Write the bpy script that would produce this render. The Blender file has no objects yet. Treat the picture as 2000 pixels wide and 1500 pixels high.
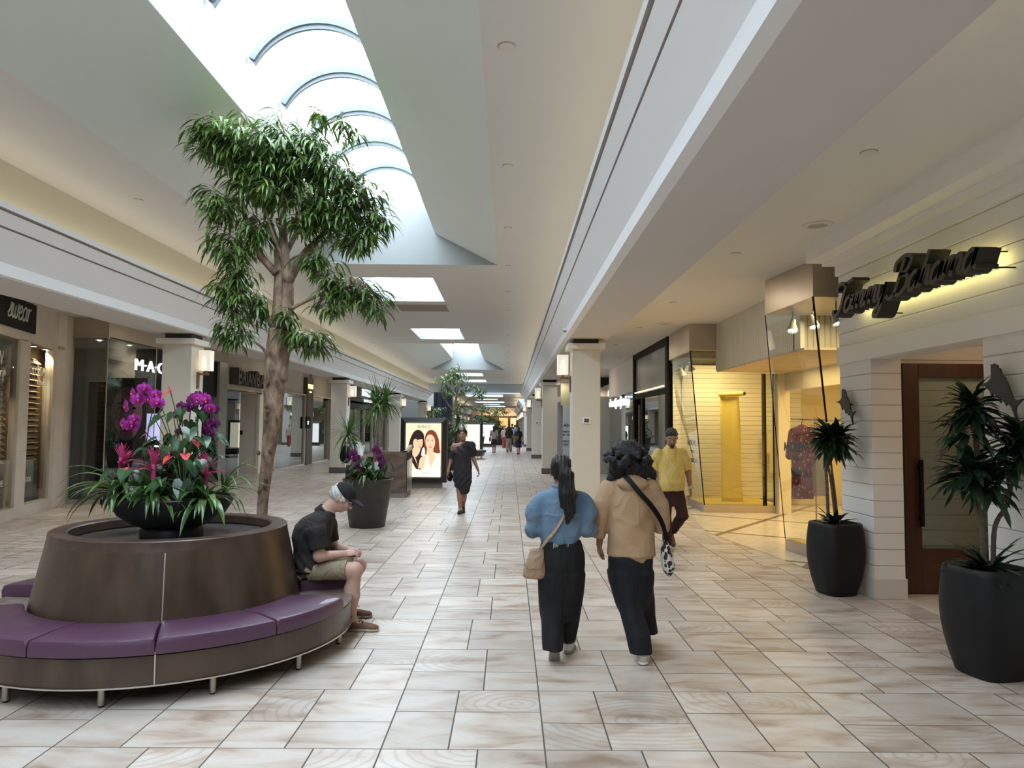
import bpy, math, random
import numpy as np
from mathutils import Vector, Matrix, noise
PI = math.pi
C = bpy.context.scene.collection
rnd = random.Random(7)
sc = bpy.context.scene

# ------------------------------------------------------------------ materials
def _nt(name):
    m = bpy.data.materials.new(name); m.use_nodes = True
    nt = m.node_tree; b = nt.nodes['Principled BSDF']
    return m, nt, b
def mat(name, col, rough=0.5, metal=0.0, spec=0.5, var=0.0, scale=8.0, bump=0.0, bscale=60.0,
        stretch=(1, 1, 1), col2=None, trans=0.0, alpha=1.0, emit=None, estr=0.0, sheen=0.0, coat=0.0, sss=0.0):
    m, nt, b = _nt(name)
    b.inputs['Base Color'].default_value = (*col, 1)
    b.inputs['Roughness'].default_value = rough
    b.inputs['Metallic'].default_value = metal
    b.inputs['Specular IOR Level'].default_value = spec
    b.inputs['Coat Weight'].default_value = coat
    b.inputs['Sheen Weight'].default_value = sheen
    b.inputs['Transmission Weight'].default_value = trans
    b.inputs['Alpha'].default_value = alpha
    if sss:
        b.inputs['Subsurface Weight'].default_value = sss
        b.inputs['Subsurface Radius'].default_value = (0.02, 0.008, 0.004)
    if emit:
        b.inputs['Emission Color'].default_value = (*emit, 1)
        b.inputs['Emission Strength'].default_value = estr
    tc = nt.nodes.new('ShaderNodeTexCoord')
    if var or col2:
        mp = nt.nodes.new('ShaderNodeMapping'); mp.inputs['Scale'].default_value = stretch
        nt.links.new(tc.outputs['Object'], mp.inputs[0])
        n = nt.nodes.new('ShaderNodeTexNoise'); n.inputs['Scale'].default_value = scale
        n.inputs['Detail'].default_value = 5
        nt.links.new(mp.outputs[0], n.inputs['Vector'])
        r = nt.nodes.new('ShaderNodeValToRGB')
        c2 = col2 if col2 else tuple(min(1, c * (1 + var)) for c in col)
        c1 = col if col2 else tuple(c * (1 - var) for c in col)
        r.color_ramp.elements[0].position = 0.33; r.color_ramp.elements[1].position = 0.67
        r.color_ramp.elements[0].color = (*c1, 1); r.color_ramp.elements[1].color = (*c2, 1)
        nt.links.new(n.outputs[0], r.inputs[0]); nt.links.new(r.outputs[0], b.inputs['Base Color'])
    if bump:
        n2 = nt.nodes.new('ShaderNodeTexNoise'); n2.inputs['Scale'].default_value = bscale
        n2.inputs['Detail'].default_value = 4
        mp2 = nt.nodes.new('ShaderNodeMapping'); mp2.inputs['Scale'].default_value = stretch
        nt.links.new(tc.outputs['Object'], mp2.inputs[0]); nt.links.new(mp2.outputs[0], n2.inputs['Vector'])
        bp = nt.nodes.new('ShaderNodeBump'); bp.inputs['Strength'].default_value = bump
        bp.inputs['Distance'].default_value = 0.01
        nt.links.new(n2.outputs[0], bp.inputs['Height']); nt.links.new(bp.outputs[0], b.inputs['Normal'])
    return m
def emis(name, col, s):
    m = bpy.data.materials.new(name); m.use_nodes = True
    nt = m.node_tree; nt.nodes.remove(nt.nodes['Principled BSDF'])
    e = nt.nodes.new('ShaderNodeEmission'); e.inputs[0].default_value = (*col, 1); e.inputs[1].default_value = s
    nt.links.new(e.outputs[0], nt.nodes['Material Output'].inputs[0])
    return m
def glass(name, col=(0.9, 0.95, 0.93), f=0.12, rough=0.0):
    # thin pane: mostly see-through, with mirror reflection growing at grazing angles
    m = bpy.data.materials.new(name); m.use_nodes = True
    nt = m.node_tree; nt.nodes.remove(nt.nodes['Principled BSDF'])
    t = nt.nodes.new('ShaderNodeBsdfTransparent'); t.inputs[0].default_value = (*col, 1)
    g = nt.nodes.new('ShaderNodeBsdfGlossy'); g.inputs['Roughness'].default_value = rough
    g.inputs[0].default_value = (0.95, 1, 0.98, 1)
    fr = nt.nodes.new('ShaderNodeFresnel'); fr.inputs[0].default_value = 1.45
    ad = nt.nodes.new('ShaderNodeMath'); ad.operation = 'MULTIPLY_ADD'; ad.use_clamp = True
    ad.inputs[1].default_value = 1.3; ad.inputs[2].default_value = f - 0.05
    nt.links.new(fr.outputs[0], ad.inputs[0])
    mx = nt.nodes.new('ShaderNodeMixShader')
    nt.links.new(ad.outputs[0], mx.inputs[0]); nt.links.new(t.outputs[0], mx.inputs[1]); nt.links.new(g.outputs[0], mx.inputs[2])
    nt.links.new(mx.outputs[0], nt.nodes['Material Output'].inputs[0])
    return m

class NG:
    """tiny helper for building node graphs"""
    def __init__(s, nt): s.nt = nt
    def n(s, t, **k):
        x = s.nt.nodes.new(t)
        for a, v in k.items(): setattr(x, a, v)
        return x
    def m(s, op, a, b=None, c=None):
        x = s.nt.nodes.new('ShaderNodeMath'); x.operation = op
        for i, v in enumerate((a, b, c)):
            if v is None: continue
            if isinstance(v, (int, float)): x.inputs[i].default_value = v
            else: s.nt.links.new(v, x.inputs[i])
        return x.outputs[0]
    def mix(s, f, a, b):
        x = s.nt.nodes.new('ShaderNodeMix'); x.data_type = 'RGBA'
        for i, v in ((0, f), (6, a), (7, b)):
            if isinstance(v, (int, float)): x.inputs[i].default_value = v
            elif isinstance(v, tuple): x.inputs[i].default_value = (*v, 1)
            else: s.nt.links.new(v, x.inputs[i])
        return x.outputs[2]

# ------------------------------------------------------------------ mesh builder
class MB:
    def __init__(s): s.v = []; s.f = []; s.m = []; s.T = Matrix.Identity(4)
    def add(s, vs, fs, mi=0):
        o = len(s.v); T = s.T
        s.v += [tuple(T @ Vector(p)) for p in vs]
        s.f += [tuple(i + o for i in f) for f in fs]; s.m += [mi] * len(fs); return s
    def box(s, x0, y0, z0, x1, y1, z1, mi=0):
        vs = [(x, y, z) for z in (z0, z1) for y in (y0, y1) for x in (x0, x1)]
        return s.add(vs, [(0, 2, 3, 1), (4, 5, 7, 6), (0, 1, 5, 4), (1, 3, 7, 5), (3, 2, 6, 7), (2, 0, 4, 6)], mi)
    def quad(s, *p, mi=0): return s.add(p, [tuple(range(len(p)))], mi)
    def prism(s, poly, a, b, mi=0):
        """poly: list of 3-D points, extruded along vector b-a"""
        d = Vector(b) - Vector(a); n = len(poly)
        vs = [Vector(p) for p in poly] + [Vector(p) + d for p in poly]
        fs = [tuple(range(n))[::-1], tuple(range(n, 2 * n))] + [(i, (i + 1) % n, n + (i + 1) % n, n + i) for i in range(n)]
        return s.add(vs, fs, mi)
    def lathe(s, prof, n=32, c=(0, 0, 0), mi=0, a0=0, a1=2 * PI):
        full = abs(a1 - a0 - 2 * PI) < 1e-6; k = n if full else n + 1
        vs = []; 
        for r, z in prof:
            for i in range(k):
                a = a0 + (a1 - a0) * i / n
                vs.append((c[0] + r * math.cos(a), c[1] + r * math.sin(a), c[2] + z))
        fs = []
        for j in range(len(prof) - 1):
            for i in range(n):
                i2 = (i + 1) % k
                fs.append((j * k + i, j * k + i2, (j + 1) * k + i2, (j + 1) * k + i))
        return s.add(vs, fs, mi)
    def tube(s, pts, r, n=8, mi=0, cap=True):
        pts = [Vector(p) for p in pts]; R = r if isinstance(r, (list, tuple)) else [r] * len(pts)
        vs = []; fs = []; prev = None
        for i, p in enumerate(pts):
            t = (pts[min(i + 1, len(pts) - 1)] - pts[max(i - 1, 0)])
            t = t.normalized() if t.length > 1e-9 else Vector((0, 0, 1))
            if prev is None:
                u = t.cross(Vector((0.3, 0.9, 0.31))).normalized()
            else:
                u = (prev - t * prev.dot(t)).normalized()
            prev = u; w = t.cross(u)
            for k in range(n):
                a = 2 * PI * k / n
                vs.append(p + (u * math.cos(a) + w * math.sin(a)) * R[i])
        for i in range(len(pts) - 1):
            for k in range(n):
                k2 = (k + 1) % n
                fs.append((i * n + k, i * n + k2, (i + 1) * n + k2, (i + 1) * n + k))
        if cap:
            fs.append(tuple(range(n))[::-1]); fs.append(tuple(range((len(pts) - 1) * n, len(pts) * n)))
        return s.add(vs, fs, mi)
    def ball(s, c, r, nu=12, nv=8, mi=0, R=None):
        r = r if isinstance(r, (list, tuple)) else (r, r, r)
        vs = []; fs = []
        for j in range(nv + 1):
            ph = PI * j / nv
            for i in range(nu):
                a = 2 * PI * i / nu
                p = Vector((r[0] * math.sin(ph) * math.cos(a), r[1] * math.sin(ph) * math.sin(a), r[2] * math.cos(ph)))
                if R is not None: p = R @ p
                vs.append(Vector(c) + p)
        for j in range(nv):
            for i in range(nu):
                i2 = (i + 1) % nu
                fs.append((j * nu + i, (j + 1) * nu + i, (j + 1) * nu + i2, j * nu + i2))
        return s.add(vs, fs, mi)
    def build(s, name, mats, parent=None, smooth=False, bevel=0, kind=None, label=None):
        me = bpy.data.meshes.new(name)
        me.from_pydata(s.v, [], s.f); me.validate(verbose=False)
        if not isinstance(mats, (list, tuple)): mats = [mats]
        for m in mats: me.materials.append(m)
        if len(mats) > 1 and len(me.polygons) == len(s.m): me.polygons.foreach_set('material_index', s.m)
        if smooth:
            me.polygons.foreach_set('use_smooth', [True] * len(me.polygons))
            if smooth != 'all':
                me.set_sharp_from_angle(angle=math.radians(38))
        me.update()
        o = bpy.data.objects.new(name, me); C.objects.link(o)
        if parent is not None: o.parent = parent
        if bevel:
            b = o.modifiers.new('b', 'BEVEL'); b.width = bevel; b.segments = 2; b.limit_method = 'ANGLE'; b.angle_limit = 0.6
        if kind: o['kind'] = kind
        if label: o['label'] = label
        return o
def bx(*a, **k): return MB().box(*a, **k)
def thing(name, label, cat, loc=(0, 0, 0), rz=0, group=None):
    o = bpy.data.objects.new(name, None); C.objects.link(o); o.empty_display_size = 0.1
    o.location = loc; o.rotation_euler = (0, 0, rz); o['label'] = label; o['category'] = cat
    if group: o['group'] = group
    return o
def tag(o, label, cat, group=None, kind=None):
    o['label'] = label; o['category'] = cat
    if group: o['group'] = group
    if kind: o['kind'] = kind
    return o
def kids(r): return [o for o in bpy.data.objects if o.parent == r]
def dup(root, loc, rz=None, label=None, group=None, scale=None):
    r = root.copy(); C.objects.link(r); r.location = loc
    if rz is not None: r.rotation_euler = (0, 0, rz)
    if scale: r.scale = (scale,) * 3 if isinstance(scale, (int, float)) else scale
    if label: r['label'] = label
    if group: r['group'] = group
    for ch in kids(root):
        c = ch.copy(); C.objects.link(c); c.parent = r
        for g in kids(ch):
            d = g.copy(); C.objects.link(d); d.parent = c
    return r
def struct(o): o['kind'] = 'structure'; return o

def text_mb(s, size, mb, origin, ux, uy, ext=0.01, mi=0, shear=0.0, sx=1.0, align='LEFT', bold=0.0):
    """upright letters as solid geometry, laid from origin along ux with uy up"""
    cu = bpy.data.curves.new('t', 'FONT'); cu.body = s; cu.size = size; cu.extrude = ext / 2; cu.shear = shear
    cu.align_x = align; cu.offset = bold; cu.resolution_u = 3
    o = bpy.data.objects.new('t', cu); C.objects.link(o)
    dg = bpy.context.evaluated_depsgraph_get(); dg.update()
    me = bpy.data.meshes.new_from_object(o.evaluated_get(dg))
    ux = Vector(ux).normalized(); uy = Vector(uy).normalized(); uz = ux.cross(uy); og = Vector(origin)
    mb.add([og + ux * v.co.x * sx + uy * v.co.y + uz * v.co.z for v in me.vertices], [tuple(p.vertices) for p in me.polygons], mi)
    bpy.data.objects.remove(o); bpy.data.curves.remove(cu); bpy.data.meshes.remove(me)
    return mb

def crom(P, k=6):
    """Catmull-Rom through points"""
    P = [Vector(p) for p in P]; out = []
    for i in range(len(P) - 1):
        a = P[max(i - 1, 0)]; b = P[i]; c = P[i + 1]; d = P[min(i + 2, len(P) - 1)]
        for j in range(k):
            t = j / k
            out.append(0.5 * ((2 * b) + (c - a) * t + (2 * a - 5 * b + 4 * c - d) * t * t + (3 * b - a - 3 * c + d) * t ** 3))
    out.append(P[-1]); return out

# cursive stroke letters, x-height 1; each stroke a list of 2-D points, and the advance width
GL = {
 'T': ([[(0.15, 1.6), (0.0, 1.85), (0.35, 2.1), (1.0, 1.95), (1.75, 2.1)], [(1.05, 2.0), (0.9, 1.2), (0.75, 0.3), (0.35, -0.05), (0.0, 0.1), (-0.05, 0.4)]], 1.25),
 'B': ([[(0.75, 2.0), (0.6, 1.0), (0.4, 0.1), (0.0, -0.1), (-0.3, 0.15)], [(0.1, 1.4), (0.1, 1.9), (0.8, 2.15), (1.4, 1.85), (1.15, 1.25), (0.65, 1.1), (1.3, 0.95), (1.35, 0.35), (0.85, -0.05), (0.4, 0.1)]], 1.55),
 'M': ([[(0, 0), (0.25, 1.0), (0.35, 1.9)], [(0.35, 1.9), (0.6, 0.7), (0.75, 0.5)], [(0.75, 0.5), (1.2, 1.9)], [(1.2, 1.9), (1.2, 0.8), (1.35, 0), (1.6, 0.1)]], 1.7),
 'o': ([[(0.55, 1.0), (0.15, 0.85), (0.05, 0.35), (0.3, 0.0), (0.65, 0.2), (0.75, 0.7), (0.55, 1.0), (0.9, 0.85)]], 0.9),
 'm': ([[(0.1, 1.0), (0.1, 0.0)], [(0.1, 0.3), (0.3, 0.95), (0.58, 0.9), (0.58, 0.0)], [(0.58, 0.3), (0.8, 0.95), (1.08, 0.9), (1.08, 0.12), (1.3, 0.1)]], 1.32),
 'n': ([[(0.1, 1.0), (0.1, 0.0)], [(0.1, 0.3), (0.3, 0.95), (0.58, 0.9), (0.58, 0.12), (0.8, 0.1)]], 0.82),
 'y': ([[(0.1, 1.0), (0.12, 0.25), (0.35, 0.02), (0.6, 0.3), (0.7, 1.0)], [(0.7, 1.0), (0.6, 0.0), (0.4, -0.8), (0.05, -0.9), (0.0, -0.6), (0.4, -0.2), (0.85, 0.1)]], 0.88),
 'a': ([[(0.7, 0.85), (0.4, 1.0), (0.1, 0.7), (0.1, 0.15), (0.35, 0.0), (0.65, 0.35), (0.72, 1.0)], [(0.72, 1.0), (0.7, 0.2), (0.95, 0.08)]], 0.93),
 'h': ([[(0.3, 1.9), (0.15, 1.0), (0.1, 0.0)], [(0.1, 0.2), (0.3, 0.9), (0.55, 0.95), (0.55, 0.15), (0.8, 0.1)]], 0.8),
 's': ([[(0.0, 0.2), (0.3, 0.6), (0.4, 1.0), (0.55, 0.5), (0.5, 0.1), (0.2, 0.0), (0.1, 0.15)], [(0.5, 0.15), (0.75, 0.1)]], 0.72),
 'w': ([[(0.05, 1.0), (0.1, 0.2), (0.3, 0.0), (0.5, 0.3), (0.52, 0.9)], [(0.52, 0.6), (0.55, 0.15), (0.75, 0.0), (0.95, 0.3), (1.0, 1.0), (1.15, 0.9)]], 1.15),
 'e': ([[(0.05, 0.4), (0.4, 0.55), (0.55, 0.8), (0.35, 1.0), (0.08, 0.65), (0.12, 0.15), (0.4, 0.0), (0.75, 0.25)]], 0.75),
 'r': ([[(0.1, 1.0), (0.14, 0.0)], [(0.14, 0.4), (0.3, 0.9), (0.6, 0.95)]], 0.62),
 'v': ([[(0.05, 1.0), (0.25, 0.05), (0.6, 1.0), (0.72, 0.95)]], 0.72),
 'i': ([[(0.12, 0.95), (0.15, 0.15), (0.35, 0.08)], [(0.15, 1.35), (0.17, 1.45)]], 0.4),
 ' ': ([], 0.35),
}
def script_mb(s, mb, origin, ux, uy, size, wid, ext, shear=0.3, rise=0.0, mi=0, track=1.0):
    ux = Vector(ux).normalized(); uy = Vector(uy).normalized(); uz = ux.cross(uy); og = Vector(origin); cx = 0
    for ch in s:
        st, adv = GL[ch]
        for P in st:
            Q = crom([(x + cx + y * shear, y + (x + cx) * rise, 0) for x, y in P], 5)
            n = len(Q); L = []; R = []
            for i in range(n):
                t = Q[min(i + 1, n - 1)] - Q[max(i - 1, 0)]; t.normalize(); nn = Vector((-t.y, t.x, 0)) * wid / 2 / size
                L.append(Q[i] + nn); R.append(Q[i] - nn)
            vs = []
            for i in range(n):
                for q, d in ((L[i], 0), (R[i], 0), (L[i], ext), (R[i], ext)):
                    vs.append(og + ux * q.x * size + uy * q.y * size + uz * d)
            fs = [(0, 2, 3, 1), (4 * n - 4, 4 * n - 3, 4 * n - 1, 4 * n - 2)]
            for i in range(n - 1):
                a = 4 * i; b = a + 4
                fs += [(a, a + 1, b + 1, b), (a + 2, b + 2, b + 3, a + 3), (a, b, b + 2, a + 2), (a + 1, a + 3, b + 3, b + 1)]
            mb.add(vs, fs, mi)
        cx += adv * track
    return mb

# ------------------------------------------------------------------ implicit surfaces (for bodies, clothes, hair)
class SDF:
    def __init__(s): s.p = []; s.cuts = []; s.warp = None
    def cone(s, a, b, r1, r2, k=0.03, sub=False):
        s.p.append(('c', np.array(a, float), np.array(b, float), r1, r2, k, sub)); return s
    def flat(s, a, b, r1, r2, k=0.02, sub=False):
        s.p.append(('f', np.array(a, float), np.array(b, float), r1, r2, k, sub)); return s
    def loft(s, rows, k=0.03, sub=False):
        s.p.append(('l', np.array(sorted(rows), float), None, None, None, k, sub)); return s
    def ellm(s, c, r, M, k=0.03, sub=False):
        s.p.append(('e', np.array(c, float), np.array(r, float), np.array(M), None, k, sub)); return s
    def ell(s, c, r, rot=(0, 0, 0), k=0.03, sub=False):
        Rm = np.array(Matrix.Rotation(rot[2], 3, 'Z') @ Matrix.Rotation(rot[1], 3, 'Y') @ Matrix.Rotation(rot[0], 3, 'X'))
        s.p.append(('e', np.array(c, float), np.array(r, float), Rm, None, k, sub)); return s
    def chain(s, pts, rs, k=0.03):
        for i in range(len(pts) - 1): s.cone(pts[i], pts[i + 1], rs[i], rs[i + 1], k)
        return s
    def cut(s, pt, nrm):
        """keep the side the normal points away from"""
        s.cuts.append((np.array(pt, float), np.array(Vector(nrm).normalized(), float))); return s
    def mesh(s, vox=0.008):
        lo = np.full(3, 1e9); hi = -lo
        for q in s.p:
            if q[6]: continue
            if q[0] in 'cf': pts = (q[1], q[2]); r = max(q[3], q[4])
            elif q[0] == 'l':
                w = q[1]; pts = [np.array((x, y, z)) for z, cx, cy, rx, ry in w for x in (cx - rx, cx + rx) for y in (cy - ry, cy + ry)]; r = 0.0
            else: pts = (q[1],); r = q[2].max()
            for p in pts: lo = np.minimum(lo, p - r); hi = np.maximum(hi, p + r)
        pad = 0.03 + 2 * vox; lo -= pad; hi += pad
        n = np.ceil((hi - lo) / vox).astype(int) + 1
        ax = [lo[i] + vox * np.arange(n[i]) for i in range(3)]
        D = np.full(n, 0.15, np.float32)
        for q in s.p:
            k = q[5]
            if q[0] == 'l':
                w = q[1]; bl = np.array(((w[:, 1] - w[:, 3]).min(), (w[:, 2] - w[:, 4]).min(), w[0, 0])); bh = np.array(((w[:, 1] + w[:, 3]).max(), (w[:, 2] + w[:, 4]).max(), w[-1, 0]))
            elif q[0] in 'cf': a, b, r1, r2 = q[1:5]; bl = np.minimum(a, b) - max(r1, r2); bh = np.maximum(a, b) + max(r1, r2)
            else: bl = q[1] - q[2].max(); bh = q[1] + q[2].max()
            m = 0.05 + k
            i0 = np.maximum(((bl - m - lo) / vox).astype(int), 0); i1 = np.minimum(((bh + m - lo) / vox).astype(int) + 2, n)
            sl = tuple(slice(i0[i], i1[i]) for i in range(3))
            X = ax[0][sl[0]][:, None, None]; Y = ax[1][sl[1]][None, :, None]; Z = ax[2][sl[2]][None, None, :]
            if s.warp: X, Y, Z = s.warp(X, Y, Z)
            if q[0] == 'c':
                ba = b - a; L2 = max(ba @ ba, 1e-9)
                h = np.clip(((X - a[0]) * ba[0] + (Y - a[1]) * ba[1] + (Z - a[2]) * ba[2]) / L2, 0, 1)
                d = np.sqrt((X - a[0] - h * ba[0]) ** 2 + (Y - a[1] - h * ba[1]) ** 2 + (Z - a[2] - h * ba[2]) ** 2) - (r1 + (r2 - r1) * h)
            elif q[0] == 'f':
                ba = b - a; L = math.sqrt(max(ba @ ba, 1e-9)); t = ((X - a[0]) * ba[0] + (Y - a[1]) * ba[1] + (Z - a[2]) * ba[2]) / (L * L)
                d = np.sqrt((X - a[0] - t * ba[0]) ** 2 + (Y - a[1] - t * ba[1]) ** 2 + (Z - a[2] - t * ba[2]) ** 2) - (r1 + (r2 - r1) * np.clip(t, 0, 1))
                d = np.maximum(d, np.maximum(-t, t - 1) * L)
            elif q[0] == 'l':
                w = q[1]; zz = np.broadcast_to(Z, np.broadcast_shapes(X.shape, Y.shape, Z.shape)) if s.warp else Z
                I_ = [np.interp(zz, w[:, 0], w[:, j]) for j in (1, 2, 3, 4)]
                d = (np.sqrt(((X - I_[0]) / I_[2]) ** 2 + ((Y - I_[1]) / I_[3]) ** 2) - 1) * np.minimum(I_[2], I_[3])
                d = np.maximum(d, np.maximum(w[0, 0] - Z, Z - w[-1, 0]))
            else:
                Rm = q[3]; P = (X - q[1][0], Y - q[1][1], Z - q[1][2])
                U = [Rm[0, i] * P[0] + Rm[1, i] * P[1] + Rm[2, i] * P[2] for i in range(3)]
                k0 = np.sqrt(sum((U[i] / q[2][i]) ** 2 for i in range(3))) + 1e-6
                k1 = np.sqrt(sum((U[i] / q[2][i] ** 2) ** 2 for i in range(3))) + 1e-6
                d = k0 * (k0 - 1) / k1
            o = D[sl]
            if q[6]:
                d = -d; h = np.clip(0.5 - 0.5 * (o - d) / k, 0, 1); D[sl] = o + (d - o) * h + k * h * (1 - h)
            else:
                h = np.clip(0.5 + 0.5 * (o - d) / k, 0, 1); D[sl] = o + (d - o) * h - k * h * (1 - h)
        for p, nr in s.cuts:
            pl = (ax[0][:, None, None] - p[0]) * nr[0] + (ax[1][None, :, None] - p[1]) * nr[1] + (ax[2][None, None, :] - p[2]) * nr[2]
            D = np.maximum(D, pl)
        D[0] = D[-1] = 1; D[:, 0] = D[:, -1] = 1; D[:, :, 0] = D[:, :, -1] = 1
        return surf_nets(D, lo, vox)
def surf_nets(D, lo, vox):
    S = D < 0; n = D.shape
    c = [S[i:n[0] - 1 + i, j:n[1] - 1 + j, k:n[2] - 1 + k] for i in (0, 1) for j in (0, 1) for k in (0, 1)]
    cnt = sum(x.astype(np.int8) for x in c); act = (cnt > 0) & (cnt < 8)
    I = np.argwhere(act); idx = -np.ones(act.shape, np.int64); idx[act] = np.arange(len(I))
    acc = np.zeros((len(I), 3)); w = np.zeros(len(I))
    cs = [(i, j, k) for i in (0, 1) for j in (0, 1) for k in (0, 1)]
    for a in cs:
        for d in range(3):
            if a[d]: continue
            b = list(a); b[d] = 1
            A = D[I[:, 0] + a[0], I[:, 1] + a[1], I[:, 2] + a[2]]; B = D[I[:, 0] + b[0], I[:, 1] + b[1], I[:, 2] + b[2]]
            m = (A < 0) != (B < 0); t = np.where(m, A / np.where(m, A - B, 1), 0)
            p = np.tile(np.array(a, float), (len(I), 1)); p[:, d] += t
            acc += p * m[:, None]; w += m
    V = lo + vox * (I + acc / w[:, None])
    F = []
    for d in range(3):
        a = [slice(None)] * 3; b = [slice(None)] * 3; a[d] = slice(0, -1); b[d] = slice(1, None)
        sa, sb = S[tuple(a)], S[tuple(b)]; e = np.argwhere(sa != sb)
        o1, o2 = [x for x in range(3) if x != d]
        ok = (e[:, o1] > 0) & (e[:, o2] > 0) & (e[:, o1] < n[o1] - 1) & (e[:, o2] < n[o2] - 1); e = e[ok]
        def g(p, q):
            x = e.copy(); x[:, o1] -= p; x[:, o2] -= q; return idx[x[:, 0], x[:, 1], x[:, 2]]
        Q = np.stack([g(0, 0), g(1, 0), g(1, 1), g(0, 1)], 1)
        fl = sa[e[:, 0], e[:, 1], e[:, 2]]
        if d == 1: fl = ~fl
        Q[fl] = Q[fl][:, ::-1]; Q = Q[:, ::-1] if False else Q
        F.append(Q)
    return V, np.concatenate(F)
def sdf_obj(name, s, m, parent, vox=0.008, disp=None, label=None):
    V, F = s.mesh(vox)
    # one pass of smoothing, then an optional displacement (folds, strands)
    E = np.concatenate([F[:, [0, 1]], F[:, [1, 2]], F[:, [2, 3]], F[:, [3, 0]]])
    for _ in range(2):
        A = np.zeros_like(V); W = np.zeros(len(V))
        np.add.at(A, E[:, 0], V[E[:, 1]]); np.add.at(W, E[:, 0], 1); np.add.at(A, E[:, 1], V[E[:, 0]]); np.add.at(W, E[:, 1], 1)
        V = 0.5 * V + 0.5 * A / W[:, None]
    if disp is not None:
        N = np.cross(V[F[:, 2]] - V[F[:, 0]], V[F[:, 3]] - V[F[:, 1]]); VN = np.zeros_like(V)
        for i in range(4): np.add.at(VN, F[:, i], N)
        VN /= np.linalg.norm(VN, axis=1)[:, None] + 1e-12
        V = V + VN * disp(V)[:, None]
    me = bpy.data.meshes.new(name); me.vertices.add(len(V)); me.vertices.foreach_set('co', V.ravel())
    me.loops.add(F.size); me.loops.foreach_set('vertex_index', F.ravel())
    me.polygons.add(len(F)); me.polygons.foreach_set('loop_start', np.arange(0, F.size, 4))
    me.polygons.foreach_set('loop_total', np.full(len(F), 4))
    me.polygons.foreach_set('use_smooth', np.ones(len(F), bool))
    me.materials.append(m); me.update(calc_edges=True); me.validate()
    o = bpy.data.objects.new(name, me); C.objects.link(o); o.parent = parent
    if label: o['label'] = label
    return o
# ------------------------------------------------------------------ camera
cam = bpy.data.cameras.new('camera'); cam.sensor_width = 36; cam.lens = 1433 / 2000 * 36; cam.clip_end = 300; cam.clip_start = 0.05
camo = bpy.data.objects.new('camera', cam); C.objects.link(camo); sc.camera = camo
_yaw, _pit, _rol = 0.0030433, 0.0564901, 0.0078
_f = Vector((math.sin(_yaw) * math.cos(_pit), math.cos(_yaw) * math.cos(_pit), math.sin(_pit)))
_r = Vector((math.cos(_yaw), -math.sin(_yaw), 0)); _u = _r.cross(_f)
_r2 = _r * math.cos(_rol) + _u * math.sin(_rol); _u2 = -_r * math.sin(_rol) + _u * math.cos(_rol)
camo.matrix_world = Matrix(((_r2.x, _u2.x, -_f.x, 0), (_r2.y, _u2.y, -_f.y, 0), (_r2.z, _u2.z, -_f.z, 1.75), (0, 0, 0, 1)))
sc.view_settings.view_transform = 'Standard'; sc.view_settings.look = 'None'; sc.view_settings.gamma = 1
sc.view_settings.use_curve_mapping = False; sc.view_settings.exposure = 0.50
cy = sc.cycles
cy.max_bounces = 8; cy.diffuse_bounces = 5; cy.glossy_bounces = 3; cy.transmission_bounces = 4; cy.transparent_max_bounces = 12
cy.caustics_reflective = False; cy.caustics_refractive = False; cy.sample_clamp_indirect = 4.0; cy.use_denoising = True
w = bpy.data.worlds.new('World'); sc.world = w; w.use_nodes = True
w.node_tree.nodes['Background'].inputs[0].default_value = (0.75, 0.85, 1, 1); w.node_tree.nodes['Background'].inputs[1].default_value = 0.6

# ------------------------------------------------------------------ materials
M_ceil = mat('ceiling_paint', (0.65, 0.65, 0.64), 0.9, bump=0.05, bscale=300)
M_well = mat('well_paint', (0.70, 0.755, 0.735), 0.9, bump=0.05, bscale=300)
M_white = mat('white_trim', (0.83, 0.845, 0.87), 0.7)
M_beam = mat('beam_paint', (0.60, 0.575, 0.555), 0.9)
M_side = mat('aisle_ceiling', (0.72, 0.69, 0.62), 0.9)
M_cove = mat('cove_wall', (0.68, 0.66, 0.56), 0.9)
M_col = mat('column_plaster', (0.66, 0.63, 0.56), 0.85, bump=0.5, bscale=45, stretch=(1, 1, 2.5))
M_cap = mat('column_cap', (0.80, 0.77, 0.72), 0.6)
M_dark = mat('dark_bronze', (0.05, 0.038, 0.03), 0.5)
M_base = mat('column_base', (0.11, 0.10, 0.085), 0.5)
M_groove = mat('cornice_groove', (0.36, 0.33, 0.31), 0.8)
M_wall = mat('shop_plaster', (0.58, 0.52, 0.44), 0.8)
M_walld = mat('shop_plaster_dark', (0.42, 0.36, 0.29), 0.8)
M_stone = mat('shop_limestone', (0.60, 0.54, 0.46), 0.6, var=0.05, scale=3)
M_chrome = mat('brushed_steel', (0.60, 0.58, 0.55), 0.3, 1.0)
M_metal = mat('champagne_steel', (0.50, 0.44, 0.37), 0.38, 0.75, var=0.12, scale=1.2, stretch=(1, 1, 0.3))
M_black = mat('black_paint', (0.006, 0.006, 0.007), 0.6, spec=0.15)
M_grey = mat('grey_interior', (0.30, 0.31, 0.31), 0.8)
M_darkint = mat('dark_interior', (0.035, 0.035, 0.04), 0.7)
M_glass = glass('shop_glass', f=0.08)
M_glassd = glass('smoked_glass', (0.55, 0.6, 0.6), 0.12)
M_emw = emis('letter_light', (0.9, 0.95, 1.0), 1.1)
M_emy = emis('warm_letter_light', (1.0, 0.72, 0.32), 1.5)
M_lampw = emis('downlight_glow', (1.0, 0.93, 0.8), 6.0)
M_navy = mat('navy_cladding', (0.010, 0.017, 0.032), 0.5, var=0.2, scale=0.6)
M_screed = mat('pale_blue_paint', (0.50, 0.58, 0.66), 0.8)
M_skyl = emis('skylight_glazing', (0.80, 0.935, 1.05), 9.4)
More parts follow.
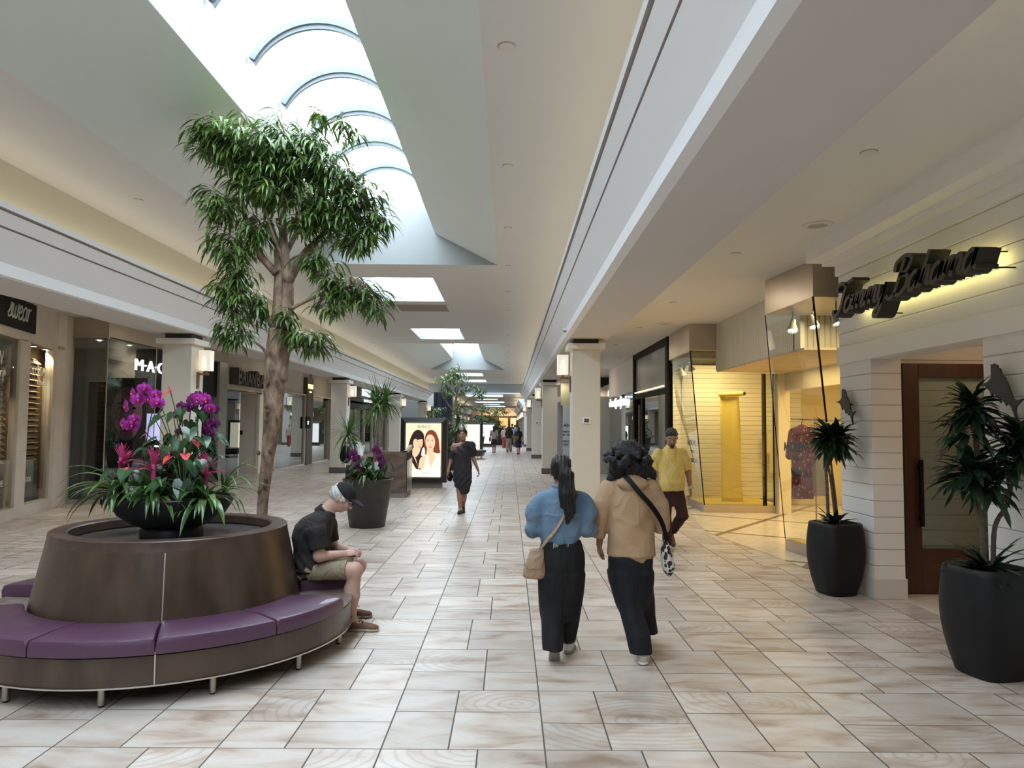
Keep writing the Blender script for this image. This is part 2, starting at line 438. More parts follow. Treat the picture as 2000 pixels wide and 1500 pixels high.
M_welldim = mat('well_paint_dimmed', (0.25, 0.265, 0.265), 0.8)  # darker copy of the well paint, toned down in colour against glare from the glazing
M_rib = mat('glazing_rib', (0.075, 0.09, 0.095), 0.5)

def shiplap(name, col, pitch=0.166, z0=0.0, axis='Z', width=0.012, dark=0.45, rough=0.6):
    m, nt, b = _nt(name); g = NG(nt)
    geo = g.n('ShaderNodeNewGeometry'); sp = g.n('ShaderNodeSeparateXYZ'); nt.links.new(geo.outputs['Position'], sp.inputs[0])
    c = sp.outputs[axis]
    fr = g.m('FRACT', g.m('DIVIDE', g.m('SUBTRACT', c, z0), pitch))
    e = g.m('MINIMUM', fr, g.m('SUBTRACT', 1.0, fr))
    h = g.m('SMOOTH_MIN', g.m('DIVIDE', e, width / pitch), 1.0, 0.3)
    b.inputs['Base Color'].default_value = (*col, 1); b.inputs['Roughness'].default_value = rough
    ln = g.m('LESS_THAN', e, width * 0.25 / pitch)
    nt.links.new(g.mix(ln, tuple(col), tuple(x * dark for x in col)), b.inputs['Base Color'])
    bp = g.n('ShaderNodeBump'); bp.inputs['Strength'].default_value = 1; bp.inputs['Distance'].default_value = 0.008
    nt.links.new(h, bp.inputs['Height']); nt.links.new(bp.outputs[0], b.inputs['Normal'])
    return m
M_ship = shiplap('white_shiplap', (0.74, 0.725, 0.69), 0.166, 0.0, 'Z', 0.008, 0.72)
M_shipy = shiplap('shop_shiplap', (0.74, 0.68, 0.52), 0.105, 0.0, 'Z', 0.010, 0.6)
M_vslat = shiplap('vertical_slats', (0.66, 0.63, 0.55), 0.085, 0.0, 'Y')

def floor_mat():
    m, nt, b = _nt('travertine_tiles'); g = NG(nt)
    geo = g.n('ShaderNodeNewGeometry'); sp = g.n('ShaderNodeSeparateXYZ'); nt.links.new(geo.outputs['Position'], sp.inputs[0])
    S = 0.8855
    u = g.m('DIVIDE', g.m('SUBTRACT', sp.outputs[0], 0.205), S); v = g.m('DIVIDE', g.m('SUBTRACT', sp.outputs[1], 4.07), S)
    iu, iv = g.m('FLOOR', u), g.m('FLOOR', v); fu, fv = g.m('FRACT', u), g.m('FRACT', v)
    pv = g.m('FRACT', g.m('MULTIPLY', iv, 0.5)); pu = g.m('FRACT', g.m('MULTIPLY', g.m('ADD', iu, iv), 0.5))
    su = g.m('MULTIPLY_ADD', g.m('GREATER_THAN', pv, 0.25), 0.18, 0.41)
    sv = g.m('MULTIPLY_ADD', g.m('GREATER_THAN', pu, 0.25), 0.18, 0.41)
    hu = g.m('GREATER_THAN', fu, su); hv = g.m('GREATER_THAN', fv, sv)
    du = g.m('MINIMUM', g.m('MINIMUM', fu, g.m('SUBTRACT', 1.0, fu)), g.m('ABSOLUTE', g.m('SUBTRACT', fu, su)))
    dv = g.m('MINIMUM', g.m('MINIMUM', fv, g.m('SUBTRACT', 1.0, fv)), g.m('ABSOLUTE', g.m('SUBTRACT', fv, sv)))
    gu = g.m('LESS_THAN', du, 0.0052); gv = g.m('LESS_THAN', dv, 0.0040)
    gr = g.m('MAXIMUM', gu, gv)
    cb = g.n('ShaderNodeCombineXYZ')
    nt.links.new(g.m('MULTIPLY_ADD', iu, 2.0, hu), cb.inputs[0]); nt.links.new(g.m('MULTIPLY_ADD', iv, 2.0, hv), cb.inputs[1])
    wn = g.n('ShaderNodeTexWhiteNoise'); wn.noise_dimensions = '3D'; nt.links.new(cb.outputs[0], wn.inputs[0])
    spc = g.n('ShaderNodeSeparateXYZ'); nt.links.new(wn.outputs['Color'], spc.inputs[0])
    # per-tile shifted coordinates for the veining
    cb2 = g.n('ShaderNodeCombineXYZ')
    nt.links.new(g.m('MULTIPLY_ADD', spc.outputs[0], 40.0, g.m('MULTIPLY', sp.outputs[0], 1.0)), cb2.inputs[0])
    nt.links.new(g.m('MULTIPLY_ADD', spc.outputs[1], 40.0, g.m('MULTIPLY', sp.outputs[1], 2.6)), cb2.inputs[1])
    n1 = g.n('ShaderNodeTexNoise'); n1.inputs['Scale'].default_value = 2.2; n1.inputs['Detail'].default_value = 6; n1.inputs['Distortion'].default_value = 0.6
    nt.links.new(cb2.outputs[0], n1.inputs['Vector'])
    r = g.n('ShaderNodeValToRGB'); nt.links.new(n1.outputs[0], r.inputs[0])
    el = r.color_ramp.elements; el[0].position = 0.30; el[0].color = (0.37, 0.265, 0.205, 1); el[1].position = 0.62; el[1].color = (0.65, 0.595, 0.545, 1)
    k = el.new(0.46); k.color = (0.575, 0.485, 0.415, 1); k = el.new(0.8); k.color = (0.54, 0.51, 0.475, 1)
    n3 = g.n('ShaderNodeTexNoise'); n3.inputs['Scale'].default_value = 30; n3.inputs['Detail'].default_value = 4
    nt.links.new(cb2.outputs[0], n3.inputs['Vector'])
    # wavy rings on some of the tiles
    wv = g.n('ShaderNodeTexWave'); wv.wave_type = 'RINGS'; wv.rings_direction = 'Z'; wv.inputs['Scale'].default_value = 3.4; wv.inputs['Distortion'].default_value = 2.6
    wv.inputs['Detail'].default_value = 2; wv.inputs['Detail Scale'].default_value = 1.4; cb3 = g.n('ShaderNodeCombineXYZ'); nt.links.new(g.m('MULTIPLY_ADD', fu, 1.1, g.m('MULTIPLY_ADD', spc.outputs[0], -.8, -.25)), cb3.inputs[0]); nt.links.new(g.m('MULTIPLY_ADD', fv, 1.6, g.m('MULTIPLY_ADD', spc.outputs[1], -1.0, -.7)), cb3.inputs[1]); nt.links.new(cb3.outputs[0], wv.inputs['Vector'])
    hasw = g.m('MULTIPLY', g.m('GREATER_THAN', spc.outputs[2], 0.72), g.m('MULTIPLY', g.m('POWER', wv.outputs['Fac'], 4.0), 0.34))
    col = g.mix(hasw, r.outputs[0], (0.30, 0.235, 0.19))
    # whole-tile tone
    tone = g.m('MULTIPLY_ADD', spc.outputs[1], 0.24, 0.77)
    tn2 = g.m('MULTIPLY', tone, g.m('MULTIPLY_ADD', n3.outputs[0], 0.12, 0.94))
    mm = g.n('ShaderNodeVectorMath'); mm.operation = 'SCALE'; nt.links.new(col, mm.inputs[0]); nt.links.new(tn2, mm.inputs['Scale'])
    fin = g.mix(gr, mm.outputs[0], (0.085, 0.075, 0.07))
    nt.links.new(fin, b.inputs['Base Color'])
    nt.links.new(g.m('MULTIPLY_ADD', n1.outputs[0], 0.15, g.m('MULTIPLY_ADD', gr, 0.4, 0.27)), b.inputs['Roughness'])
    bp = g.n('ShaderNodeBump'); bp.inputs['Strength'].default_value = 0.25; bp.inputs['Distance'].default_value = 0.004
    nt.links.new(g.m('SUBTRACT', g.m('MULTIPLY', n3.outputs[0], 0.25), gr), bp.inputs['Height']); nt.links.new(bp.outputs[0], b.inputs['Normal'])
    return m
M_floor = floor_mat()
def lobby_mat():
    m, nt, b = _nt('cream_lobby_tiles'); g = NG(nt)
    geo = g.n('ShaderNodeNewGeometry'); sp = g.n('ShaderNodeSeparateXYZ'); nt.links.new(geo.outputs['Position'], sp.inputs[0])
    a = g.m('ADD', g.m('MULTIPLY', sp.outputs[0], 0.80), g.m('MULTIPLY', sp.outputs[1], -0.60))
    c = g.m('ADD', g.m('MULTIPLY', sp.outputs[0], 0.55), g.m('MULTIPLY', sp.outputs[1], 0.835))
    def ln(x, p, w, o=0.0):
        f = g.m('FRACT', g.m('DIVIDE', g.m('ADD', x, o), p)); return g.m('LESS_THAN', g.m('MINIMUM', f, g.m('SUBTRACT', 1.0, f)), w / p)
    st = g.m('MAXIMUM', ln(a, 1.9, 0.055, 0.7), ln(c, 2.1, 0.055, 0.35)); gr = g.m('MAXIMUM', ln(a, 0.475, 0.003), ln(c, 0.525, 0.003))
    n1 = g.n('ShaderNodeTexNoise'); n1.inputs['Scale'].default_value = 3; n1.inputs['Detail'].default_value = 5
    r = g.n('ShaderNodeValToRGB'); nt.links.new(n1.outputs[0], r.inputs[0]); nt.links.new(geo.outputs['Position'], n1.inputs[0])
    r.color_ramp.elements[0].color = (0.66, 0.56, 0.43, 1); r.color_ramp.elements[1].color = (0.82, 0.75, 0.64, 1)
    fin = g.mix(st, g.mix(gr, r.outputs[0], (0.4, 0.34, 0.28)), (0.20, 0.145, 0.11))
    nt.links.new(fin, b.inputs['Base Color']); b.inputs['Roughness'].default_value = 0.22
    return m
M_lobby = lobby_mat()
def wood_mat(name, c1, c2, rough=0.35, sc_=6, st=(1, 1, 0.12)):
    return mat(name, c1, rough, col2=c2, scale=sc_, stretch=st, bump=0.08, bscale=60)
M_wood = wood_mat('walnut_veneer', (0.040, 0.024, 0.016), (0.085, 0.055, 0.038), 0.3, 5, (1, 1, 0.25))
M_rim = wood_mat('walnut_rim', (0.05, 0.028, 0.022), (0.085, 0.052, 0.040), 0.35, 8, (1, 1, 1))
M_mah = wood_mat('mahogany_door', (0.032, 0.011, 0.005), (0.062, 0.022, 0.010), 0.4, 6, (1, 1, 0.12))

# ------------------------------------------------------------------ shell
CE = 4.70; SO = 3.43; SA = 3.82; SL = 4.02
XR, XL = 1.04, -5.82        # lower edge of the two fascias
Y0, Y1 = -9.0, 52.2         # length of the first hall
def ceiling_mb(holes, x0, x1, y0, y1, z, th=0.04):
    """flat slab with rectangular holes in one column of the plan"""
    mb = MB(); ys = y0
    for hx0, hx1, hy0, hy1 in holes:
        for a, b, c, d in ((x0, ys, x1, hy0), (x0, hy0, hx0, hy1), (hx1, hy0, x1, hy1)): mb.quad((a, b, z), (a, d, z), (c, d, z), (c, b, z))
        ys = hy1
    mb.quad((x0, ys, z), (x0, y1, z), (x1, y1, z), (x1, ys, z)); return mb
BIG = (-4.27, -0.24); SM = (-3.07, -1.57)
holes = [(*BIG, -6.5, 13.39), (*SM, 14.62, 17.43), (*SM, 22.42, 25.16), (*BIG, 26.5, 39.0), (*SM, 41.5, 44.2), (*SM, 47.6, 50.2)]
struct(ceiling_mb(holes, -5.8, 1.05, Y0, Y1, CE).build('ceiling', M_ceil))
struct(bx(-14.5, -9, -0.05, 9.5, 150, 0).build('floor', M_floor))
wn_ = 0
def vault(y0, y1, xl, xr, zs, rise, pitch, off, name):
    """barrel vault of milky glazing with curved ribs"""
    global wn_; wn_ += 1
    cx = (xl + xr) / 2; hw = (xr - xl) / 2; R = (hw * hw + rise * rise) / (2 * rise); cz = zs + rise - R; am = math.asin(hw / R)
    def arc(k, r): a = -am + 2 * am * k; return cx + r * math.sin(a), cz + r * math.cos(a)
    mb = MB(); n = 14
    for i in range(n):
        (xa, za), (xb, zb) = arc(i / n, R), arc((i + 1) / n, R)
        mb.quad((xa, y0, za), (xb, y0, zb), (xb, y1, zb), (xa, y1, za))
    g = struct(mb.build('window_%d' % wn_, M_skyl, smooth='all'))
    for yy in (y0, y1):
        e = MB(); e.add([(cx, yy, zs)] + [(arc(i / n, R)[0], yy, arc(i / n, R)[1]) for i in range(n + 1)], [(0, i + 1, i + 2) for i in range(n)])
        e.build('end_glazing', M_skyl, g)
    y = off
    while y < y1 - 0.2:
        r = MB()
        for i in range(18):
            P = []
            for k in (i / 18, (i + 1) / 18):
                for rr in (R - 0.11, R - 0.03): x, z = arc(k, rr); P.append((x, z))
            (xa, za), (xb, zb), (xc, zc), (xd, zd) = P
            for ya, yb, d in ((y - .05, y + .05, 0), (y - .02, y + .02, 0.05)):
                r.add([(xa, ya, za - d), (xa, yb, za - d), (xc, yb, zc - d), (xc, ya, zc - d), (xb, ya, zb), (xb, yb, zb), (xd, yb, zd), (xd, ya, zd)],
                      [(0, 1, 2, 3), (0, 3, 7, 4), (1, 5, 6, 2), (3, 2, 6, 7), (0, 4, 5, 1)])
        r.build('rib', M_rib, g); y += pitch
    return g
def big_well(y0, y1, off):
    ix0, ix1 = -3.05, -1.40; z1, z2 = 5.28, 5.95
    q = MB()
    q.quad((BIG[0], y0, CE), (BIG[0], y1, CE), (ix0, y1, z1), (ix0, y0, z1)); q.quad((BIG[1], y1, CE), (BIG[1], y0, CE), (ix1, y0, z1), (ix1, y1, z1))
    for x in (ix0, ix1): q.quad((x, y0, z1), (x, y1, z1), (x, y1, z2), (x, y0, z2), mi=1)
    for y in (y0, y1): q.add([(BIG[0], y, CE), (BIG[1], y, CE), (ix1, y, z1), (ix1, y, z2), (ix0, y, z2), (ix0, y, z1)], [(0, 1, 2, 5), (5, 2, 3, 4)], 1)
    struct(q.build('ceiling', [M_well, M_welldim]))
    vault(y0, y1, ix0, ix1, z2, 0.5, 1.17, off, 'w')
big_well(-6.5, 13.39, 7.05 - 1.17 * 9)
big_well(26.5, 39.0, 27.2)
def small_well(y0, y1, h=0.34):
    global wn_
    q = MB(); a, b = SM
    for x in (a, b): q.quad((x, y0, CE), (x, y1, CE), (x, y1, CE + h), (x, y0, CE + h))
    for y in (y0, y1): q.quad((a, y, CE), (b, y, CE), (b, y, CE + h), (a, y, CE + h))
    struct(q.build('ceiling', M_welldim)); wn_ += 1
    struct(MB().quad((a, y0, CE + h), (b, y0, CE + h), (b, y1, CE + h), (a, y1, CE + h)).build('window_%d' % wn_, M_skyl))
for hy in holes:
    if hy[0] == SM[0]: small_well(hy[2], hy[3])
# fascia cornices, beams under them, cove walls above, aisle ceilings
def cornice(xe, s, y0, y1, name, fl):
    L_ = lambda t, d=0: (xe - fl * t * s + d * s, SO + .14 + .46 * t)
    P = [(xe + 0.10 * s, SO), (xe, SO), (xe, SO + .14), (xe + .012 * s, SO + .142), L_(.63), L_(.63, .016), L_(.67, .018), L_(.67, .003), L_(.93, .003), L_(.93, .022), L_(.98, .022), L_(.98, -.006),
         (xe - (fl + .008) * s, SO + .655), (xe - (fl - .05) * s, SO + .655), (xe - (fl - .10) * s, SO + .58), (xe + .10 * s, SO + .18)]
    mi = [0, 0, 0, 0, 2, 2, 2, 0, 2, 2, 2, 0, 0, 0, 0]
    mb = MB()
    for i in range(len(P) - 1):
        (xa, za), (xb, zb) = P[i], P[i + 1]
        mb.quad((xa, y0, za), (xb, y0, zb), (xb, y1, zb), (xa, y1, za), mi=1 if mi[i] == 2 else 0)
    mb.add([(x, y1, z) for x, z in P], [tuple(range(len(P)))]); mb.add([(x, y0, z) for x, z in P], [tuple(range(len(P)))])
    return struct(mb.build(name, [M_white, M_groove]))
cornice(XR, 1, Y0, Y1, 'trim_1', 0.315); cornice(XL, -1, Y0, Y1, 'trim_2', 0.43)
struct(bx(XR + 0.10, Y0, SO, 1.90, Y1, SA + 0.05).build('ceiling', M_beam)); struct(bx(-6.75, Y0, SO, XL - 0.10, Y1, SL + 0.05).build('ceiling', M_beam))
struct(bx(XR, Y0, SO + 0.32, XR + 0.06, Y1, CE + 0.02).build('wall_right', M_cove)); struct(bx(XL - 0.02, Y0, SO + 0.32, XL + 0.07, Y1, CE + 0.02).build('wall_left', M_cove))
struct(bx(1.9, Y0, SA, 9.5, Y1, SA + 0.05).build('ceiling', M_side)); struct(bx(-14.5, Y0, SL, -6.75, Y1, SL + 0.05).build('ceiling', M_side))
# the hall goes on behind the camera and ends in a wall there
struct(bx(-14.5, -9.1, 0, 9.5, -9.0, 5).build('wall_back', M_wall))
struct(bx(9.4, -9, 0, 9.5, 52.2, SA + .05).build('wall_right', M_grey)); struct(bx(-14.5, -9, 0, -14.4, 52.2, SL + .05).build('wall_left', M_grey))

struct(bx(-7.9, -9, 0, -7.8, 9.02, SL).build('wall_left', M_stone))
# crossing and the second hall
YC = 60.5; CF = 4.28
struct(MB().box(-14, Y1, 7.2, 9, YC, 7.3).build('ceiling', M_well))
M_sky2 = emis('crossing_glazing', (0.80, 0.90, 1.0), 3.2)
struct(MB().box(-9, Y1 + 1, 7.0, 5, YC - 1, 7.05).build('window_20', M_sky2))
struct(MB().box(-14, Y1 - .05, SL + .05, 9, Y1, 7.2).build('wall_front', M_screed))
struct(MB().box(-14, YC, 4.35, 9, YC + 0.2, 7.2).build('wall_front', M_screed)); 
holes2 = []
y = YC + 2.5
i = 0
while y < 100:
    L = 5.0 if i % 2 == 0 else 3.0
    holes2.append((-3.9 if i % 2 == 0 else -3.3, -0.6 if i % 2 == 0 else -1.2, y, y + L)); y += L + 5.0; i += 1
struct(ceiling_mb(holes2, -6.4, 1.3, YC, 112, CF + 0.1).build('ceiling', M_ceil))
for k, (a, b, c_, d) in enumerate(holes2):
    q = MB()
    for x in (a, b): q.quad((x, c_, CF + .1), (x, d, CF + .1), (x, d, CF + .9), (x, c_, CF + .9))
    for yy in (c_, d): q.quad((a, yy, CF + .1), (b, yy, CF + .1), (b, yy, CF + .9), (a, yy, CF + .9))
    struct(q.build('ceiling', M_well))
    struct(MB().quad((a, c_, CF + .9), (b, c_, CF + .9), (b, d, CF + .9), (a, d, CF + .9)).build('window_%d' % (21 + k), M_sky2))
def cornice2(xe, s, y0, y1, name):
    mb = MB(); P = [(xe + .3 * s, 3.3), (xe, 3.3), (xe, 3.42), (xe - .3 * s, 3.85), (xe - .3 * s, 3.95), (xe + .3 * s, 3.95)]
    for i in range(len(P)):
        (xa, za), (xb, zb) = P[i], P[(i + 1) % len(P)]
        mb.quad((xa, y0, za), (xb, y0, zb), (xb, y1, zb), (xa, y1, za))
    mb.add([(x, y0, z) for x, z in P], [tuple(range(len(P)))]); return struct(mb.build(name, M_white))
cornice2(1.05, 1, YC, 112, 'trim_3'); cornice2(-5.6, -1, YC, 112, 'trim_4')
struct(bx(1.3, YC, 3.3, 8, 112, 4.5).build('ceiling', M_beam)); struct(bx(-12, YC, 3.3, -5.9, 112, 4.5).build('ceiling', M_beam))
struct(bx(-12, 112, 0, 8, 112.2, 4.6).build('wall_front', M_ceil))
# ------------------------------------------------------------------ columns with caps, necks and bases
def column(x0, x1, y0, sof, side, label, cat='column'):
    w_ = x1 - x0; t = thing('column', label, cat, ((x0 + x1) / 2, y0 + w_ / 2, 0), group='square plaster columns along the hall')
    h = w_ / 2
    bx(-h, -h, 0.2, h, h, 3.235).build('shaft', M_col, t, bevel=.008)
    bx(-h - .012, -h - .012, 0, h + .012, h + .012, .2).build('base', M_base, t)
    mb = MB(); mb.box(-h - .09, -h - .09, 3.235, h + .09, h + .09, 3.335); mb.build('cap', M_cap, t, bevel=.006)
    bx(-h + .03, -h + .03, 3.335, h - .03, h - .03, sof).build('neck', M_dark, t)
    return t
M_shade = mat('alabaster_shade', (0.85, 0.80, 0.70), 0.6, emit=(1.0, 0.84, 0.58), estr=0.8)
def _sh():
    nt = M_shade.node_tree; g = NG(nt); b = nt.nodes['Principled BSDF']
    tc = g.n('ShaderNodeTexCoord'); sp = g.n('ShaderNodeSeparateXYZ'); nt.links.new(tc.outputs['Generated'], sp.inputs[0])
    # the bulb low inside the shade glows through it
    dz = g.m('SUBTRACT', sp.outputs[2], 0.28); dx = g.m('SUBTRACT', sp.outputs[0], 0.5); dy = g.m('SUBTRACT', sp.outputs[1], 0.5)
    r2 = g.m('ADD', g.m('MULTIPLY', g.m('MULTIPLY', dz, dz), 5.0), g.m('MULTIPLY', g.m('MINIMUM', g.m('MULTIPLY', dx, dx), g.m('MULTIPLY', dy, dy)), 14.0))
    gl = g.m('EXPONENT', g.m('MULTIPLY', r2, -2.2))
    n = g.n('ShaderNodeTexNoise'); n.inputs['Scale'].default_value = 18; nt.links.new(tc.outputs['Object'], n.inputs[0])
    st = g.m('MULTIPLY_ADD', gl, 0.9, 0.30); st = g.m('MULTIPLY', st, g.m('MULTIPLY_ADD', n.outputs[0], 0.5, 0.75))
    nt.links.new(st, b.inputs['Emission Strength'])
    nt.links.new(g.mix(gl, (1.0, 0.90, 0.74), (1.0, 0.66, 0.25)), b.inputs['Emission Color'])
_sh()
M_copper = mat('copper_bracket', (0.22, 0.11, 0.07), 0.45, 0.4)
def sconce(x, y, s, label, zb=2.75):
    """s=+1: arm points to -x (right-hand columns)"""
    t = thing('wall_sconce', label, 'lamp', (x, y, 0), group='cube wall lamps on the columns')
    a = -s
    mb = MB(); 
    for k in range(1): mb.box(a * .06 - (.0 if a > 0 else .21), -.105, zb, a * .06 + (.21 if a > 0 else 0.), .105, zb + .385)
    mb.build('lamp_shade', M_shade, t, bevel=.004)
    c = a * .165
    bx(min(0, a * .22), -.02, zb - .085, max(0, a * .22), .02, zb - .045).build('arm', M_copper, t)
    bx(c - .02, -.02, zb - .05, c + .02, .02, zb).build('stem', M_copper, t)
    bx(min(0, a * .03), -.04, zb - .34, max(0, a * .03), .04, zb - .03).build('wall_plate', M_copper, t)
    return t
RC = [14.07, 26.75, 39.25, 50.9]
names = ['nearest of the right row, behind the two walking women', 'second of the right row, half hidden behind the nearest column', 'third of the right row, with the small thermostat', 'last of the right row before the crossing']
for y, n in zip(RC, names):
    column(1.20, 1.74, y, SO, 1, 'beige plaster column with white cap, ' + n)
sn = ['cube lamp on the near right column', 'cube lamp on the second right column', 'cube lamp on the third right column', 'cube lamp on the last right column before the crossing']
for y, n in zip(RC, sn): sconce(1.20, y + .28, 1, 'glowing ' + n)
LC = [(-6.53, -5.98, 13.75), (-6.43, -5.86, 26.4), (-6.40, -5.84, 39.1), (-6.38, -5.80, 51.2)]
names = ['behind the orchids, near the cosmetics shop', 'left row, behind the spiky dracaena planter', 'left row, just left of the lit poster case', 'darker one above the poster case, left row']
for (a, b, y), n in zip(LC, names): column(a, b, y, SO, -1, 'beige plaster column with white cap, ' + n)
for (a, b, y), n in zip(LC, ['pale cube lamp on the column above the orchids', 'glowing cube lamp behind the spiky dracaena', 'cube lamp right of the dracaena crown', 'cube lamp beside the dark blue pillar']):
    sconce(b, y + .28, -1, n)
def thermostat(x, y, z, label, s=1):
    t = thing('thermostat', label, 'thermostat', (x, y, z)); MB().box(-.083, -.028, -.063, .083, 0, .063).build('case', mat('thermostat_plastic', (.8, .79, .76), .4), t, bevel=.012)
    bx(-.05, -.031, -.035, .045, -.028, .038).build('display', M_groove if False else mat('lcd', (.10, .12, .10), .2), t); return t
thermostat(1.478, 14.07, 1.855, 'white thermostat with grey display on the nearest right column')
thermostat(1.48, 39.25, 1.90, 'tiny white thermostat on the third right column')

# ------------------------------------------------------------------ ceiling fittings
M_disc = mat('ceiling_disc', (0.66, 0.62, 0.56), 0.6); M_discd = mat('speaker_mesh', (0.42, 0.38, 0.34), 0.8)
disc0 = None
def disc(x, y, z, r, label):
    t = thing('sprinkler_cover', label, 'ceiling cover', (x, y, z), group='small round sprinkler covers in the ceiling')
    m = MB(); m.lathe([(r, 0.003), (r, -.008), (r * .92, -.012), (0, -.012)], 20); m.build('plate', M_disc, t, smooth=True)
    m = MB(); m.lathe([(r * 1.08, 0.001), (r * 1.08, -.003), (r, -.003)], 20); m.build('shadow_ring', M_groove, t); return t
y = 5.557; k = 0
while y < 52:
    disc(-.045, y, CE, .055 if k else .065, 'small round cover in the hall ceiling, right of the skylights'); y += 2.63; k += 1
for y in (9.6, 15.2, 20.8, 26.4, 32): disc(-4.95, y, CE, .06, 'small round cover in the hall ceiling, left of the skylights')
for x, y in ((2.682, 5.391), (2.683, 8.642), (2.708, 12.1), (2.712, 15.3), (2.7, 18.6)): disc(x, y, SA, .06, 'small round cover in the right aisle ceiling')
for x, y, r, n in ((3.13, 7.375, .155, 'round ceiling speaker beside the white shiplap cornice'), (3.093, 14.653, .16, 'round ceiling speaker by the metal window header'), (3.32, 21.97, .16, 'round ceiling speaker beyond the black shopfront')):
    t = thing('ceiling_speaker', n, 'speaker', (x, y, SA)); m = MB(); m.lathe([(r, .002), (r, -.01), (r * .62, -.016), (r * .60, -.008)], 32); m.build('ring', M_disc, t, smooth=True)
    m = MB(); m.lathe([(r * .60, -.008), (r * .3, -.011), (0, -.012)], 32); m.build('grille', M_discd, t, smooth=True)
t = thing('ceiling_vent', 'flat rectangular return air grille behind the first small skylight', 'vent', (-2.2, 18.35, CE))
bx(-.68, -.55, -.015, .68, .55, .0).build('frame', M_disc, t); m = MB()
for i in range(24): m.box(-.62, -.5 + i * .0425, -.022, .62, -.48 + i * .0425, -.014)
m.build('louvre', M_groove, t)
def spotcam(x, y, z, label):
    t = thing('security_camera', label, 'camera', (x, y, z)); m = MB(); m.box(-.03, -.03, -.05, .03, .03, .0); m.build('mount', M_white, t); m = MB(); m.ball((0, 0, -.06), .03); m.build('lens_dome', M_grey, t, smooth=True)
spotcam(1.0, 13.4, SO + .12, 'small white camera on the fascia edge above the near column')

# ------------------------------------------------------------------ white shiplap shop (right)
X = 3.776; FY = 8.36
sh = thing('shiplap_facade', 'white shiplap shop front wall with open doorway at the right', 'facade', (0, 0, 0)); sh['kind'] = 'structure'; sh['label'] = sh['label']
# header over the opening, pier and wall right of it
m = MB(); m.box(X, 2.0, 2.66, X + .3, FY, SA); m.build('upper_wall', M_ship, sh)
m = MB(); m.box(X, 7.64, .2, 4.09, FY, 2.66); m.build('pier', M_ship, sh); m = MB(); m.box(X, 2.0, .2, X + .3, 5.82, 2.66); m.build('wall_panel', M_ship, sh)
m = MB(); m.box(X - .03, 2.0, 2.475, X + .3, FY + .01, 2.665); m.build('lintel_board', M_cap, sh, bevel=.004)
m = MB(); m.box(X - .018, 7.625, 0, 4.105, FY, .205); m.box(X - .018, 2.0, 0, X + .3, 5.83, .205); m.build('baseboard', mat('baseboard_paint', (.60, .565, .51), .6), sh, bevel=.004)
m = MB(); cp = [(0, 3.49), (-.04, 3.49), (-.04, 3.605), (-.185, 3.605), (-.185, 3.64), (-.38, 3.64), (-.38, SA + .0), (0, SA + .0)]
m.prism([(X + a, FY, z) for a, z in cp], (0, FY, 0), (0, 2.0, 0)); m.build('cornice', M_cap, sh)
# side wall and ceiling of the doorway passage, open mahogany door
m = MB(); m.box(4.09, 7.92, 0, 7.2, 8.36, 2.95); m.build('passage_wall', M_ship, sh)
m = MB(); m.box(X + .3, 5.0, 2.93, 7.2, 7.95, 3.0); m.build('passage_ceiling', M_white, sh)
m = MB(); m.box(7.2, 4.8, 0, 7.3, 8.36, 2.95); m.box(X + .3, 4.9, 0, 7.3, 5.0, 2.95); m.build('passage_back', M_ship, sh)
struct(bx(4.06, 5.0, 0, 7.2, 7.92, .004).build('floor', mat('cream_stone', (.70, .62, .51), .25, var=.08, scale=3)))
d = thing('wooden_door', 'brown mahogany door with tall glass panel standing open', 'door', (4.215, 7.86, 0))
m = MB(); m.box(0, -.022, .008, .17, .022, 2.45); m.box(.92, -.022, .008, 1.09, .022, 2.45); m.box(.17, -.022, 2.30, .92, .022, 2.45); m.box(.17, -.022, .008, .92, .022, .475); m.build('door_frame', M_mah, d, bevel=.004)
bx(.17, -.004, .475, .92, .004, 2.30).build('glass_panel', M_glass, d)
m = MB(); m.box(.13, -.085, .72, .165, -.05, 1.42); m.box(.135, -.055, .78, .16, -.022, .82); m.box(.135, -.055, 1.32, .16, -.022, 1.36); m.build('door_handle', M_black, d)
m = MB(); m.box(.0, -.03, .008, .006, -.022, 2.45); m.build('weather_strip', M_dark, d)
# script sign, standing off the wall on pins, lit from behind
sg = thing('shop_sign', 'black script letter sign Tommy Bahama glowing yellow at its back', 'sign', (0, 0, 0))
m = MB(); script_mb('Tommy Bahama', m, (X - .30, 7.86, 2.955), (0, -1, 0), (0, 0, 1), .148, .036, -.15, 0.35, 0.0, track=1.0)
M_letter = mat('black_letters', (0.060, 0.052, 0.046), 0.5)
zs = [v[2] for v in m.v]; ys = [v[1] for v in m.v]; k = (7.87 - 5.37) / (max(ys) - min(ys)); my = max(ys)
m.v = [(v[0], 7.87 - (my - v[1]) * k, v[2] + (0.0)) for v in m.v]
m.v = [(X - .30 + (v[0] - (X - .30)) * (1 if v[0] < X - .30 else 1), v[1], v[2]) for v in m.v]
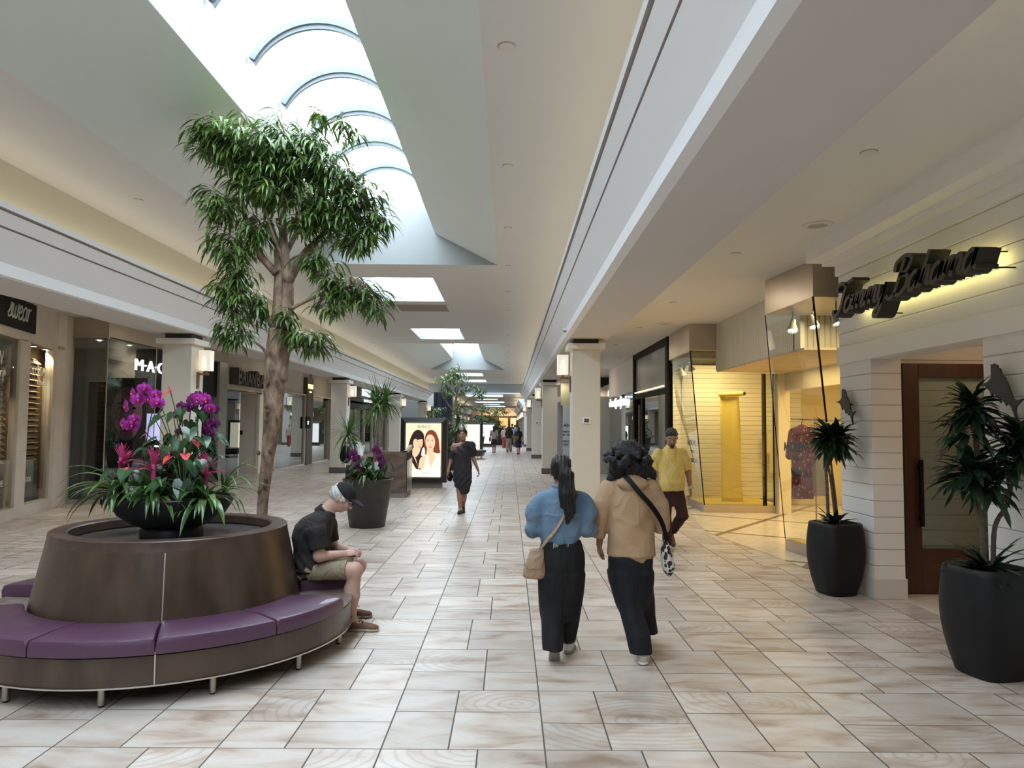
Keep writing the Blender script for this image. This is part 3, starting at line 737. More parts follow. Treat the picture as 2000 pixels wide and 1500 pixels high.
# letters' front face sits 0.3 m off the wall, their backs 0.12 m off it
m.v = [((X - .30) if abs(v[0] - (X - .30)) < 1e-4 else X - .13, v[1], v[2]) for v in m.v]
F2 = []
for f_ in m.f: F2.append(1 if all(abs(m.v[i][0] - (X - .30)) < 1e-4 for i in f_) else 0)
m.m = F2; m.build('letters', [mat('letter_sides', (.016, .014, .012), .6), M_letter], sg)
for yy, z in ((7.7, 3.14), (7.0, 2.86), (6.98, 3.1), (6.7, 3.17), (6.25, 3.18), (5.9, 3.0), (5.5, 3.1), (5.42, 2.96)): m = MB(); m.tube([(X - .14, yy, z), (X, yy, z)], .006, 6); m.build('standoff_pin', M_black, sg)
def area(name, loc, rot, sx, sy, power, col, spread=None):
    l = bpy.data.lights.new(name, 'AREA'); l.shape = 'RECTANGLE'; l.size = sx; l.size_y = sy; l.energy = power; l.color = col
    if spread: l.spread = spread
    o = bpy.data.objects.new(name, l); C.objects.link(o); o.location = loc; o.rotation_euler = rot; return o
def point(name, loc, power, col, r=.05):
    l = bpy.data.lights.new(name, 'POINT'); l.energy = power; l.color = col; l.shadow_soft_size = r
    o = bpy.data.objects.new(name, l); C.objects.link(o); o.location = loc; return o
def spot(name, loc, tgt, power, col, ang=60, r=.04, blend=.6):
    l = bpy.data.lights.new(name, 'SPOT'); l.energy = power; l.color = col; l.spot_size = math.radians(ang); l.spot_blend = blend; l.shadow_soft_size = r
    o = bpy.data.objects.new(name, l); C.objects.link(o); o.location = loc
    o.rotation_euler = (Vector(tgt) - Vector(loc)).to_track_quat('-Z', 'Y').to_euler(); return o
area('sign_backlight', (X - .115, 6.62, 3.04), (0, -PI / 2, 0), .10, 2.3, 3.0, (1, .86, .3))
area('passage_light', (5.2, 6.6, 2.9), (0, 0, 0), .8, .8, 9, (1, .62, .30))
# leaping marlins
def marlin(y, z, sc_, fl, label):
    t = thing('marlin_sculpture', label, 'wall sculpture', (X, y, z)); t.scale = (1, sc_ * fl, sc_)
    # silhouette in (u, v): nose up-left, tail down-right as seen from the hall
    top = [(-.30, .04), (-.17, .065), (-.12, .10), (-.115, .22), (-.09, .20), (-.075, .225), (-.055, .195), (-.035, .21), (-.02, .17), (.0, .175), (.015, .13), (.05, .10), (.09, .04), (.125, -.03), (.16, -.10), (.20, -.115), (.29, -.10), (.22, -.145), (.19, -.17), (.185, -.21), (.20, -.29), (.16, -.22), (.135, -.17)]
    bot = [(.08, -.13), (.07, -.155), (.045, -.12), (.0, -.085), (-.005, -.13), (-.04, -.075), (-.10, -.035), (-.115, -.075), (-.14, -.02), (-.20, .025)]
    P = top + bot; m = MB(); n = len(P)
    from mathutils.geometry import tessellate_polygon
    tr = tessellate_polygon([[Vector((0, a, b)) for a, b in P]])
    for x0_, x1_ in ((-.075, -.06),):
        vs = [(x1_, -a, b) for a, b in P] + [(x0_, -a, b) for a, b in P]
        fs = [tuple(q) for q in tr] + [tuple(i + n for i in q)[::-1] for q in tr] + [(i, (i + 1) % n, n + (i + 1) % n, n + i) for i in range(n)]
        m.add(vs, fs)
    m.build('body', mat('cut_steel', (.055, .053, .05), .5, .4), t)
    m = MB(); m.tube([(-.062, 0, 0), (0, 0, 0)], .012, 8); m.build('wall_pin', M_black, t)
marlin(8.07, 2.01, .78, 1, 'dark metal marlin on the white wall above the nearer-middle planter palm')
marlin(5.52, 2.06, .86, 1, 'dark metal marlin at the right edge, above the tall planter')

# ------------------------------------------------------------------ metal and glass vitrines of the pop-up shop
st = thing('popup_shopfront', 'tilted glass shop front with metal headers and yellow lit inside', 'shopfront', (0, 0, 0)); st['kind'] = 'structure'
m = MB(); m.prism([(3.73, 8.955, 3.36), (3.59, 10.25, 3.33), (4.9, 10.25, 3.33), (4.9, 8.955, 3.36)], (0, 0, 3.36), (0, 0, SA + .02)); m.build('metal_header', M_metal, st, bevel=.004)
m = MB(); m.box(3.585, 14.623, 3.285, 4.13, 14.66, SA); m.prism([(3.585, 14.623, 3.285), (3.59, 16.5, 3.24), (3.64, 16.5, 3.24), (3.64, 14.64, 3.285)], (0, 0, 3.28), (0, 0, SA + .03)); m.build('metal_header', M_metal, st, bevel=.003)
m = MB(); m.box(4.14, 10.4, 2.88, 4.2, 14.64, SA); m.box(4.13, 14.6, 2.88, 5.6, 14.66, SA); m.build('slatted_fascia', M_vslat, st)
m = MB(); m.box(4.15, 10.3, 2.85, 5.65, 14.66, 2.88); m.build('canopy_soffit', mat('pale_oak', (.60, .45, .27), .5, var=.1, scale=4, stretch=(.3, 3, 1)), st)
# near vitrine glass
g = MB(); g.quad((3.73, 8.96, 3.37), (3.59, 10.25, 3.33), (3.97, 10.62, .16), (4.14, 9.22, .16)); g.quad((3.73, 8.96, 3.37), (4.14, 9.22, .16), (4.9, 9.22, .16), (4.9, 8.96, 3.37)); 
g.build('glass_pane', M_glass, st)
m = MB(); m.tube([(3.73, 8.96, 3.37), (4.14, 9.22, .16)], .012, 6); m.tube([(3.59, 10.25, 3.33), (3.97, 10.62, .16)], .006, 6); m.build('glass_joint', M_black, st)
m = MB(); m.prism([(3.96, 10.6, 0), (4.12, 9.22, 0), (4.9, 9.22, 0), (4.9, 10.6, 0)], (0, 0, 0), (0, 0, .16)); m.build('plinth', M_metal, st)
M_yel = mat('yellow_fabric', (0.90, 0.66, 0.13), 0.8); M_cream = mat('cream_wall', (0.80, 0.69, 0.46), 0.8)
m = MB(); m.prism([(3.99, 10.57, .16), (4.15, 9.25, .16), (4.9, 9.25, .16), (4.9, 10.57, .16)], (0, 0, 0), (0, 0, .006)); m.build('display_floor', M_yel, st)
m = MB(); m.box(4.9, 8.37, 0, 4.95, 10.6, SA); m.box(4.9, 10.3, 3.0, 5.7, 10.6, SA); m.build('side_wall', M_cream, st); bx(4.14, 10.62, 2.88, 4.95, 10.66, SA).build('slatted_fascia', shiplap('vertical_slats_x', (.66, .63, .55), .085, 0, 'X'), st)
# far vitrine
g = MB(); g.quad((3.61, 14.64, 3.28), (4.01, 15.15, .156), (5.25, 15.15, .156), (5.10, 14.64, 3.28)); g.quad((3.59, 16.27, 3.24), (4.05, 16.72, .156), (4.01, 15.15, .156), (3.61, 14.64, 3.28))
g.build('glass_pane', M_glass, st)
m = MB(); m.tube([(3.61, 14.64, 3.28), (4.01, 15.15, .156)], .011, 6); m.build('glass_joint', M_black, st)
m = MB(); m.prism([(4.0, 15.14, 0), (5.56, 15.14, 0), (5.56, 16.9, 0), (4.05, 16.9, 0)], (0, 0, 0), (0, 0, .156)); m.build('plinth', M_metal, st)
m = MB(); m.box(4.04, 15.2, .156, 5.6, 16.9, .16); m.build('display_floor', M_yel, st)
m = MB()   # shiplap back wall curving into the ceiling
pr = [(16.60, .16)] + [(16.60 - .55 * (1 - math.cos(a)), 2.55 + .55 * math.sin(a)) for a in [i * PI / 16 for i in range(9)]]
for (ya, za), (yb, zb) in zip(pr, pr[1:]): m.quad((3.9, ya, za), (6.6, ya, za), (6.6, yb, zb), (3.9, yb, zb))
m.quad((3.7, 16.62, 0), (5.2, 16.62, 0), (5.2, 16.62, 3.9), (3.7, 16.62, 3.9))
m.build('curved_shiplap_wall', M_shipy, st)
m = MB(); m.box(5.22, 15.12, .15, 5.29, 15.18, 2.86); m.box(5.44, 15.13, .15, 5.46, 15.17, 2.86); m.build('door_post', M_black, st)
bx(5.29, 15.14, .16, 5.44, 15.16, 2.86).build('side_light', M_glass, st)
m = MB(); m.box(5.48, 14.95, 0, 5.72, 15.2, 2.86); m.box(5.62, 10.3, 0, 5.72, 11.4, 2.86); m.box(5.62, 10.3, 2.5, 5.72, 14.95, 2.86); m.build('entrance_wall', M_cream, st)
m = MB(); m.box(7.9, 9.0, 0, 8.0, 19, 3.2); m.box(5.7, 9.0, 3.0, 8, 16.9, 3.05); m.box(5.7, 16.9, 0, 8, 17.0, 3.2); m.box(5.7, 8.95, 0, 8, 9.0, 3.2); m.build('shop_interior', M_cream, st)
struct(bx(3.95, 8.37, 0, 9, 16.7, .003).build('floor', M_lobby))
# paper-edged strip where the cream lobby tiles meet the hall tiles
lob = MB(); edge = [(3.99, 16.7), (3.55, 14.2), (3.30, 12.4), (3.44, 11.15), (3.60, 10.27), (3.71, 9.156), (3.74, 8.37)]
lob.add([(x, y, .0035) for x, y in edge] + [(4.0, y, .0035) for x, y in edge], [(i, i + 1, 7 + i + 1, 7 + i) for i in range(6)]); struct(lob.build('floor', M_lobby))
# yellow banner on a roller
t = thing('paper_banner', 'tall yellow paper banner hanging from a roller in the far window', 'banner', (4.78, 15.9, 0))
m = MB(); n = 26; pts = []
for i in range(n + 1):
    z = .17 + (2.42 - .17) * i / n; yy = -.04 * math.sin(z * 1.6) - (.16 * max(0, (.5 - z)) / .5)
    pts.append((yy, z, .235 - .012 * math.sin(z * 2.3) - .02 * (z - .17)))
m.add([(-wa + 2 * wa * j / 6, ya + .02 * math.sin(j * .9), za) for ya, za, wa in pts for j in range(7)], [(i * 7 + j, i * 7 + j + 1, i * 7 + j + 8, i * 7 + j + 7) for i in range(n) for j in range(6)])
o = m.build('sheet', M_yel, t, smooth='all'); md = o.modifiers.new('s', 'SOLIDIFY'); md.thickness = .004
m = MB(); m.tube([(-.25, 0, 2.46), (.27, -.03, 2.48)], .05, 14); m.build('roller', M_yel, t, smooth=True); m = MB(); m.ball((.30, -.03, 2.48), .04); m.build('end_knob', M_black, t, smooth=True)
# garments on hangers inside
M_red = mat('red_leaf_print', (0.22, 0.045, 0.045), 0.8)
def _pr():
    nt = M_red.node_tree; g = NG(nt); b = nt.nodes['Principled BSDF']; tc = g.n('ShaderNodeTexCoord')
    v = g.n('ShaderNodeTexVoronoi'); v.inputs['Scale'].default_value = 26; mp = g.n('ShaderNodeMapping'); mp.inputs['Scale'].default_value = (1, 1, .55); mp.inputs['Rotation'].default_value = (0, .6, 0)
    nt.links.new(tc.outputs['Object'], mp.inputs[0]); nt.links.new(mp.outputs[0], v.inputs['Vector'])
    nt.links.new(g.mix(g.m('LESS_THAN', v.outputs['Distance'], .26), (0.34, 0.055, 0.05), (0.75, 0.62, 0.50)), b.inputs['Base Color'])
_pr()
def garment(x, y, z, w_, L, m_, label, name='hanging_dress', rz=0, rod=False):
    t = thing(name, label, 'garment', (x, y, z), rz)
    s = SDF(); s.ell((0, 0, -.10), (w_ * .42, .05, .10), k=.05); s.cone((0, 0, -.12), (0, 0, -L), w_ * .36, w_ * .46, .05)
    s.cone((-w_ * .38, 0, -.10), (-w_ * .52, 0, -.42), .06, .06, .04); s.cone((w_ * .38, 0, -.10), (w_ * .52, 0, -.42), .06, .06, .04)
    V, F = s.mesh(.02); V[:, 1] *= .28
    V[:, 1] += .015 * np.sin(V[:, 0] * 40) * np.clip(-V[:, 2] / L, 0, 1)
    V[:, 2] = np.maximum(V[:, 2], -L)
    m = MB(); m.add(V.tolist(), F.tolist()); m.build('cloth', m_, t, smooth='all')
    m = MB(); m.tube([(-w_ * .3, 0, -.05), (0, 0, .02), (w_ * .3, 0, -.05)], .006, 6); m.tube(crom([(0, 0, .02), (0, 0, .05), (.02, 0, .075), (0, 0, .095), (-.02, 0, .08)]), .004, 6); m.build('hanger', M_black, t)
    return t
garment(4.10, 10.30, 1.78, .34, 1.02, M_red, 'red dress with pale leaf print hanging behind the lettered window')
garment(4.36, 10.42, 1.74, .3, .95, mat('pale_linen', (.72, .64, .5), .9), 'plain cream garment beside the red printed dress')
t = thing('clothes_rail', 'thin steel clothes rail behind the lettered window', 'rail', (0, 0, 0)); m = MB(); m.tube([(3.95, 10.3, 1.875), (4.85, 10.4, 1.845)], .012, 8); m.build('rod', M_chrome, t, smooth=True); m = MB(); m.tube([(4.30, 10.33, .166), (4.30, 10.33, 1.86)], .01, 8); m.build('upright', M_chrome, t, smooth=True)
for i, x in enumerate((5.9, 6.05, 6.2, 6.35, 6.5)):
    garment(x, 16.3, 1.65, .3, .9, mat('knit_%d' % i, ((.75, .6, .3), (.8, .7, .45), (.7, .55, .3), (.8, .75, .6), (.6, .5, .35))[i], .9), 'pale hanging garment deep inside the yellow lit shop', rz=.3 * i)['group'] = 'pale garments on the inner rail'
# window lettering
t = thing('window_lettering', 'black serif lettering ANDREWS POP-UP RENO SALE on the near glass', 'lettering', (0, 0, 0))
def tiltlabel(txt, size, yc, z, m, sx=1.0, bold=0.0):
    # the glass tilts: find x on the pane at this height
    f = (3.35 - z) / 3.19; xa = 3.66 + .40 * f - .012
    text_mb(txt, size, m, (xa, yc, z), (.125, -.99, 0), (-.12, 0, .99), .004, sx=sx, align='CENTER', bold=bold)
m = MB(); tiltlabel('ANDREWS', .165, 9.95, 1.43, m, .85, .006); tiltlabel('POP-UP', .10, 9.93, 1.30, m, .8, .004); tiltlabel('RENO SALE', .125, 9.90, 1.10, m, .8, .005); m.build('letters', M_black, t)
t = thing('window_lettering', 'faint dark lettering ANDREWS POP-UP RENO SALE on the far tilted glass', 'lettering', (0, 0, 0)); m = MB()
for txt, s_, z in (('ANDREWS', .17, 1.36), ('POP-UP', .1, 1.2), ('RENO SALE', .13, 1.0)):
    text_mb(txt, s_, m, (3.60 + .42 * (3.28 - z) / 3.12 - .01, 15.5, z), (.03, -1, 0), (-.13, 0, .99), .004, sx=.8, align='CENTER')
m.build('letters', mat('faint_letters', (.06, .06, .055), .6), t)
# spotlights hanging in both vitrines
def track_spot(x, y, z, label, aim=(0, -.3, -1)):
    t = thing('track_spotlight', label, 'spotlight', (x, y, z), group='pale track spotlights in the vitrines')
    a = Vector(aim).normalized(); R = a.to_track_quat('Z', 'Y').to_matrix()
    m = MB(); m.T = R.to_4x4(); m.lathe([(.02, -.11), (.035, -.10), (.04, -.03), (.075, .07), (.07, .075), (.055, .06)], 18); m.build('lamp_head', M_cap, t, smooth=True)
    m = MB(); m.T = R.to_4x4(); m.lathe([(.055, .058), (0, .058)], 18); m.build('bulb', M_lampw, t)
    m = MB(); m.tube([(0, 0, .22), (0, 0, .05)], .01, 6); m.build('stem', M_grey, t); return t
for i, (x, y) in enumerate(((3.86, 9.95), (3.98, 9.55), (4.12, 9.2))): track_spot(x, y, 3.13, ['left', 'middle', 'right'][i] + ' one of three pale spotlights high in the near glass vitrine', (-.2 + i * .2, -.35, -1))
track_spot(3.86, 15.6, 3.02, 'pale spotlight at the top of the far glass vitrine', (.4, .3, -1)); track_spot(3.82, 16.2, 2.95, 'second spotlight behind the far tilted glass', (.4, 0, -1))
area('yellow_shop_light', (6.8, 12.5, 2.95), (0, 0, 0), 1.6, 4.5, 75, (1, .74, .30)); area('vitrine_light', (4.4, 15.7, 3.0), (.35, 0, 0), 1.0, .5, 22, (1, .80, .42))
area('vitrine_light', (4.35, 9.8, 3.28), (0, 0, 0), .8, .7, 12, (1, .80, .45)); area('lobby_light', (4.9, 12.6, 2.82), (0, 0, 0), 1.0, 2.5, 22, (1, .76, .36))

# ------------------------------------------------------------------ black shopfront with ribbed upper glass
t = thing('black_shopfront', 'tall black framed shop front with ribbed lit glass on top', 'shopfront', (0, 0, 0)); t['kind'] = 'structure'
XB = 3.60
m = MB(); m.box(XB, 16.74, 0, XB + .12, 16.98, SA); m.box(XB, 21.2, 0, XB + .12, 21.45, SA); m.box(XB, 16.9, 3.66, XB + .12, 21.3, SA); m.box(XB, 16.9, 2.52, XB + .12, 21.3, 2.66); m.box(XB, 19.9, 0, XB + .12, 20.15, 2.52); m.box(XB, 16.72, 0, 5.5, 16.74, SA); m.build('frame', M_black, t)
m = MB(); m.box(XB + .06, 16.98, 2.66, XB + .08, 21.2, 3.66); m.build('ribbed_glass', shiplap('ribbed_panel', (.22, .23, .23), .11, 0, 'Y', .03, .6, .3), t)
bx(XB + .04, 16.98, 0, XB + .05, 19.9, 2.52).build('glass_pane', M_glassd, t)
m = MB(); m.box(XB + .03, 20.55, 0, XB + .06, 20.66, 2.35); m.build('brass_pull', mat('brass', (.35, .22, .08), .4, .9), t)
m = MB(); m.box(XB + 1.6, 16.9, 0, XB + 1.7, 21.4, 3.6); m.box(XB + .1, 21.3, 0, 6, 21.4, 3.6); m.build('inner_wall', M_darkint, t)
m = MB(); m.box(XB + .3, 18.1, .8, XB + .36, 18.16, 1.75); m.box(XB + .3, 17.5, .8, XB + .36, 17.6, 1.75); m.build('light_strip', emis('strip', (1, .95, .85), 3), t)
m = MB(); m.box(XB - .004, 17.2, 2.70, XB + .03, 21.1, 2.72); m.build('cove_strip', emis('warm_strip', (1, .84, .45), 2.0), t)
# white shop beyond, with lit name
t = thing('white_shopfront', 'white shop front with grey glass beyond the black frame', 'shopfront', (0, 0, 0)); t['kind'] = 'structure'
m = MB(); m.box(3.66, 21.45, 2.80, 3.9, 27.0, SA); m.build('fascia_board', M_wall if False else M_cap, t); bx(3.70, 21.45, 0, 3.71, 27, 2.8).build('glass_pane', glass('green_glass', (.5, .58, .54), .25), t)
m = MB(); m.box(4.4, 21.45, 0, 4.5, 27, 3); m.build('inner_wall', M_grey, t); m = MB()
for i in range(26): m.box(4.0, 21.9 + (i % 2) * .12, .3 + i * .085, 4.04, 22.2 + (i % 3) * .1, .33 + i * .085)
m.build('shelf_rack', M_black, t)
t = thing('shop_sign', 'small lit white lowercase sign dana jordan beside the black shop front', 'sign', (0, 0, 0)); m = MB(); text_mb('dana jordan', .42, m, (3.62, 26.6, 2.44), (0, -1, 0), (0, 0, 1), .05, sx=1.75); m.build('letters', M_emw, t)
t = thing('grey_shop_pier', 'light grey wall pier between column and the lit white sign', 'pier', (0, 0, 0)); t['kind'] = 'structure'
m = MB(); m.box(3.25, 27.2, 0, 3.9, 27.6, 2.85); m.box(3.9, 27.0, 0, 4.0, 31, 3.4); m.build('pier', mat('pale_grey_wall', (.46, .47, .46), .8), t)
# shelves of goods glimpsed between column and pier
for i in range(5):
    t = thing('display_shelf', 'lit shelf of small goods behind the nearest column, tier %s from the floor' % ['first', 'second', 'third', 'fourth', 'fifth'][i], 'shelf', (3.05, 29.0, .35 + i * .48)); bx(0, 0, 0, .9, .4, .04).build('board', M_cap, t)
    m = MB()
    for j in range(6): m.box(.05 + j * .14, .1, .04, .13 + j * .14, .2, .14 + .1 * rnd.random())
    m.build('goods', [M_cream, M_navy, M_yel][i % 3], t)
bx_ = thing('shop_back_panel', 'dim warm shop wall behind the display shelves', 'wall panel', (2.9, 29.5, 0)); bx_['kind'] = 'structure'; bx(0, 0, 0, 1.2, .05, 3.3).build('panel', M_wall, bx_)
area('shelf_light', (3.4, 28.8, 3.2), (0, 0, 0), .6, .4, 14, (1, .9, .7))
# poster front between first and second column
t = thing('poster_shopfront', 'bluish white window poster with grey text lines between the right columns', 'shopfront', (0, 0, 0)); t['kind'] = 'structure'
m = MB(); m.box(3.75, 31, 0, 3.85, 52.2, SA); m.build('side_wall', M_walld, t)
m = MB(); m.box(2.5, 34.4, .35, 3.22, 34.44, 2.72); m.build('poster_panel', mat('poster_white', (.50, .58, .66), .5), t)
m = MB(); text_mb('ANDE', .24, m, (2.52, 34.39, 1.70), (1, 0, 0), (0, 0, 1), .01)
for s_, z in (('lease', 1.45), ('ee do', 1.3), ('pliers', 1.0), ('njoy a', .85)): text_mb(s_, .15, m, (2.5, 34.39, z), (1, 0, 0), (0, 0, 1), .01)
m.build('lettering', M_dark, t)
m = MB(); m.box(3.22, 34.3, 0, 3.30, 34.5, 3.3); m.box(3.36, 33.9, .0, 3.75, 34.1, 2.7); m.build('frame', M_black, t); bx(3.36, 33.86, .85, 3.75, 33.9, 1.5).build('red_panel', mat('red_board', (.25, .02, .02), .6), t)
m = MB(); m.box(2.4, 34.45, 2.72, 3.75, 34.6, SA); m.build('lit_header', mat('olive_header', (.42, .42, .30), .7), t)
m = MB(); m.box(2.3, 35.2, 0, 3.75, 35.3, 2.9); m.build('inner_wall', M_grey, t)
# ------------------------------------------------------------------ left-hand shops
def seg_wall(mb, a, b, z0, z1, th=.15, mi=0):
    """vertical wall slab from plan point a to b, thickness away from the hall (to the left of a->b)"""
    ax, ay = a; bx2, by = b; d = Vector((bx2 - ax, by - ay, 0)).normalized(); n = Vector((-d.y, d.x, 0)) * th
    return mb.prism([(ax, ay, z0), (bx2, by, z0), (bx2 + n.x, by + n.y, z0), (ax + n.x, ay + n.y, z0)], (0, 0, z0), (0, 0, z1), mi)
def lerp(a, b, t): return (a[0] + (b[0] - a[0]) * t, a[1] + (b[1] - a[1]) * t)
bay = thing('menswear_shopfront', 'cream stone menswear shop front with two tall windows at the left edge', 'shopfront', (0, 0, 0)); bay['kind'] = 'structure'
def bp_(y): return (-8.76 - .2586 * (y - 12.78), y)
A = bp_(9.0); D = bp_(15.2); E_ = (-9.45, 15.88)
M_bay = M_stone
WN = ((11.2, 13.33), (13.785, 14.99))
m = MB(); seg_wall(m, A, D, 0, .20); seg_wall(m, A, D, 3.26, SL)
for y0_, y1_ in ((9.0, 11.2), (13.33, 13.785), (14.99, 15.2)): seg_wall(m, bp_(y0_), bp_(y1_), .20, 3.26)
seg_wall(m, D, (-9.36, 15.45), 0, SL, .25); seg_wall(m, (-9.42, 15.40), E_, 0, SL, .4)
m.build('stone_wall', M_bay, bay)
m = MB()
for y0_, y1_ in WN:
    a, b = bp_(y0_), bp_(y1_); d = Vector((b[0] - a[0], b[1] - a[1], 0)).normalized(); n = Vector((-d.y, d.x, 0)) * .05
    m.quad((a[0] + n.x, a[1] + n.y, .2), (b[0] + n.x, b[1] + n.y, .2), (b[0] + n.x, b[1] + n.y, 3.26), (a[0] + n.x, a[1] + n.y, 3.26))
m.build('glass_pane', M_glass, bay)
m = MB()
for z_ in (1.2, 2.4): seg_wall(m, bp_(13.33), bp_(13.785), z_, z_ + .006, -.004)
for y_ in (15.21,): m.box(-9.40, y_, 3.26, -9.36, 15.4, 3.32)
m.build('stone_joint', M_walld, bay)
M_slat = mat('oak_slats', (.52, .36, .19), .5, var=.15, scale=6); M_oak = mat('oak_panel', (.40, .28, .16), .6, var=.12, scale=3)
for (y0_, y1_), (q0, q1, l0, l1), lab in ((WN[0], (.3, 2.75, .5, 2.35), 'louvred oak display screen in the left menswear window'), (WN[1], (.56, 1.75, .60, 1.32), 'louvred oak display screen in the right menswear window')):
    a, b = bp_(y0_), bp_(y1_); d = Vector((b[0] - a[0], b[1] - a[1], 0)); d.normalize(); n = Vector((-d.y, d.x, 0))
    t = thing('display_screen', lab, 'display', (a[0] + n.x * .30, a[1] + n.y * .30, 0), math.atan2(d.y, d.x))
    bx(q0, .04, 0, q1, .08, 3.4).build('back_panel', M_oak, t)
    m = MB(); x0_, x1_ = l0, l1
    for i in range(18):
        z = .98 + i * .113; m.add([(x0_, -.05, z), (x1_, -.05, z), (x1_, .02, z + .065), (x0_, .02, z + .065), (x0_, -.06, z + .012), (x1_, -.06, z + .012), (x1_, .01, z + .077), (x0_, .01, z + .077)], [(0, 3, 2, 1), (4, 5, 6, 7), (0, 1, 5, 4), (2, 3, 7, 6), (1, 2, 6, 5), (0, 4, 7, 3)])
    m.build('louvre', M_slat, t); bx(l0, .01, .98, l1, .035, 3.0).build('dark_backing', M_darkint, t)
    bx(l0 + .05, -.10, .2, l1 - .1, .02, .82).build('display_plinth', M_darkint, t)
t = thing('shop_sign', 'black fascia sign with grey script ending swear at the left edge', 'sign', (0, 0, 0))
d = Vector((D[0] - A[0], D[1] - A[1], 0)).normalized(); n = Vector((-d.y, d.x, 0)); e0 = Vector((*bp_(13.87), 0)) - n * .04; s0 = Vector((*bp_(10.6), 0)) - n * .04
m = MB(); m.prism([(s0.x, s0.y, 3.41), (e0.x, e0.y, 3.41), (e0.x + n.x * .04, e0.y + n.y * .04, 3.41), (s0.x + n.x * .04, s0.y + n.y * .04, 3.41)], (0, 0, 3.41), (0, 0, 3.95)); m.build('board', M_black, t)
m = MB(); p = Vector((*bp_(12.56), 0)) - n * .055; script_mb('swear', m, (p.x, p.y, 3.58), d, (0, 0, 1), .245, .034, -.012, .25, 0.0, track=.98); m.build('letters', mat('silver_letters', (.5, .5, .5), .5), t)
M_white_vinyl = mat('white_vinyl', (.70, .68, .64), .6)
t = thing('window_lettering', 'white Bayview Menswear lettering high on the right menswear window', 'lettering', (0, 0, 0)); m = MB()
p = Vector((*bp_(13.84), 0)) + n * .03
text_mb('Bayview', .36, m, (p.x, p.y, 2.66), d, (0, 0, 1), .004, sx=.72); p2 = p + d * .42; script_mb('Menswear', m, (p2.x, p2.y, 2.47), d, (0, 0, 1), .068, .014, .003, .3, 0); text_mb('LOCAL', .13, m, (p.x, p.y, .62), d, (0, 0, 1), .004, sx=.8); m.build('letters', M_white_vinyl, t)
t = thing('window_lettering', 'white lettering cut by the photo edge on the left menswear window', 'lettering', (0, 0, 0)); m = MB()
p = Vector((*bp_(11.55), 0)) + n * .03
text_mb('BAYVIEW', .36, m, (p.x, p.y, 2.72), d, (0, 0, 1), .004, sx=.78); p2 = p + d * .15; script_mb('Menswear', m, (p2.x, p2.y, 2.50), d, (0, 0, 1), .13, .022, .003, .3, 0); text_mb('STORE', .15, m, (p.x + d.x * .95, p.y + d.y * .95, .62), d, (0, 0, 1), .004); m.build('letters', M_white_vinyl, t)
for k, (yy, z) in enumerate(((12.2, 3.2), (14.35, 3.22), (14.95, 3.22))):
    a = bp_(yy); a = (a[0] + n.x * .15, a[1] + n.y * .15); t = thing('downlight', ['small lit downlight in the left menswear window', 'small lit downlight in the right menswear window', 'second small lit downlight in the right menswear window'][k], 'light', (a[0], a[1], z)); m = MB(); m.lathe([(.06, 0), (.06, .03), (0, .03)], 14); m.build('trim_ring', M_cap, t); m = MB(); m.lathe([(.045, -.004), (0, -.004)], 14); m.build('bulb', M_lampw, t)
    spot('downlight_beam', (a[0], a[1], z - .05), (a[0] + n.x * .15 + .15 * d.x, a[1] + n.y * .15 + .15 * d.y, 1.0), 60, (1, .80, .52), 100)
seg = MB(); seg_wall(seg, (bp_(11.0)[0] - .3, 11.0), (bp_(15.3)[0] - .28, 15.3), 3.22, 3.26, .01); 
m = MB(); q = [bp_(11.0), bp_(15.1)]; m.prism([(q[0][0], q[0][1], 3.24), (q[1][0], q[1][1], 3.24), (q[1][0] - .9, q[1][1] + .3, 3.24), (q[0][0] - .9, q[0][1] - .1, 3.24)], (0, 0, 0), (0, 0, .02)); m.build('window_soffit', M_wall, bay)

# cosmetics shop
ms = thing('cosmetics_shopfront', 'frameless glass corner of the black cosmetics shop behind the orchids', 'shopfront', (0, 0, 0)); ms['kind'] = 'structure'
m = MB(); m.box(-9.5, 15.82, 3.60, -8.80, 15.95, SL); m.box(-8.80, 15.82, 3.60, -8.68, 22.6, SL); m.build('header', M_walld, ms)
m = MB(); m.box(-9.5, 15.80, 0, -8.66, 15.9, .10); m.box(-8.72, 15.8, 0, -8.64, 18.0, .10); m.box(-9.5, 15.79, .1, -9.46, 15.83, 3.6); m.box(-9.5, 15.8, 3.57, -8.66, 15.84, 3.6); m.build('sill_frame', M_chrome, ms)
m = MB(); m.quad((-9.46, 15.82, .1), (-8.69, 15.82, .1), (-8.69, 15.82, 3.58), (-9.46, 15.82, 3.58)); m.quad((-8.69, 15.82, .1), (-8.69, 18.0, .1), (-8.69, 18.0, 3.58), (-8.69, 15.82, 3.58)); m.build('glass_pane', M_glass, ms)
m = MB(); m.tube([(-8.69, 15.82, .1), (-8.69, 15.82, 3.58)], .012, 6); m.tube([(-8.69, 18.0, .1), (-8.69, 18.0, 3.58)], .012, 6); m.build('glass_joint', M_chrome, ms)
m = MB(); m.box(-12.5, 15.86, 0, -12.4, 22.5, 3.9); m.box(-12.5, 22.4, 0, -8.8, 22.5, 3.9); m.box(-9.9, 15.86, 0, -9.75, 17.0, 2.8); m.build('inner_wall', M_darkint, ms); bx(-8.95, 22.0, 0, -8.70, 22.6, 3.6).build('pane_stand_in', mat('pane_reflection_grey', (.20, .21, .18), .3), ms)  # last box is solid, its greenish grey standing for reflections in a glass pane
m = MB(); m.box(-12.5, 15.86, 3.58, -8.8, 22.5, 3.62); m.box(-12.5, 18.2, 2.75, -9.0, 18.3, 3.58); m.build('inner_soffit', mat('warm_soffit', (.5, .46, .4), .8), ms)
m = MB(); m.box(-9.3, 18.2, 2.55, -8.78, 22.3, 3.58); m.build('sign_board', M_black, ms)
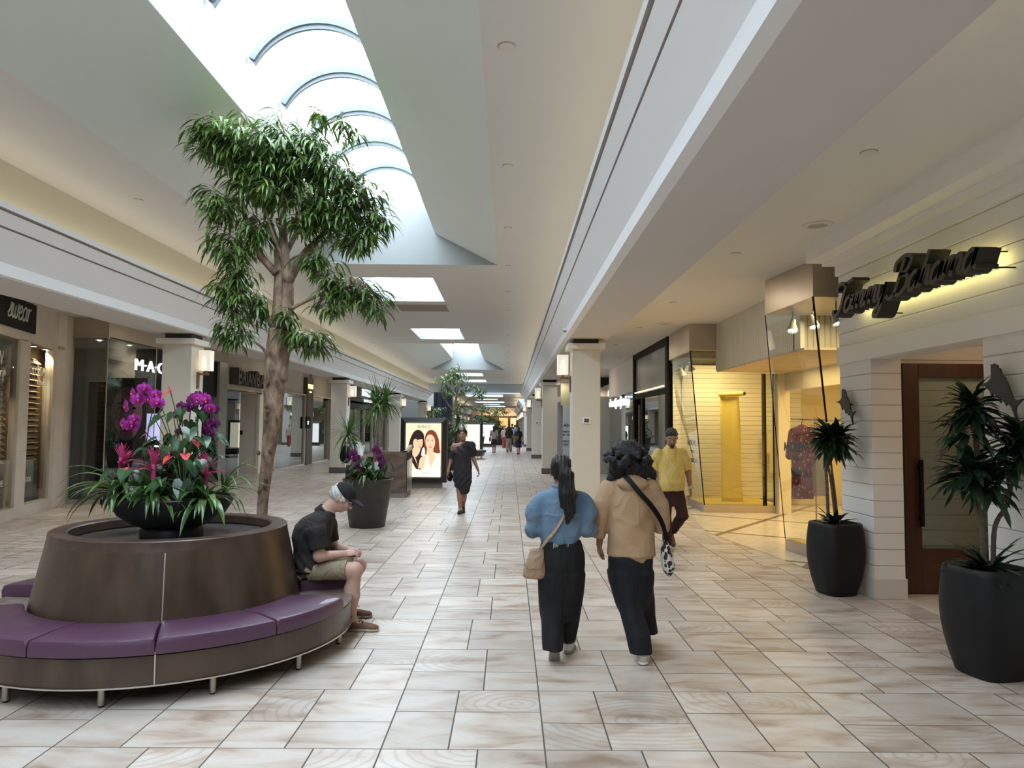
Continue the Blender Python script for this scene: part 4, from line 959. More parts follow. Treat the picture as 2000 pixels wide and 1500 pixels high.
t = thing('shop_sign', 'lit white MAC letter sign left of the column', 'sign', (0, 0, 0)); m = MB(); text_mb('M·A·C', .39, m, (-8.76, 17.10, 2.98), (0, 1, 0), (0, 0, 1), .04, sx=1.45); m.build('letters', M_emw, t)
# large portrait poster inside: the lower face of a person in dark purple tones
M_post = mat('purple_skin', (.16, .085, .13), .6, var=.2, scale=2)
t = thing('portrait_poster', 'tall dim purple portrait poster behind the cosmetics glass', 'poster', (-9.35, 17.0, 0)); bx(0, 0, .9, .95, .03, 2.78).build('print', M_darkint, t)
m = MB(); m.ball((.50, -.005, 1.95), (.36, .006, .62), 24, 14); m.build('face', mat('lilac_skin', (.30, .17, .23), .6, var=.3, scale=3), t, smooth='all')
m = MB(); m.ball((.35, -.012, 2.08), (.065, .004, .025), 12, 6); m.ball((.66, -.012, 2.08), (.065, .004, .025), 12, 6); m.ball((.35, -.012, 2.19), (.09, .003, .014), 12, 6); m.ball((.66, -.012, 2.19), (.09, .003, .014), 12, 6); m.build('eye', M_black, t)
m = MB(); m.ball((.52, -.012, 1.58), (.12, .004, .045), 12, 6); m.build('lips', mat('lips', (.16, .04, .06), .5), t); m = MB(); m.ball((.50, -.012, 1.86), (.035, .004, .16), 10, 8); m.build('nose', mat('nose_light', (.38, .25, .31), .5), t)
# counter with screens
t = thing('makeup_counter', 'black makeup counter with bright screen inside the cosmetics shop', 'counter', (-9.9, 20.3, 0)); bx(-.2, 0, 0, 1.0, 1.2, .95).build('body', M_black, t); bx(-.1, -.02, 1.25, .75, .02, 2.0).build('screen', emis('lilac_screen', (.55, .55, .9), .8), t); bx(-.3, -.05, 1.08, .95, -.01, 1.13).build('light_bar', M_emw, t)
for k, (x, y) in enumerate(((-9.15, 16.3), (-9.0, 17.3), (-9.2, 19.5), (-9.9, 18.6))):
    t = thing('downlight', 'small round downlight in the cosmetics shop ceiling, %s from the glass corner' % ['first', 'second', 'farthest', 'third'][k], 'light', (x, y, 3.57)); m = MB(); m.lathe([(.075, 0), (.075, -.01), (.05, -.012)], 16); m.build('trim_ring', M_cap, t); m = MB(); m.lathe([(.05, -.006), (0, -.006)], 14); m.build('bulb', M_lampw, t)
spot('cosmetics_light', (-9.3, 17.2, 3.5), (-9.2, 18.3, 2.8), 20, (1, .8, .6), 70); spot('cosmetics_light', (-9.6, 19.6, 3.5), (-9.6, 20.3, 0), 25, (1, .93, .85), 90)

# dark-letter fashion shop and the glazed unit with brown pilaster
bb = thing('fashion_shopfront', 'cream shop front with black letter sign behind the tree trunk', 'shopfront', (0, 0, 0)); bb['kind'] = 'structure'
XW = -8.86
m = MB(); m.box(XW - .1, 22.6, 2.80, XW, 33.2, SL); m.build('header', M_wall, bb)
m = MB(); m.box(XW - .75, 26.1, 0, XW - .1, 26.2, 2.8); m.box(XW - .1, 26.05, 0, XW, 27.4, 2.8); m.build('pier', M_cap, bb)
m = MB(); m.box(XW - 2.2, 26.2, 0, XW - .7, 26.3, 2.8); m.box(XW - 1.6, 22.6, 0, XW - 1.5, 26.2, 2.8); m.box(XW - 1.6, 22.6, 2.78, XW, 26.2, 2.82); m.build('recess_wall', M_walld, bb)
bx(XW - .05, 22.65, .05, XW - .04, 24.3, 2.8).build('glass_pane', M_glass, bb); bx(XW - .02, 22.6, 0, XW + .02, 22.65, 3.6).build('corner_post', M_chrome, bb)
m = MB(); m.box(XW - .75, 26.07, 1.35, XW - .60, 26.1, 1.5); m.build('notice_plate', M_black, bb)
t = thing('shop_sign', 'chunky black BRIAN BAILEY letter sign beside the tree trunk', 'sign', (0, 0, 0)); m = MB(); y = 23.1
for ch, s_ in (('B', .74), ('RIAN', .6), ('B', .74), ('AILEY', .6)):
    k0 = len(m.v); text_mb(ch, s_, m, (XW + .16, y, 3.0), (0, 1, 0), (0, 0, 1), .30, sx=.88, bold=.012); y = max(v[1] for v in m.v[k0:]) + .04
y0_ = 23.1; y1_ = max(v[1] for v in m.v); m.v = [(v[0], y0_ + (v[1] - y0_) * 3.45 / (y1_ - y0_), v[2]) for v in m.v]; m.build('letters', M_letter, t)
m = MB(); m.box(XW - .1, 27.4, 0, XW + .12, 27.5, 3.0); m.box(XW + .02, 31.4, 0, XW + .14, 31.5, 3.0); m.box(XW - .1, 27.4, 2.96, XW + .14, 35.5, 3.02); m.box(XW - .1, 27.4, 0, XW + .14, 35.5, .06); m.build('window_frame', M_stone, bb)
m = MB(); m.quad((XW + .05, 27.5, .06), (XW + .08, 31.4, .06), (XW + .08, 31.4, 2.96), (XW + .05, 27.5, 2.96)); m.quad((XW + .08, 32.5, .06), (XW + .08, 35.4, .06), (XW + .08, 35.4, 2.96), (XW + .08, 32.5, 2.96)); m.build('glass_pane', glass('reflective_glass', (.35, .38, .36), .32), bb)
m = MB(); m.box(XW, 31.5, 0, XW + .18, 32.45, 3.75); m.build('brown_pilaster', mat('brown_laminate', (.07, .045, .03), .4), bb); bx(XW - .1, 32.45, 3.02, XW + .1, 36, SL).build('header', M_walld, bb)
m = MB(); m.box(XW - 1.6, 27.5, 0, XW - 1.5, 36, 3); m.box(XW - 1.6, 36, 0, XW, 36.1, 4); m.build('inner_wall', M_grey, bb)
t = thing('shop_sign', 'small glowing warm TWINSET sign on the brown pilaster', 'sign', (0, 0, 0)); m = MB(); text_mb('TWINSET', .26, m, (XW + .2, 31.58, 3.28), (0, 1, 0), (0, 0, 1), .03, sx=.66, bold=.008); m.box(XW + .18, 31.82, 3.10, XW + .2, 32.12, 3.16); m.build('letters', M_emy, t)
t = thing('hanging_plaque', 'small black ET plaque on the brown pilaster edge', 'plaque', (0, 0, 0)); m = MB(); m.box(XW + .19, 31.35, 1.55, XW + .22, 31.95, 2.05); m.build('panel', M_black, t); m = MB(); text_mb('ET', .22, m, (XW + .23, 31.42, 1.72), (0, 1, 0), (0, 0, 1), .01); m.build('letters', M_emw, t)
t = thing('paper_lantern', 'pair of pale shapes hanging in the grey window by the second left column', 'ornament', (XW - .3, 34.2, 0)); m = MB(); m.ball((0, 0, 1.35), (.1, .42, .38), 8, 5); m.ball((.0, .55, .75), (.1, .3, .3), 8, 5); m.build('shell', mat('brown_paper', (.2, .16, .12), .8), t)

# cafe-like lit shop between the second and third column
cf = thing('novelty_shopfront', 'warm lit shop front with white sign behind the dracaena', 'shopfront', (0, 0, 0)); cf['kind'] = 'structure'
XN = -8.4
m = MB(); m.box(XN - .1, 36.1, 2.55, XN, 50, SL); m.build('header', M_darkint, cf); m = MB()
for y in (36.5, 38.2, 40, 42.5, 45, 47.5, 49.9): m.box(XN - .05, y, 0, XN + .03, y + .12, 2.6)
m.build('mullion', M_wall, cf); bx(XN - .06, 36.5, 0, XN - .05, 50, 2.55).build('glass_pane', M_glass, cf)
m = MB(); m.box(XN - 2.6, 36.1, 0, XN - 2.5, 50, 3); m.box(XN - 2.6, 36.1, 2.9, XN, 50, 3.0); m.box(XN - 2.6, 36.1, 0, XN - .1, 36.2, 3); m.build('inner_wall', mat('warm_inner', (.30, .24, .17), .8), cf)
m = MB()
for i in range(5):
    for j in range(9): m.box(XN - 2.3, 37 + j * 1.4, .5 + i * .45, XN - 2.0, 38.1 + j * 1.4, .53 + i * .45)
m.build('shelving', M_cap, cf)
area('shop_light', (XN - 1.2, 42, 2.85), (0, 0, 0), 1.5, 10, 90, (1, .8, .5))
t = thing('shop_sign', 'lit white capital sign NOVA behind the dracaena leaves', 'sign', (0, 0, 0)); m = MB(); text_mb('NOVAENT', .56, m, (XN + .04, 41.6, 3.38), (0, 1, 0), (0, 0, 1), .05, sx=.95, bold=.015); m.build('letters', M_emw, t); bx(XN + .02, 42.2, 3.05, XN + .06, 44.6, 3.2).build('light_bar', M_emw, t)
t['label'] = 'lit white capital letter sign behind the dracaena leaves'
# navy pillars at the crossing, far shops
for (x0_, x1_, y, lab) in ((-5.75, -4.35, 56.0, 'tall dark blue pillar rising past the left cornice end'), (1.75, 2.5, 57, 'dark blue pillar right of the far right columns')):
    t = thing('blue_pillar', lab, 'pillar', ((x0_ + x1_) / 2, y, 0)); w_ = (x1_ - x0_) / 2
    bx(-w_, -.5, 0, w_, .5, 7.1).build('shaft', M_navy, t); m = MB()
    for k in range(3): m.box(-w_ + (k + .45) * 2 * w_ / 3, -.53, 0, -w_ + (k + .5) * 2 * w_ / 3, -.5, 7.1)
    m.build('cladding_joint', M_black, t)
m = MB(); m.box(-8.5, 50, 0, -8.3, 50.4, SL); struct(m.build('wall_left', M_walld))
m = MB(); m.box(-13, 57, 0, -6.4, 57.2, 7); struct(m.build('wall_left', M_grey)); m = MB(); m.box(3.4, 57.5, 0, 9, 57.7, 7); struct(m.build('wall_right', M_walld))
fy = 61.2; k = 0
while fy < 108:
    for s, x0_, x1_ in ((1, 1.2, 1.75), (-1, -6.35, -5.8)):
        t = thing('column', 'far %s row column in the second hall, number %d from the crossing' % ('right' if s > 0 else 'left', k + 1), 'column', ((x0_ + x1_) / 2, fy, 0), group='distant columns of the second hall')
        t['label'] = 'distant beige column on the %s of the second hall beyond the crossing' % ('right' if s > 0 else 'left'); t['group'] = 'distant %s columns of the second hall' % ('right' if s > 0 else 'left')
        bx(-.27, -.27, .2, .27, .27, 3.3).build('shaft', M_col, t); bx(-.28, -.28, 0, .28, .28, .2).build('base', M_base, t)
        t2 = sconce(x0_ if s > 0 else x1_, fy, s, 'distant lit cube lamp on the %s of the second hall' % ('right' if s > 0 else 'left'), 2.45); t2['group'] = 'distant cube lamps on the %s' % ('right' if s > 0 else 'left')
    fy += 8.0; k += 1
for s, x in ((1, 3.4), (-1, -8.2)):
    m = MB()
    if s > 0: m.box(x, YC, 0, x + .1, 112, 3.3)
    else: m.box(x - .1, YC, 0, x, 112, 3.3)
    struct(m.build('wall_right' if s > 0 else 'wall_left', M_walld))
# far end shop, warm lit
t = thing('end_shopfront', 'warm orange lit shop front closing the far end of the hall', 'shopfront', (-1.6, 111.9, 0)); t['kind'] = 'structure'
bx(-3.6, 0, 0, 3.6, .05, 3.2).build('surround', M_darkint, t); bx(-.2, -.04, 1.35, 1.35, 0, 2.9).build('lit_window', emis('orange_glow', (1, .52, .2), 1.0), t); bx(1.75, -.04, .9, 2.6, 0, 2.9).build('lit_window', emis('amber_glow', (1, .72, .35), .9), t); bx(-3.2, -.04, 1.0, -1.9, 0, 2.2).build('lit_window', emis('grey_glow', (.6, .62, .68), .45), t); bx(-.3, -.05, .9, 1.4, -.01, 1.3).build('red_display', mat('red_goods', (.3, .04, .03), .6), t)
# ------------------------------------------------------------------ round bench with wooden drum
M_vinyl = mat('purple_vinyl', (0.082, 0.034, 0.072), 0.30, bump=0.25, bscale=260, coat=.15)
M_slab = mat('grey_brown_stone', (0.13, 0.10, 0.085), 0.3, col2=(.26, .21, .18), scale=7, stretch=(1, 2.4, 1))
M_leg = mat('steel_leg', (0.42, 0.39, 0.35), 0.35, 1.0)
M_water = mat('grey_top_slab', (0.10, 0.095, 0.09), 0.12, col2=(.16, .15, .14), scale=9)
BX, BY = -2.68, 5.95
def sector(mb, r0, r1, z0, z1, a0, a1, n=24, mi=0, crown=0, rb=.03):
    """ring sector with rounded upper edges"""
    prof = [(r0, z0), (r1, z0), (r1 + .004, (z0 + z1) / 2), (r1, z1 - rb), (r1 - rb * .3, z1 - rb * .3), (r1 - rb, z1), ((r0 + r1) / 2, z1 + crown), (r0 + rb, z1), (r0 + rb * .3, z1 - rb * .3), (r0, z1 - rb)]
    k = len(prof); vs = []; e = rb / ((r0 + r1) / 2)
    st = [a0 + .002, a0 + e * .35, a0 + e] + [a0 + e + (a1 - a0 - 2 * e) * i / n for i in range(1, n)] + [a1 - e, a1 - e * .35, a1 - .002]
    for q, a in enumerate(st):
        dz = rb * .8 if q in (0, len(st) - 1) else (rb * .22 if q in (1, len(st) - 2) else 0)
        for r, z in prof:
            zz = z - dz if z > (z0 + z1) / 2 + .001 else z
            vs.append((r * math.cos(a), r * math.sin(a), zz))
    fs = [tuple(range(k))[::-1], tuple(range((len(st) - 1) * k, len(st) * k))]
    for i in range(len(st) - 1):
        for j in range(k): fs.append((i * k + j, i * k + (j + 1) % k, (i + 1) * k + (j + 1) % k, (i + 1) * k + j))
    return mb.add(vs, fs, mi)
D2 = math.radians
def bench(loc, label, rz=0, gapL=True):
    t = thing('round_bench', label, 'bench', loc, rz)
    # drum: flared wood shell, rim, recessed top
    m = MB(); m.lathe([(1.01, .13), (.97, .40), (.875, .86)], 72); m.build('drum', M_wood, t, smooth=True)
    m = MB(); m.lathe([(.875, .855), (.872, .865), (.866, .925), (.86, .93), (.745, .93), (.735, .92), (.735, .86), (.75, .855), (.75, .845)], 72); m.build('drum_rim', M_rim, t, smooth=True)
    m = MB(); m.lathe([(.76, .847), (0, .847)], 48); m.build('top_slab', M_water, t)
    m = MB()
    for a in (D2(-69.2), D2(21), D2(111), D2(201)):
        for (r0, z0), (r1, z1) in (((.992, .32), (.879, .852)),):
            ca, sa = math.cos(a), math.sin(a); px, py = -sa * .004, ca * .004
            m.add([(r0 * ca - px, r0 * sa - py, z0), (r0 * ca + px, r0 * sa + py, z0), (r1 * ca + px, r1 * sa + py, z1), (r1 * ca - px, r1 * sa - py, z1)], [(0, 1, 2, 3)])
        m.add([(1.402 * ca - px, 1.402 * sa - py, .135), (1.402 * ca + px, 1.402 * sa + py, .135), (1.412 * ca + px, 1.412 * sa + py, .32), (1.412 * ca - px, 1.412 * sa - py, .32)], [(0, 1, 2, 3)])
    m.build('metal_joint', M_chrome, t)
    m = MB(); m.lathe([(1.36, .128), (1.395, .132), (1.402, .31), (1.38, .318), (.97, .318)], 96); m.lathe([(1.36, .128), (.6, .128), (.6, .3)], 48); m.build('apron', M_wood, t, smooth=True)
    m = MB(); m.lathe([(1.385, .124), (1.408, .124), (1.408, .134), (1.385, .134), (1.385, .124)], 96); m.build('edge_trim', M_chrome, t)
    m = MB(); m.lathe([(.95, .318), (1.40, .318), (1.408, .325), (1.40, .332), (.95, .332)], 96); m.build('stone_ledge', M_slab, t, smooth=True)
    for i in range(13):
        a = D2(-110 + i * 27.69); m = MB(); m.tube([(1.33 * math.cos(a), 1.33 * math.sin(a), .012), (1.33 * math.cos(a), 1.33 * math.sin(a), .14)], .022, 14); m.build('leg', M_leg, t, smooth=True)
        m = MB(); m.tube([(1.33 * math.cos(a), 1.33 * math.sin(a), 0), (1.33 * math.cos(a), 1.33 * math.sin(a), .013)], .016, 10); m.build('foot_cap', M_black, kids(t)[-1])
    for a0, a1 in ((-8.7, -38.6), (-38.8, -69.1), (-69.3, -99.3), (-99.5, -129.4), (-129.6, -151)):
        m = MB(); sector(m, .985, 1.43, .325, .425, D2(a1), D2(a0), crown=.012, rb=.022); m.build('seat_cushion', M_vinyl, t, smooth=True)
    for a0, a1 in ((21.3, 51), (51.2, 81), (81.2, 111), (111.2, 141), (141.2, 176)):
        m = MB(); sector(m, .985, 1.43, .325, .425, D2(a0), D2(a1), crown=.012, rb=.022); m.build('seat_cushion', M_vinyl, t, smooth=True)
    return t
bench((BX, BY, 0), 'round walnut bench with purple vinyl cushions and tall central drum')

# ------------------------------------------------------------------ planters
M_pot = mat('matte_charcoal', (0.008, 0.0085, 0.010), 0.5, spec=.3, bump=.05, bscale=200)
M_potb = mat('dark_brown_resin', (0.030, 0.026, 0.023), 0.5, var=.12, scale=2, stretch=(.3, .3, 8))
M_soil = mat('potting_soil', (0.02, 0.014, 0.01), 0.95, bump=.6, bscale=80)
bw = thing('bowl_planter', 'low wide black bowl planter on top of the bench drum', 'planter', (BX - .02, BY, .848))
m = MB(); m.lathe([(.235, 0), (.235, .05), (.22, .075), (.30, .11), (.40, .18), (.455, .27), (.462, .31), (.455, .318), (.44, .318), (.435, .30)], 56); m.build('bowl', M_pot, bw, smooth=True)
m = MB(); m.lathe([(.437, .295), (0, .31)], 32); m.build('soil', M_soil, bw)
m = MB(); m.lathe([(.20, .30), (.21, .50), (.215, .505), (.20, .505), (.195, .49), (0, .49)], 32, c=(.02, .06, 0)); m.build('upper_pot', M_pot, bw, smooth=True)

# ------------------------------------------------------------------ leaves and flowers
def leafmat(name, c1, c2, rough=.35):
    m, nt, b = _nt(name); g = NG(nt); b.inputs['Roughness'].default_value = rough
    tc = g.n('ShaderNodeTexCoord'); n = g.n('ShaderNodeTexNoise'); n.inputs['Scale'].default_value = 7; nt.links.new(tc.outputs['Object'], n.inputs[0])
    r = g.n('ShaderNodeValToRGB'); nt.links.new(n.outputs[0], r.inputs[0]); r.color_ramp.elements[0].position = .35; r.color_ramp.elements[1].position = .65
    r.color_ramp.elements[0].color = (*c1, 1); r.color_ramp.elements[1].color = (*c2, 1); nt.links.new(r.outputs[0], b.inputs['Base Color'])
    t = g.n('ShaderNodeBsdfTranslucent'); nt.links.new(r.outputs[0], t.inputs[0]); mx = g.n('ShaderNodeMixShader'); mx.inputs[0].default_value = .22
    nt.links.new(b.outputs[0], mx.inputs[1]); nt.links.new(t.outputs[0], mx.inputs[2]); nt.links.new(mx.outputs[0], nt.nodes['Material Output'].inputs[0]); return m
L_fic = leafmat('ficus_leaf', (.045, .095, .020), (.13, .22, .045)); L_dk = leafmat('dark_leaf', (.008, .022, .012), (.02, .05, .022), .3)
L_brom = leafmat('bromeliad_leaf', (.04, .095, .02), (.13, .22, .06), .25); L_anth = leafmat('anthurium_leaf', (.015, .045, .018), (.04, .10, .035), .25)
L_drac = leafmat('corn_plant_leaf', (.05, .12, .03), (.20, .30, .10), .4); L_marg = leafmat('dragon_leaf', (.035, .085, .015), (.08, .17, .03), .4)
F_orc = leafmat('orchid_petal', (.24, .008, .20), (.46, .03, .38), .45); F_orcd = leafmat('dark_orchid_petal', (.10, .006, .08), (.20, .012, .15), .45); F_red = leafmat('anthurium_spathe', (.55, .03, .03), (.75, .12, .10), .25); F_pink = leafmat('bromeliad_bract', (.42, .03, .13), (.65, .10, .28), .4)
M_stem = mat('green_stem', (.05, .09, .03), .5); M_orst = mat('dark_stem', (.03, .02, .02), .5)
def leaf(mb, p, d, L, W, droop=.5, n=6, fold=.25, up=Vector((0, 0, 1)), tip=.15, mi=0, wave=0, base=.25):
    """blade growing from p along d, bending towards the ground"""
    d = Vector(d).normalized(); p = Vector(p); side = d.cross(up)
    if side.length < 1e-3: side = Vector((1, 0, 0))
    side.normalize(); vs = []; step = L / n
    for i in range(n + 1):
        t = i / n; w_ = W * (math.sin(PI * min(1, (t * (1 - base) + base)) ** 0.9) ** .8 if t < 1 else 0) 
        w_ = W * max(0.0, (base + (1 - base) * min(1, t * 3)) * (1 - max(0, (t - .35) / .65) ** 1.7)) if i < n else W * .02
        nr = side.cross(d).normalized(); z = nr * (fold * w_)
        wv = nr * (wave * math.sin(t * 9) * w_)
        vs += [p - side * w_ + z + wv, p, p + side * w_ + z - wv]
        d = (d + Vector((0, 0, -1)) * droop / n).normalized(); p = p + d * step
    fs = []
    for i in range(n):
        a = 3 * i; fs += [(a, a + 1, a + 4, a + 3), (a + 1, a + 2, a + 5, a + 4)]
    mb.add(vs, fs, mi)
def rdir(el0, el1, az0=0, az1=2 * PI):
    a = rnd.uniform(az0, az1); e = rnd.uniform(el0, el1); return Vector((math.cos(a) * math.cos(e), math.sin(a) * math.cos(e), math.sin(e)))
def bromeliad(loc, label, n=17, L=.42, flower=True, group=None, az=(0, 2 * PI), Lw=.024, tilt=0.0):
    t = thing('bromeliad', label, 'plant', loc, group=group)
    m = MB()
    for i in range(n):
        d = rdir(.45, 1.3, *az); leaf(m, d * .02, d, L * rnd.uniform(.6, 1.05), Lw * rnd.uniform(.8, 1.2), rnd.uniform(1.5, 2.7), 9, .35, base=.7)
    m.build('leaf_rosette', L_brom, t, smooth='all')
    if flower:
        m = MB()
        for i in range(22):
            f = i / 22; d = rdir(.55 + f * .5, .9 + f * .55); leaf(m, (0, 0, .20 + f * .12), d, .19 - .09 * f, .016, 1.0 - 1.2 * f, 5, .4, base=.8)
        m.tube([(0, 0, 0), (0, 0, .32)], .020, 7); m.build('pink_bracts', F_pink, t, smooth='all')
    return t
def heart(mb, p, d, up, S, cup=.18, mi=0):
    d = Vector(d).normalized(); up = Vector(up); s = d.cross(up).normalized(); nr = s.cross(d)
    if nr.z < 0: nr = -nr
    out = [(0, .0), (.22, -.24), (.45, -.16), (.52, .1), (.42, .42), (.22, .74), (0, 1.05)]
    vs = []; fs = []
    for sg_ in (1, -1):
        o = len(vs)
        for x, y in out: vs.append(Vector(p) + s * x * S * sg_ + d * y * S + nr * (cup * x * S - .25 * max(0, y) ** 2 * S))
        for x, y in [(0, .0), (0, .18), (0, .4), (0, .62), (0, .84), (0, 1.05)]: vs.append(Vector(p) + d * y * S - nr * .25 * max(0, y) ** 2 * S)
        b = o + 7; fs += [(o, o + 1, b + 1), (o + 1, o + 2, b + 1), (o + 2, o + 3, b + 2, b + 1), (o + 3, o + 4, b + 3, b + 2), (o + 4, o + 5, b + 4, b + 3), (o + 5, o + 6, b + 4)]
    mb.add(vs, fs, mi)
def anthurium(loc, label, blooms, n=14, H=.26, S=.13, spread=.35, fs=.07):
    t = thing('anthurium', label, 'plant', loc); m = MB(); st_ = MB()
    for i in range(n):
        d = rdir(.5, 1.4); q = Vector((d.x * spread * .6, d.y * spread * .6, H * rnd.uniform(.35, 1.15))); st_.tube(crom([(0, 0, 0), q * .5 + Vector((0, 0, .03)), q], 3), .0035, 5)
        dd = Vector((d.x, d.y - .25, -.55 + rnd.uniform(-.3, .2))); heart(m, q, dd, (0, 0, 1), S * rnd.uniform(.7, 1.15))
    m.build('leaves', L_anth, t, smooth='all'); st_.build('stems', M_stem, t)
    s3 = MB()
    for (x, y, z, dx, dy) in blooms:
        q = Vector((x, y, z)); s3.tube(crom([(0, 0, 0), (x * .4, y * .4, z * .6), q], 4), .004, 5)
        m = MB(); heart(m, q, (dx, dy - .3, -.55), (0, 0, 1), fs, .25); o = m.build('red_spathe', F_red, t, smooth='all'); s2 = MB(); s2.tube([q, q + Vector((dx * .3, dy * .3, .9)).normalized() * fs * .6], [.006, .004], 6); s2.build('spadix', F_pink, o)
    s3.build('flower_stems', M_stem, t)
    return t
def orchid(loc, label, arch, blooms, fm, S=.05):
    """arch: list of stem points; blooms: list of stem parameters"""
    t = thing('orchid', label, 'plant', loc); P = crom(arch, 8); m = MB(); m.tube(P, .0045, 6); m.build('flower_stem', M_orst, t)
    m = MB()
    for i in range(5): leaf(m, (0, 0, .02), rdir(.3, .9), rnd.uniform(.18, .28), .035, 1.8, 6, .2, base=.7)
    m.build('leaves', L_anth, t, smooth='all')
    for k, f in enumerate(blooms):
        m = MB(); c_ = MB()
        p = P[min(int(f * (len(P) - 1)), len(P) - 1)]; a = -PI / 2 + rnd.uniform(-.9, .9); fw = Vector((math.cos(a), math.sin(a), -.15)).normalized()
        s = fw.cross(Vector((0, 0, 1))).normalized(); u = s.cross(fw); q = p + fw * .035 + s * (.02 if k % 2 else -.02) + u * rnd.uniform(-.02, .02); z = S * rnd.uniform(.8, 1.1)
        for ang, l, w_ in ((.1, 1.0, .62), (PI - .1, 1.0, .62), (PI / 2, .95, .36), (-PI / 2 - .75, .9, .34), (-PI / 2 + .75, .9, .34)):
            dr = s * math.cos(ang) + u * math.sin(ang); pr = s * -math.sin(ang) + u * math.cos(ang); vs = [q]; n = 9
            for i in range(n):
                b = 2 * PI * i / n; vs.append(q + dr * z * l * (.52 + .5 * math.cos(b)) + pr * z * w_ * math.sin(b) - fw * .012 * abs(math.sin(b)) + fw * .006)
            m.add(vs, [(0, i + 1, (i + 1) % n + 1) for i in range(n)])
        c_.ball(q + fw * .012 - u * .008, (.009, .012, .012), 8, 5)
        o = m.build('bloom', fm, t, smooth='all'); c_.build('flower_lip', F_red if fm is F_orc else F_orcd, o, smooth='all')
    return t
bz = .848 + .30; cx, cyy = BX - .02, BY
bromeliad((cx - .34, cyy - .16, bz + .03), 'pink flowered bromeliad at the left of the black bowl', 28, .50, az=(PI * .6, PI * 1.75))
bromeliad((cx - .02, cyy - .30, bz + .02), 'pink flowered bromeliad at the front middle of the bowl', 20, .38, az=(PI, 2 * PI))
bromeliad((cx + .33, cyy - .18, bz - .03), 'bromeliad with a low dull pink bract at the right of the bowl', 18, .44, az=(-PI * .7, PI * .3))
bromeliad((cx - .1, cyy + .2, bz), 'leafy green bromeliad at the back of the bowl', 14, .42, False)
bromeliad((cx + .38, cyy + .05, bz + .02), 'thin-leaved arching plant at the right rim of the bowl', 12, .56, False, az=(-PI * .45, PI * .3), Lw=.011)
bromeliad((cx - .33, cyy + .02, bz + .02), 'thin-leaved arching plant at the left rim of the bowl', 12, .50, False, az=(PI * .7, PI * 1.45), Lw=.014)
anthurium((cx + .10, cyy - .05, bz + .12), 'tall anthurium with one red flower on a long stem', [(-.09, -.08, .73, -.8, -.5), (.15, -.12, .34, .6, -.8)], 34, .54, .115, .5, .08)
anthurium((cx + .20, cyy - .28, bz + .0), 'low anthurium with coral red flowers at the front right of the bowl', [(-.08, -.06, .34, -.5, -.8), (.03, -.05, .36, .6, -.7)], 20, .30, .115, .42, .075)
anthurium((cx - .16, cyy - .25, bz + .0), 'low anthurium with a red flower beside the left bromeliad', [(-.03, -.08, .25, -.3, -1)], 16, .24, .11, .4, .07)
anthurium((cx - .05, cyy + .12, bz + .15), 'dark green anthurium behind the upper pot', [(-.24, .0, .36, -1, -.2), (.0, -.1, .22, .2, -1)], 26, .28, .12, .55, .06)
orchid((cx - .25, cyy, bz), 'magenta orchid spray nodding at the left of the bowl', [(0, 0, 0), (.02, -.02, .35), (.06, -.03, .62), (.10, -.04, .80), (.0, -.05, .87), (-.07, -.06, .74), (-.10, -.06, .58)], [.48, .53, .58, .63, .68, .74, .80, .86, .92, .97, 1.0], F_orc, .056)
orchid((cx + .12, cyy + .02, bz + .12), 'dark magenta orchid spray arching to the right', [(0, 0, 0), (.0, -.02, .32), (.0, -.02, .60), (.08, -.03, .70), (.17, -.05, .60), (.20, -.06, .40)], [.42, .48, .54, .60, .66, .72, .78, .84, .90, .95, 1.0], F_orcd, .056)
orchid((cx + .20, cyy - .02, bz + .1), 'brighter magenta orchid spray at the upper right of the bowl', [(0, 0, 0), (.0, -.02, .40), (.0, -.04, .62), (.06, -.05, .70), (.13, -.06, .62)], [.62, .70, .78, .86, .94, 1.0], F_orc, .052)
orchid((cx + .02, cyy + .02, bz + .12), 'short dark orchid buds beside the tall red anthurium flower', [(0, 0, 0), (.0, -.02, .28), (.02, -.02, .5), (.07, -.03, .6)], [.55, .75, .88, 1.0], F_orcd, .045)

# ------------------------------------------------------------------ the big ficus behind the bench
M_bark = mat('pale_bark', (.115, .070, .045), .85, col2=(.35, .25, .175), scale=16, stretch=(1, 1, .5), bump=1.0, bscale=38)
tr = thing('ficus_tree', 'tall slim ficus tree with full weeping crown behind the round bench', 'tree', (-2.58, 7.75, 0))
m = MB()
def knotty(P, R, seed):
    Q = crom(P, 8); n = len(Q); rr = []
    for i in range(n):
        f = i / (n - 1) * (len(R) - 1); a = int(min(f, len(R) - 2)); rr.append((R[a] + (R[a + 1] - R[a]) * (f - a)) * (1 + .10 * noise.noise(Vector((i * .45, seed, 0)))))
    return Q, rr
Q, rr = knotty([(0, 0, 0), (.0, 0, .82), (.04, 0, 1.35), (.085, 0, 1.85), (.095, 0, 2.3), (.13, 0, 2.75)], [.056, .055, .064, .098, .112, .11], 1); m.tube(Q, rr, 18)
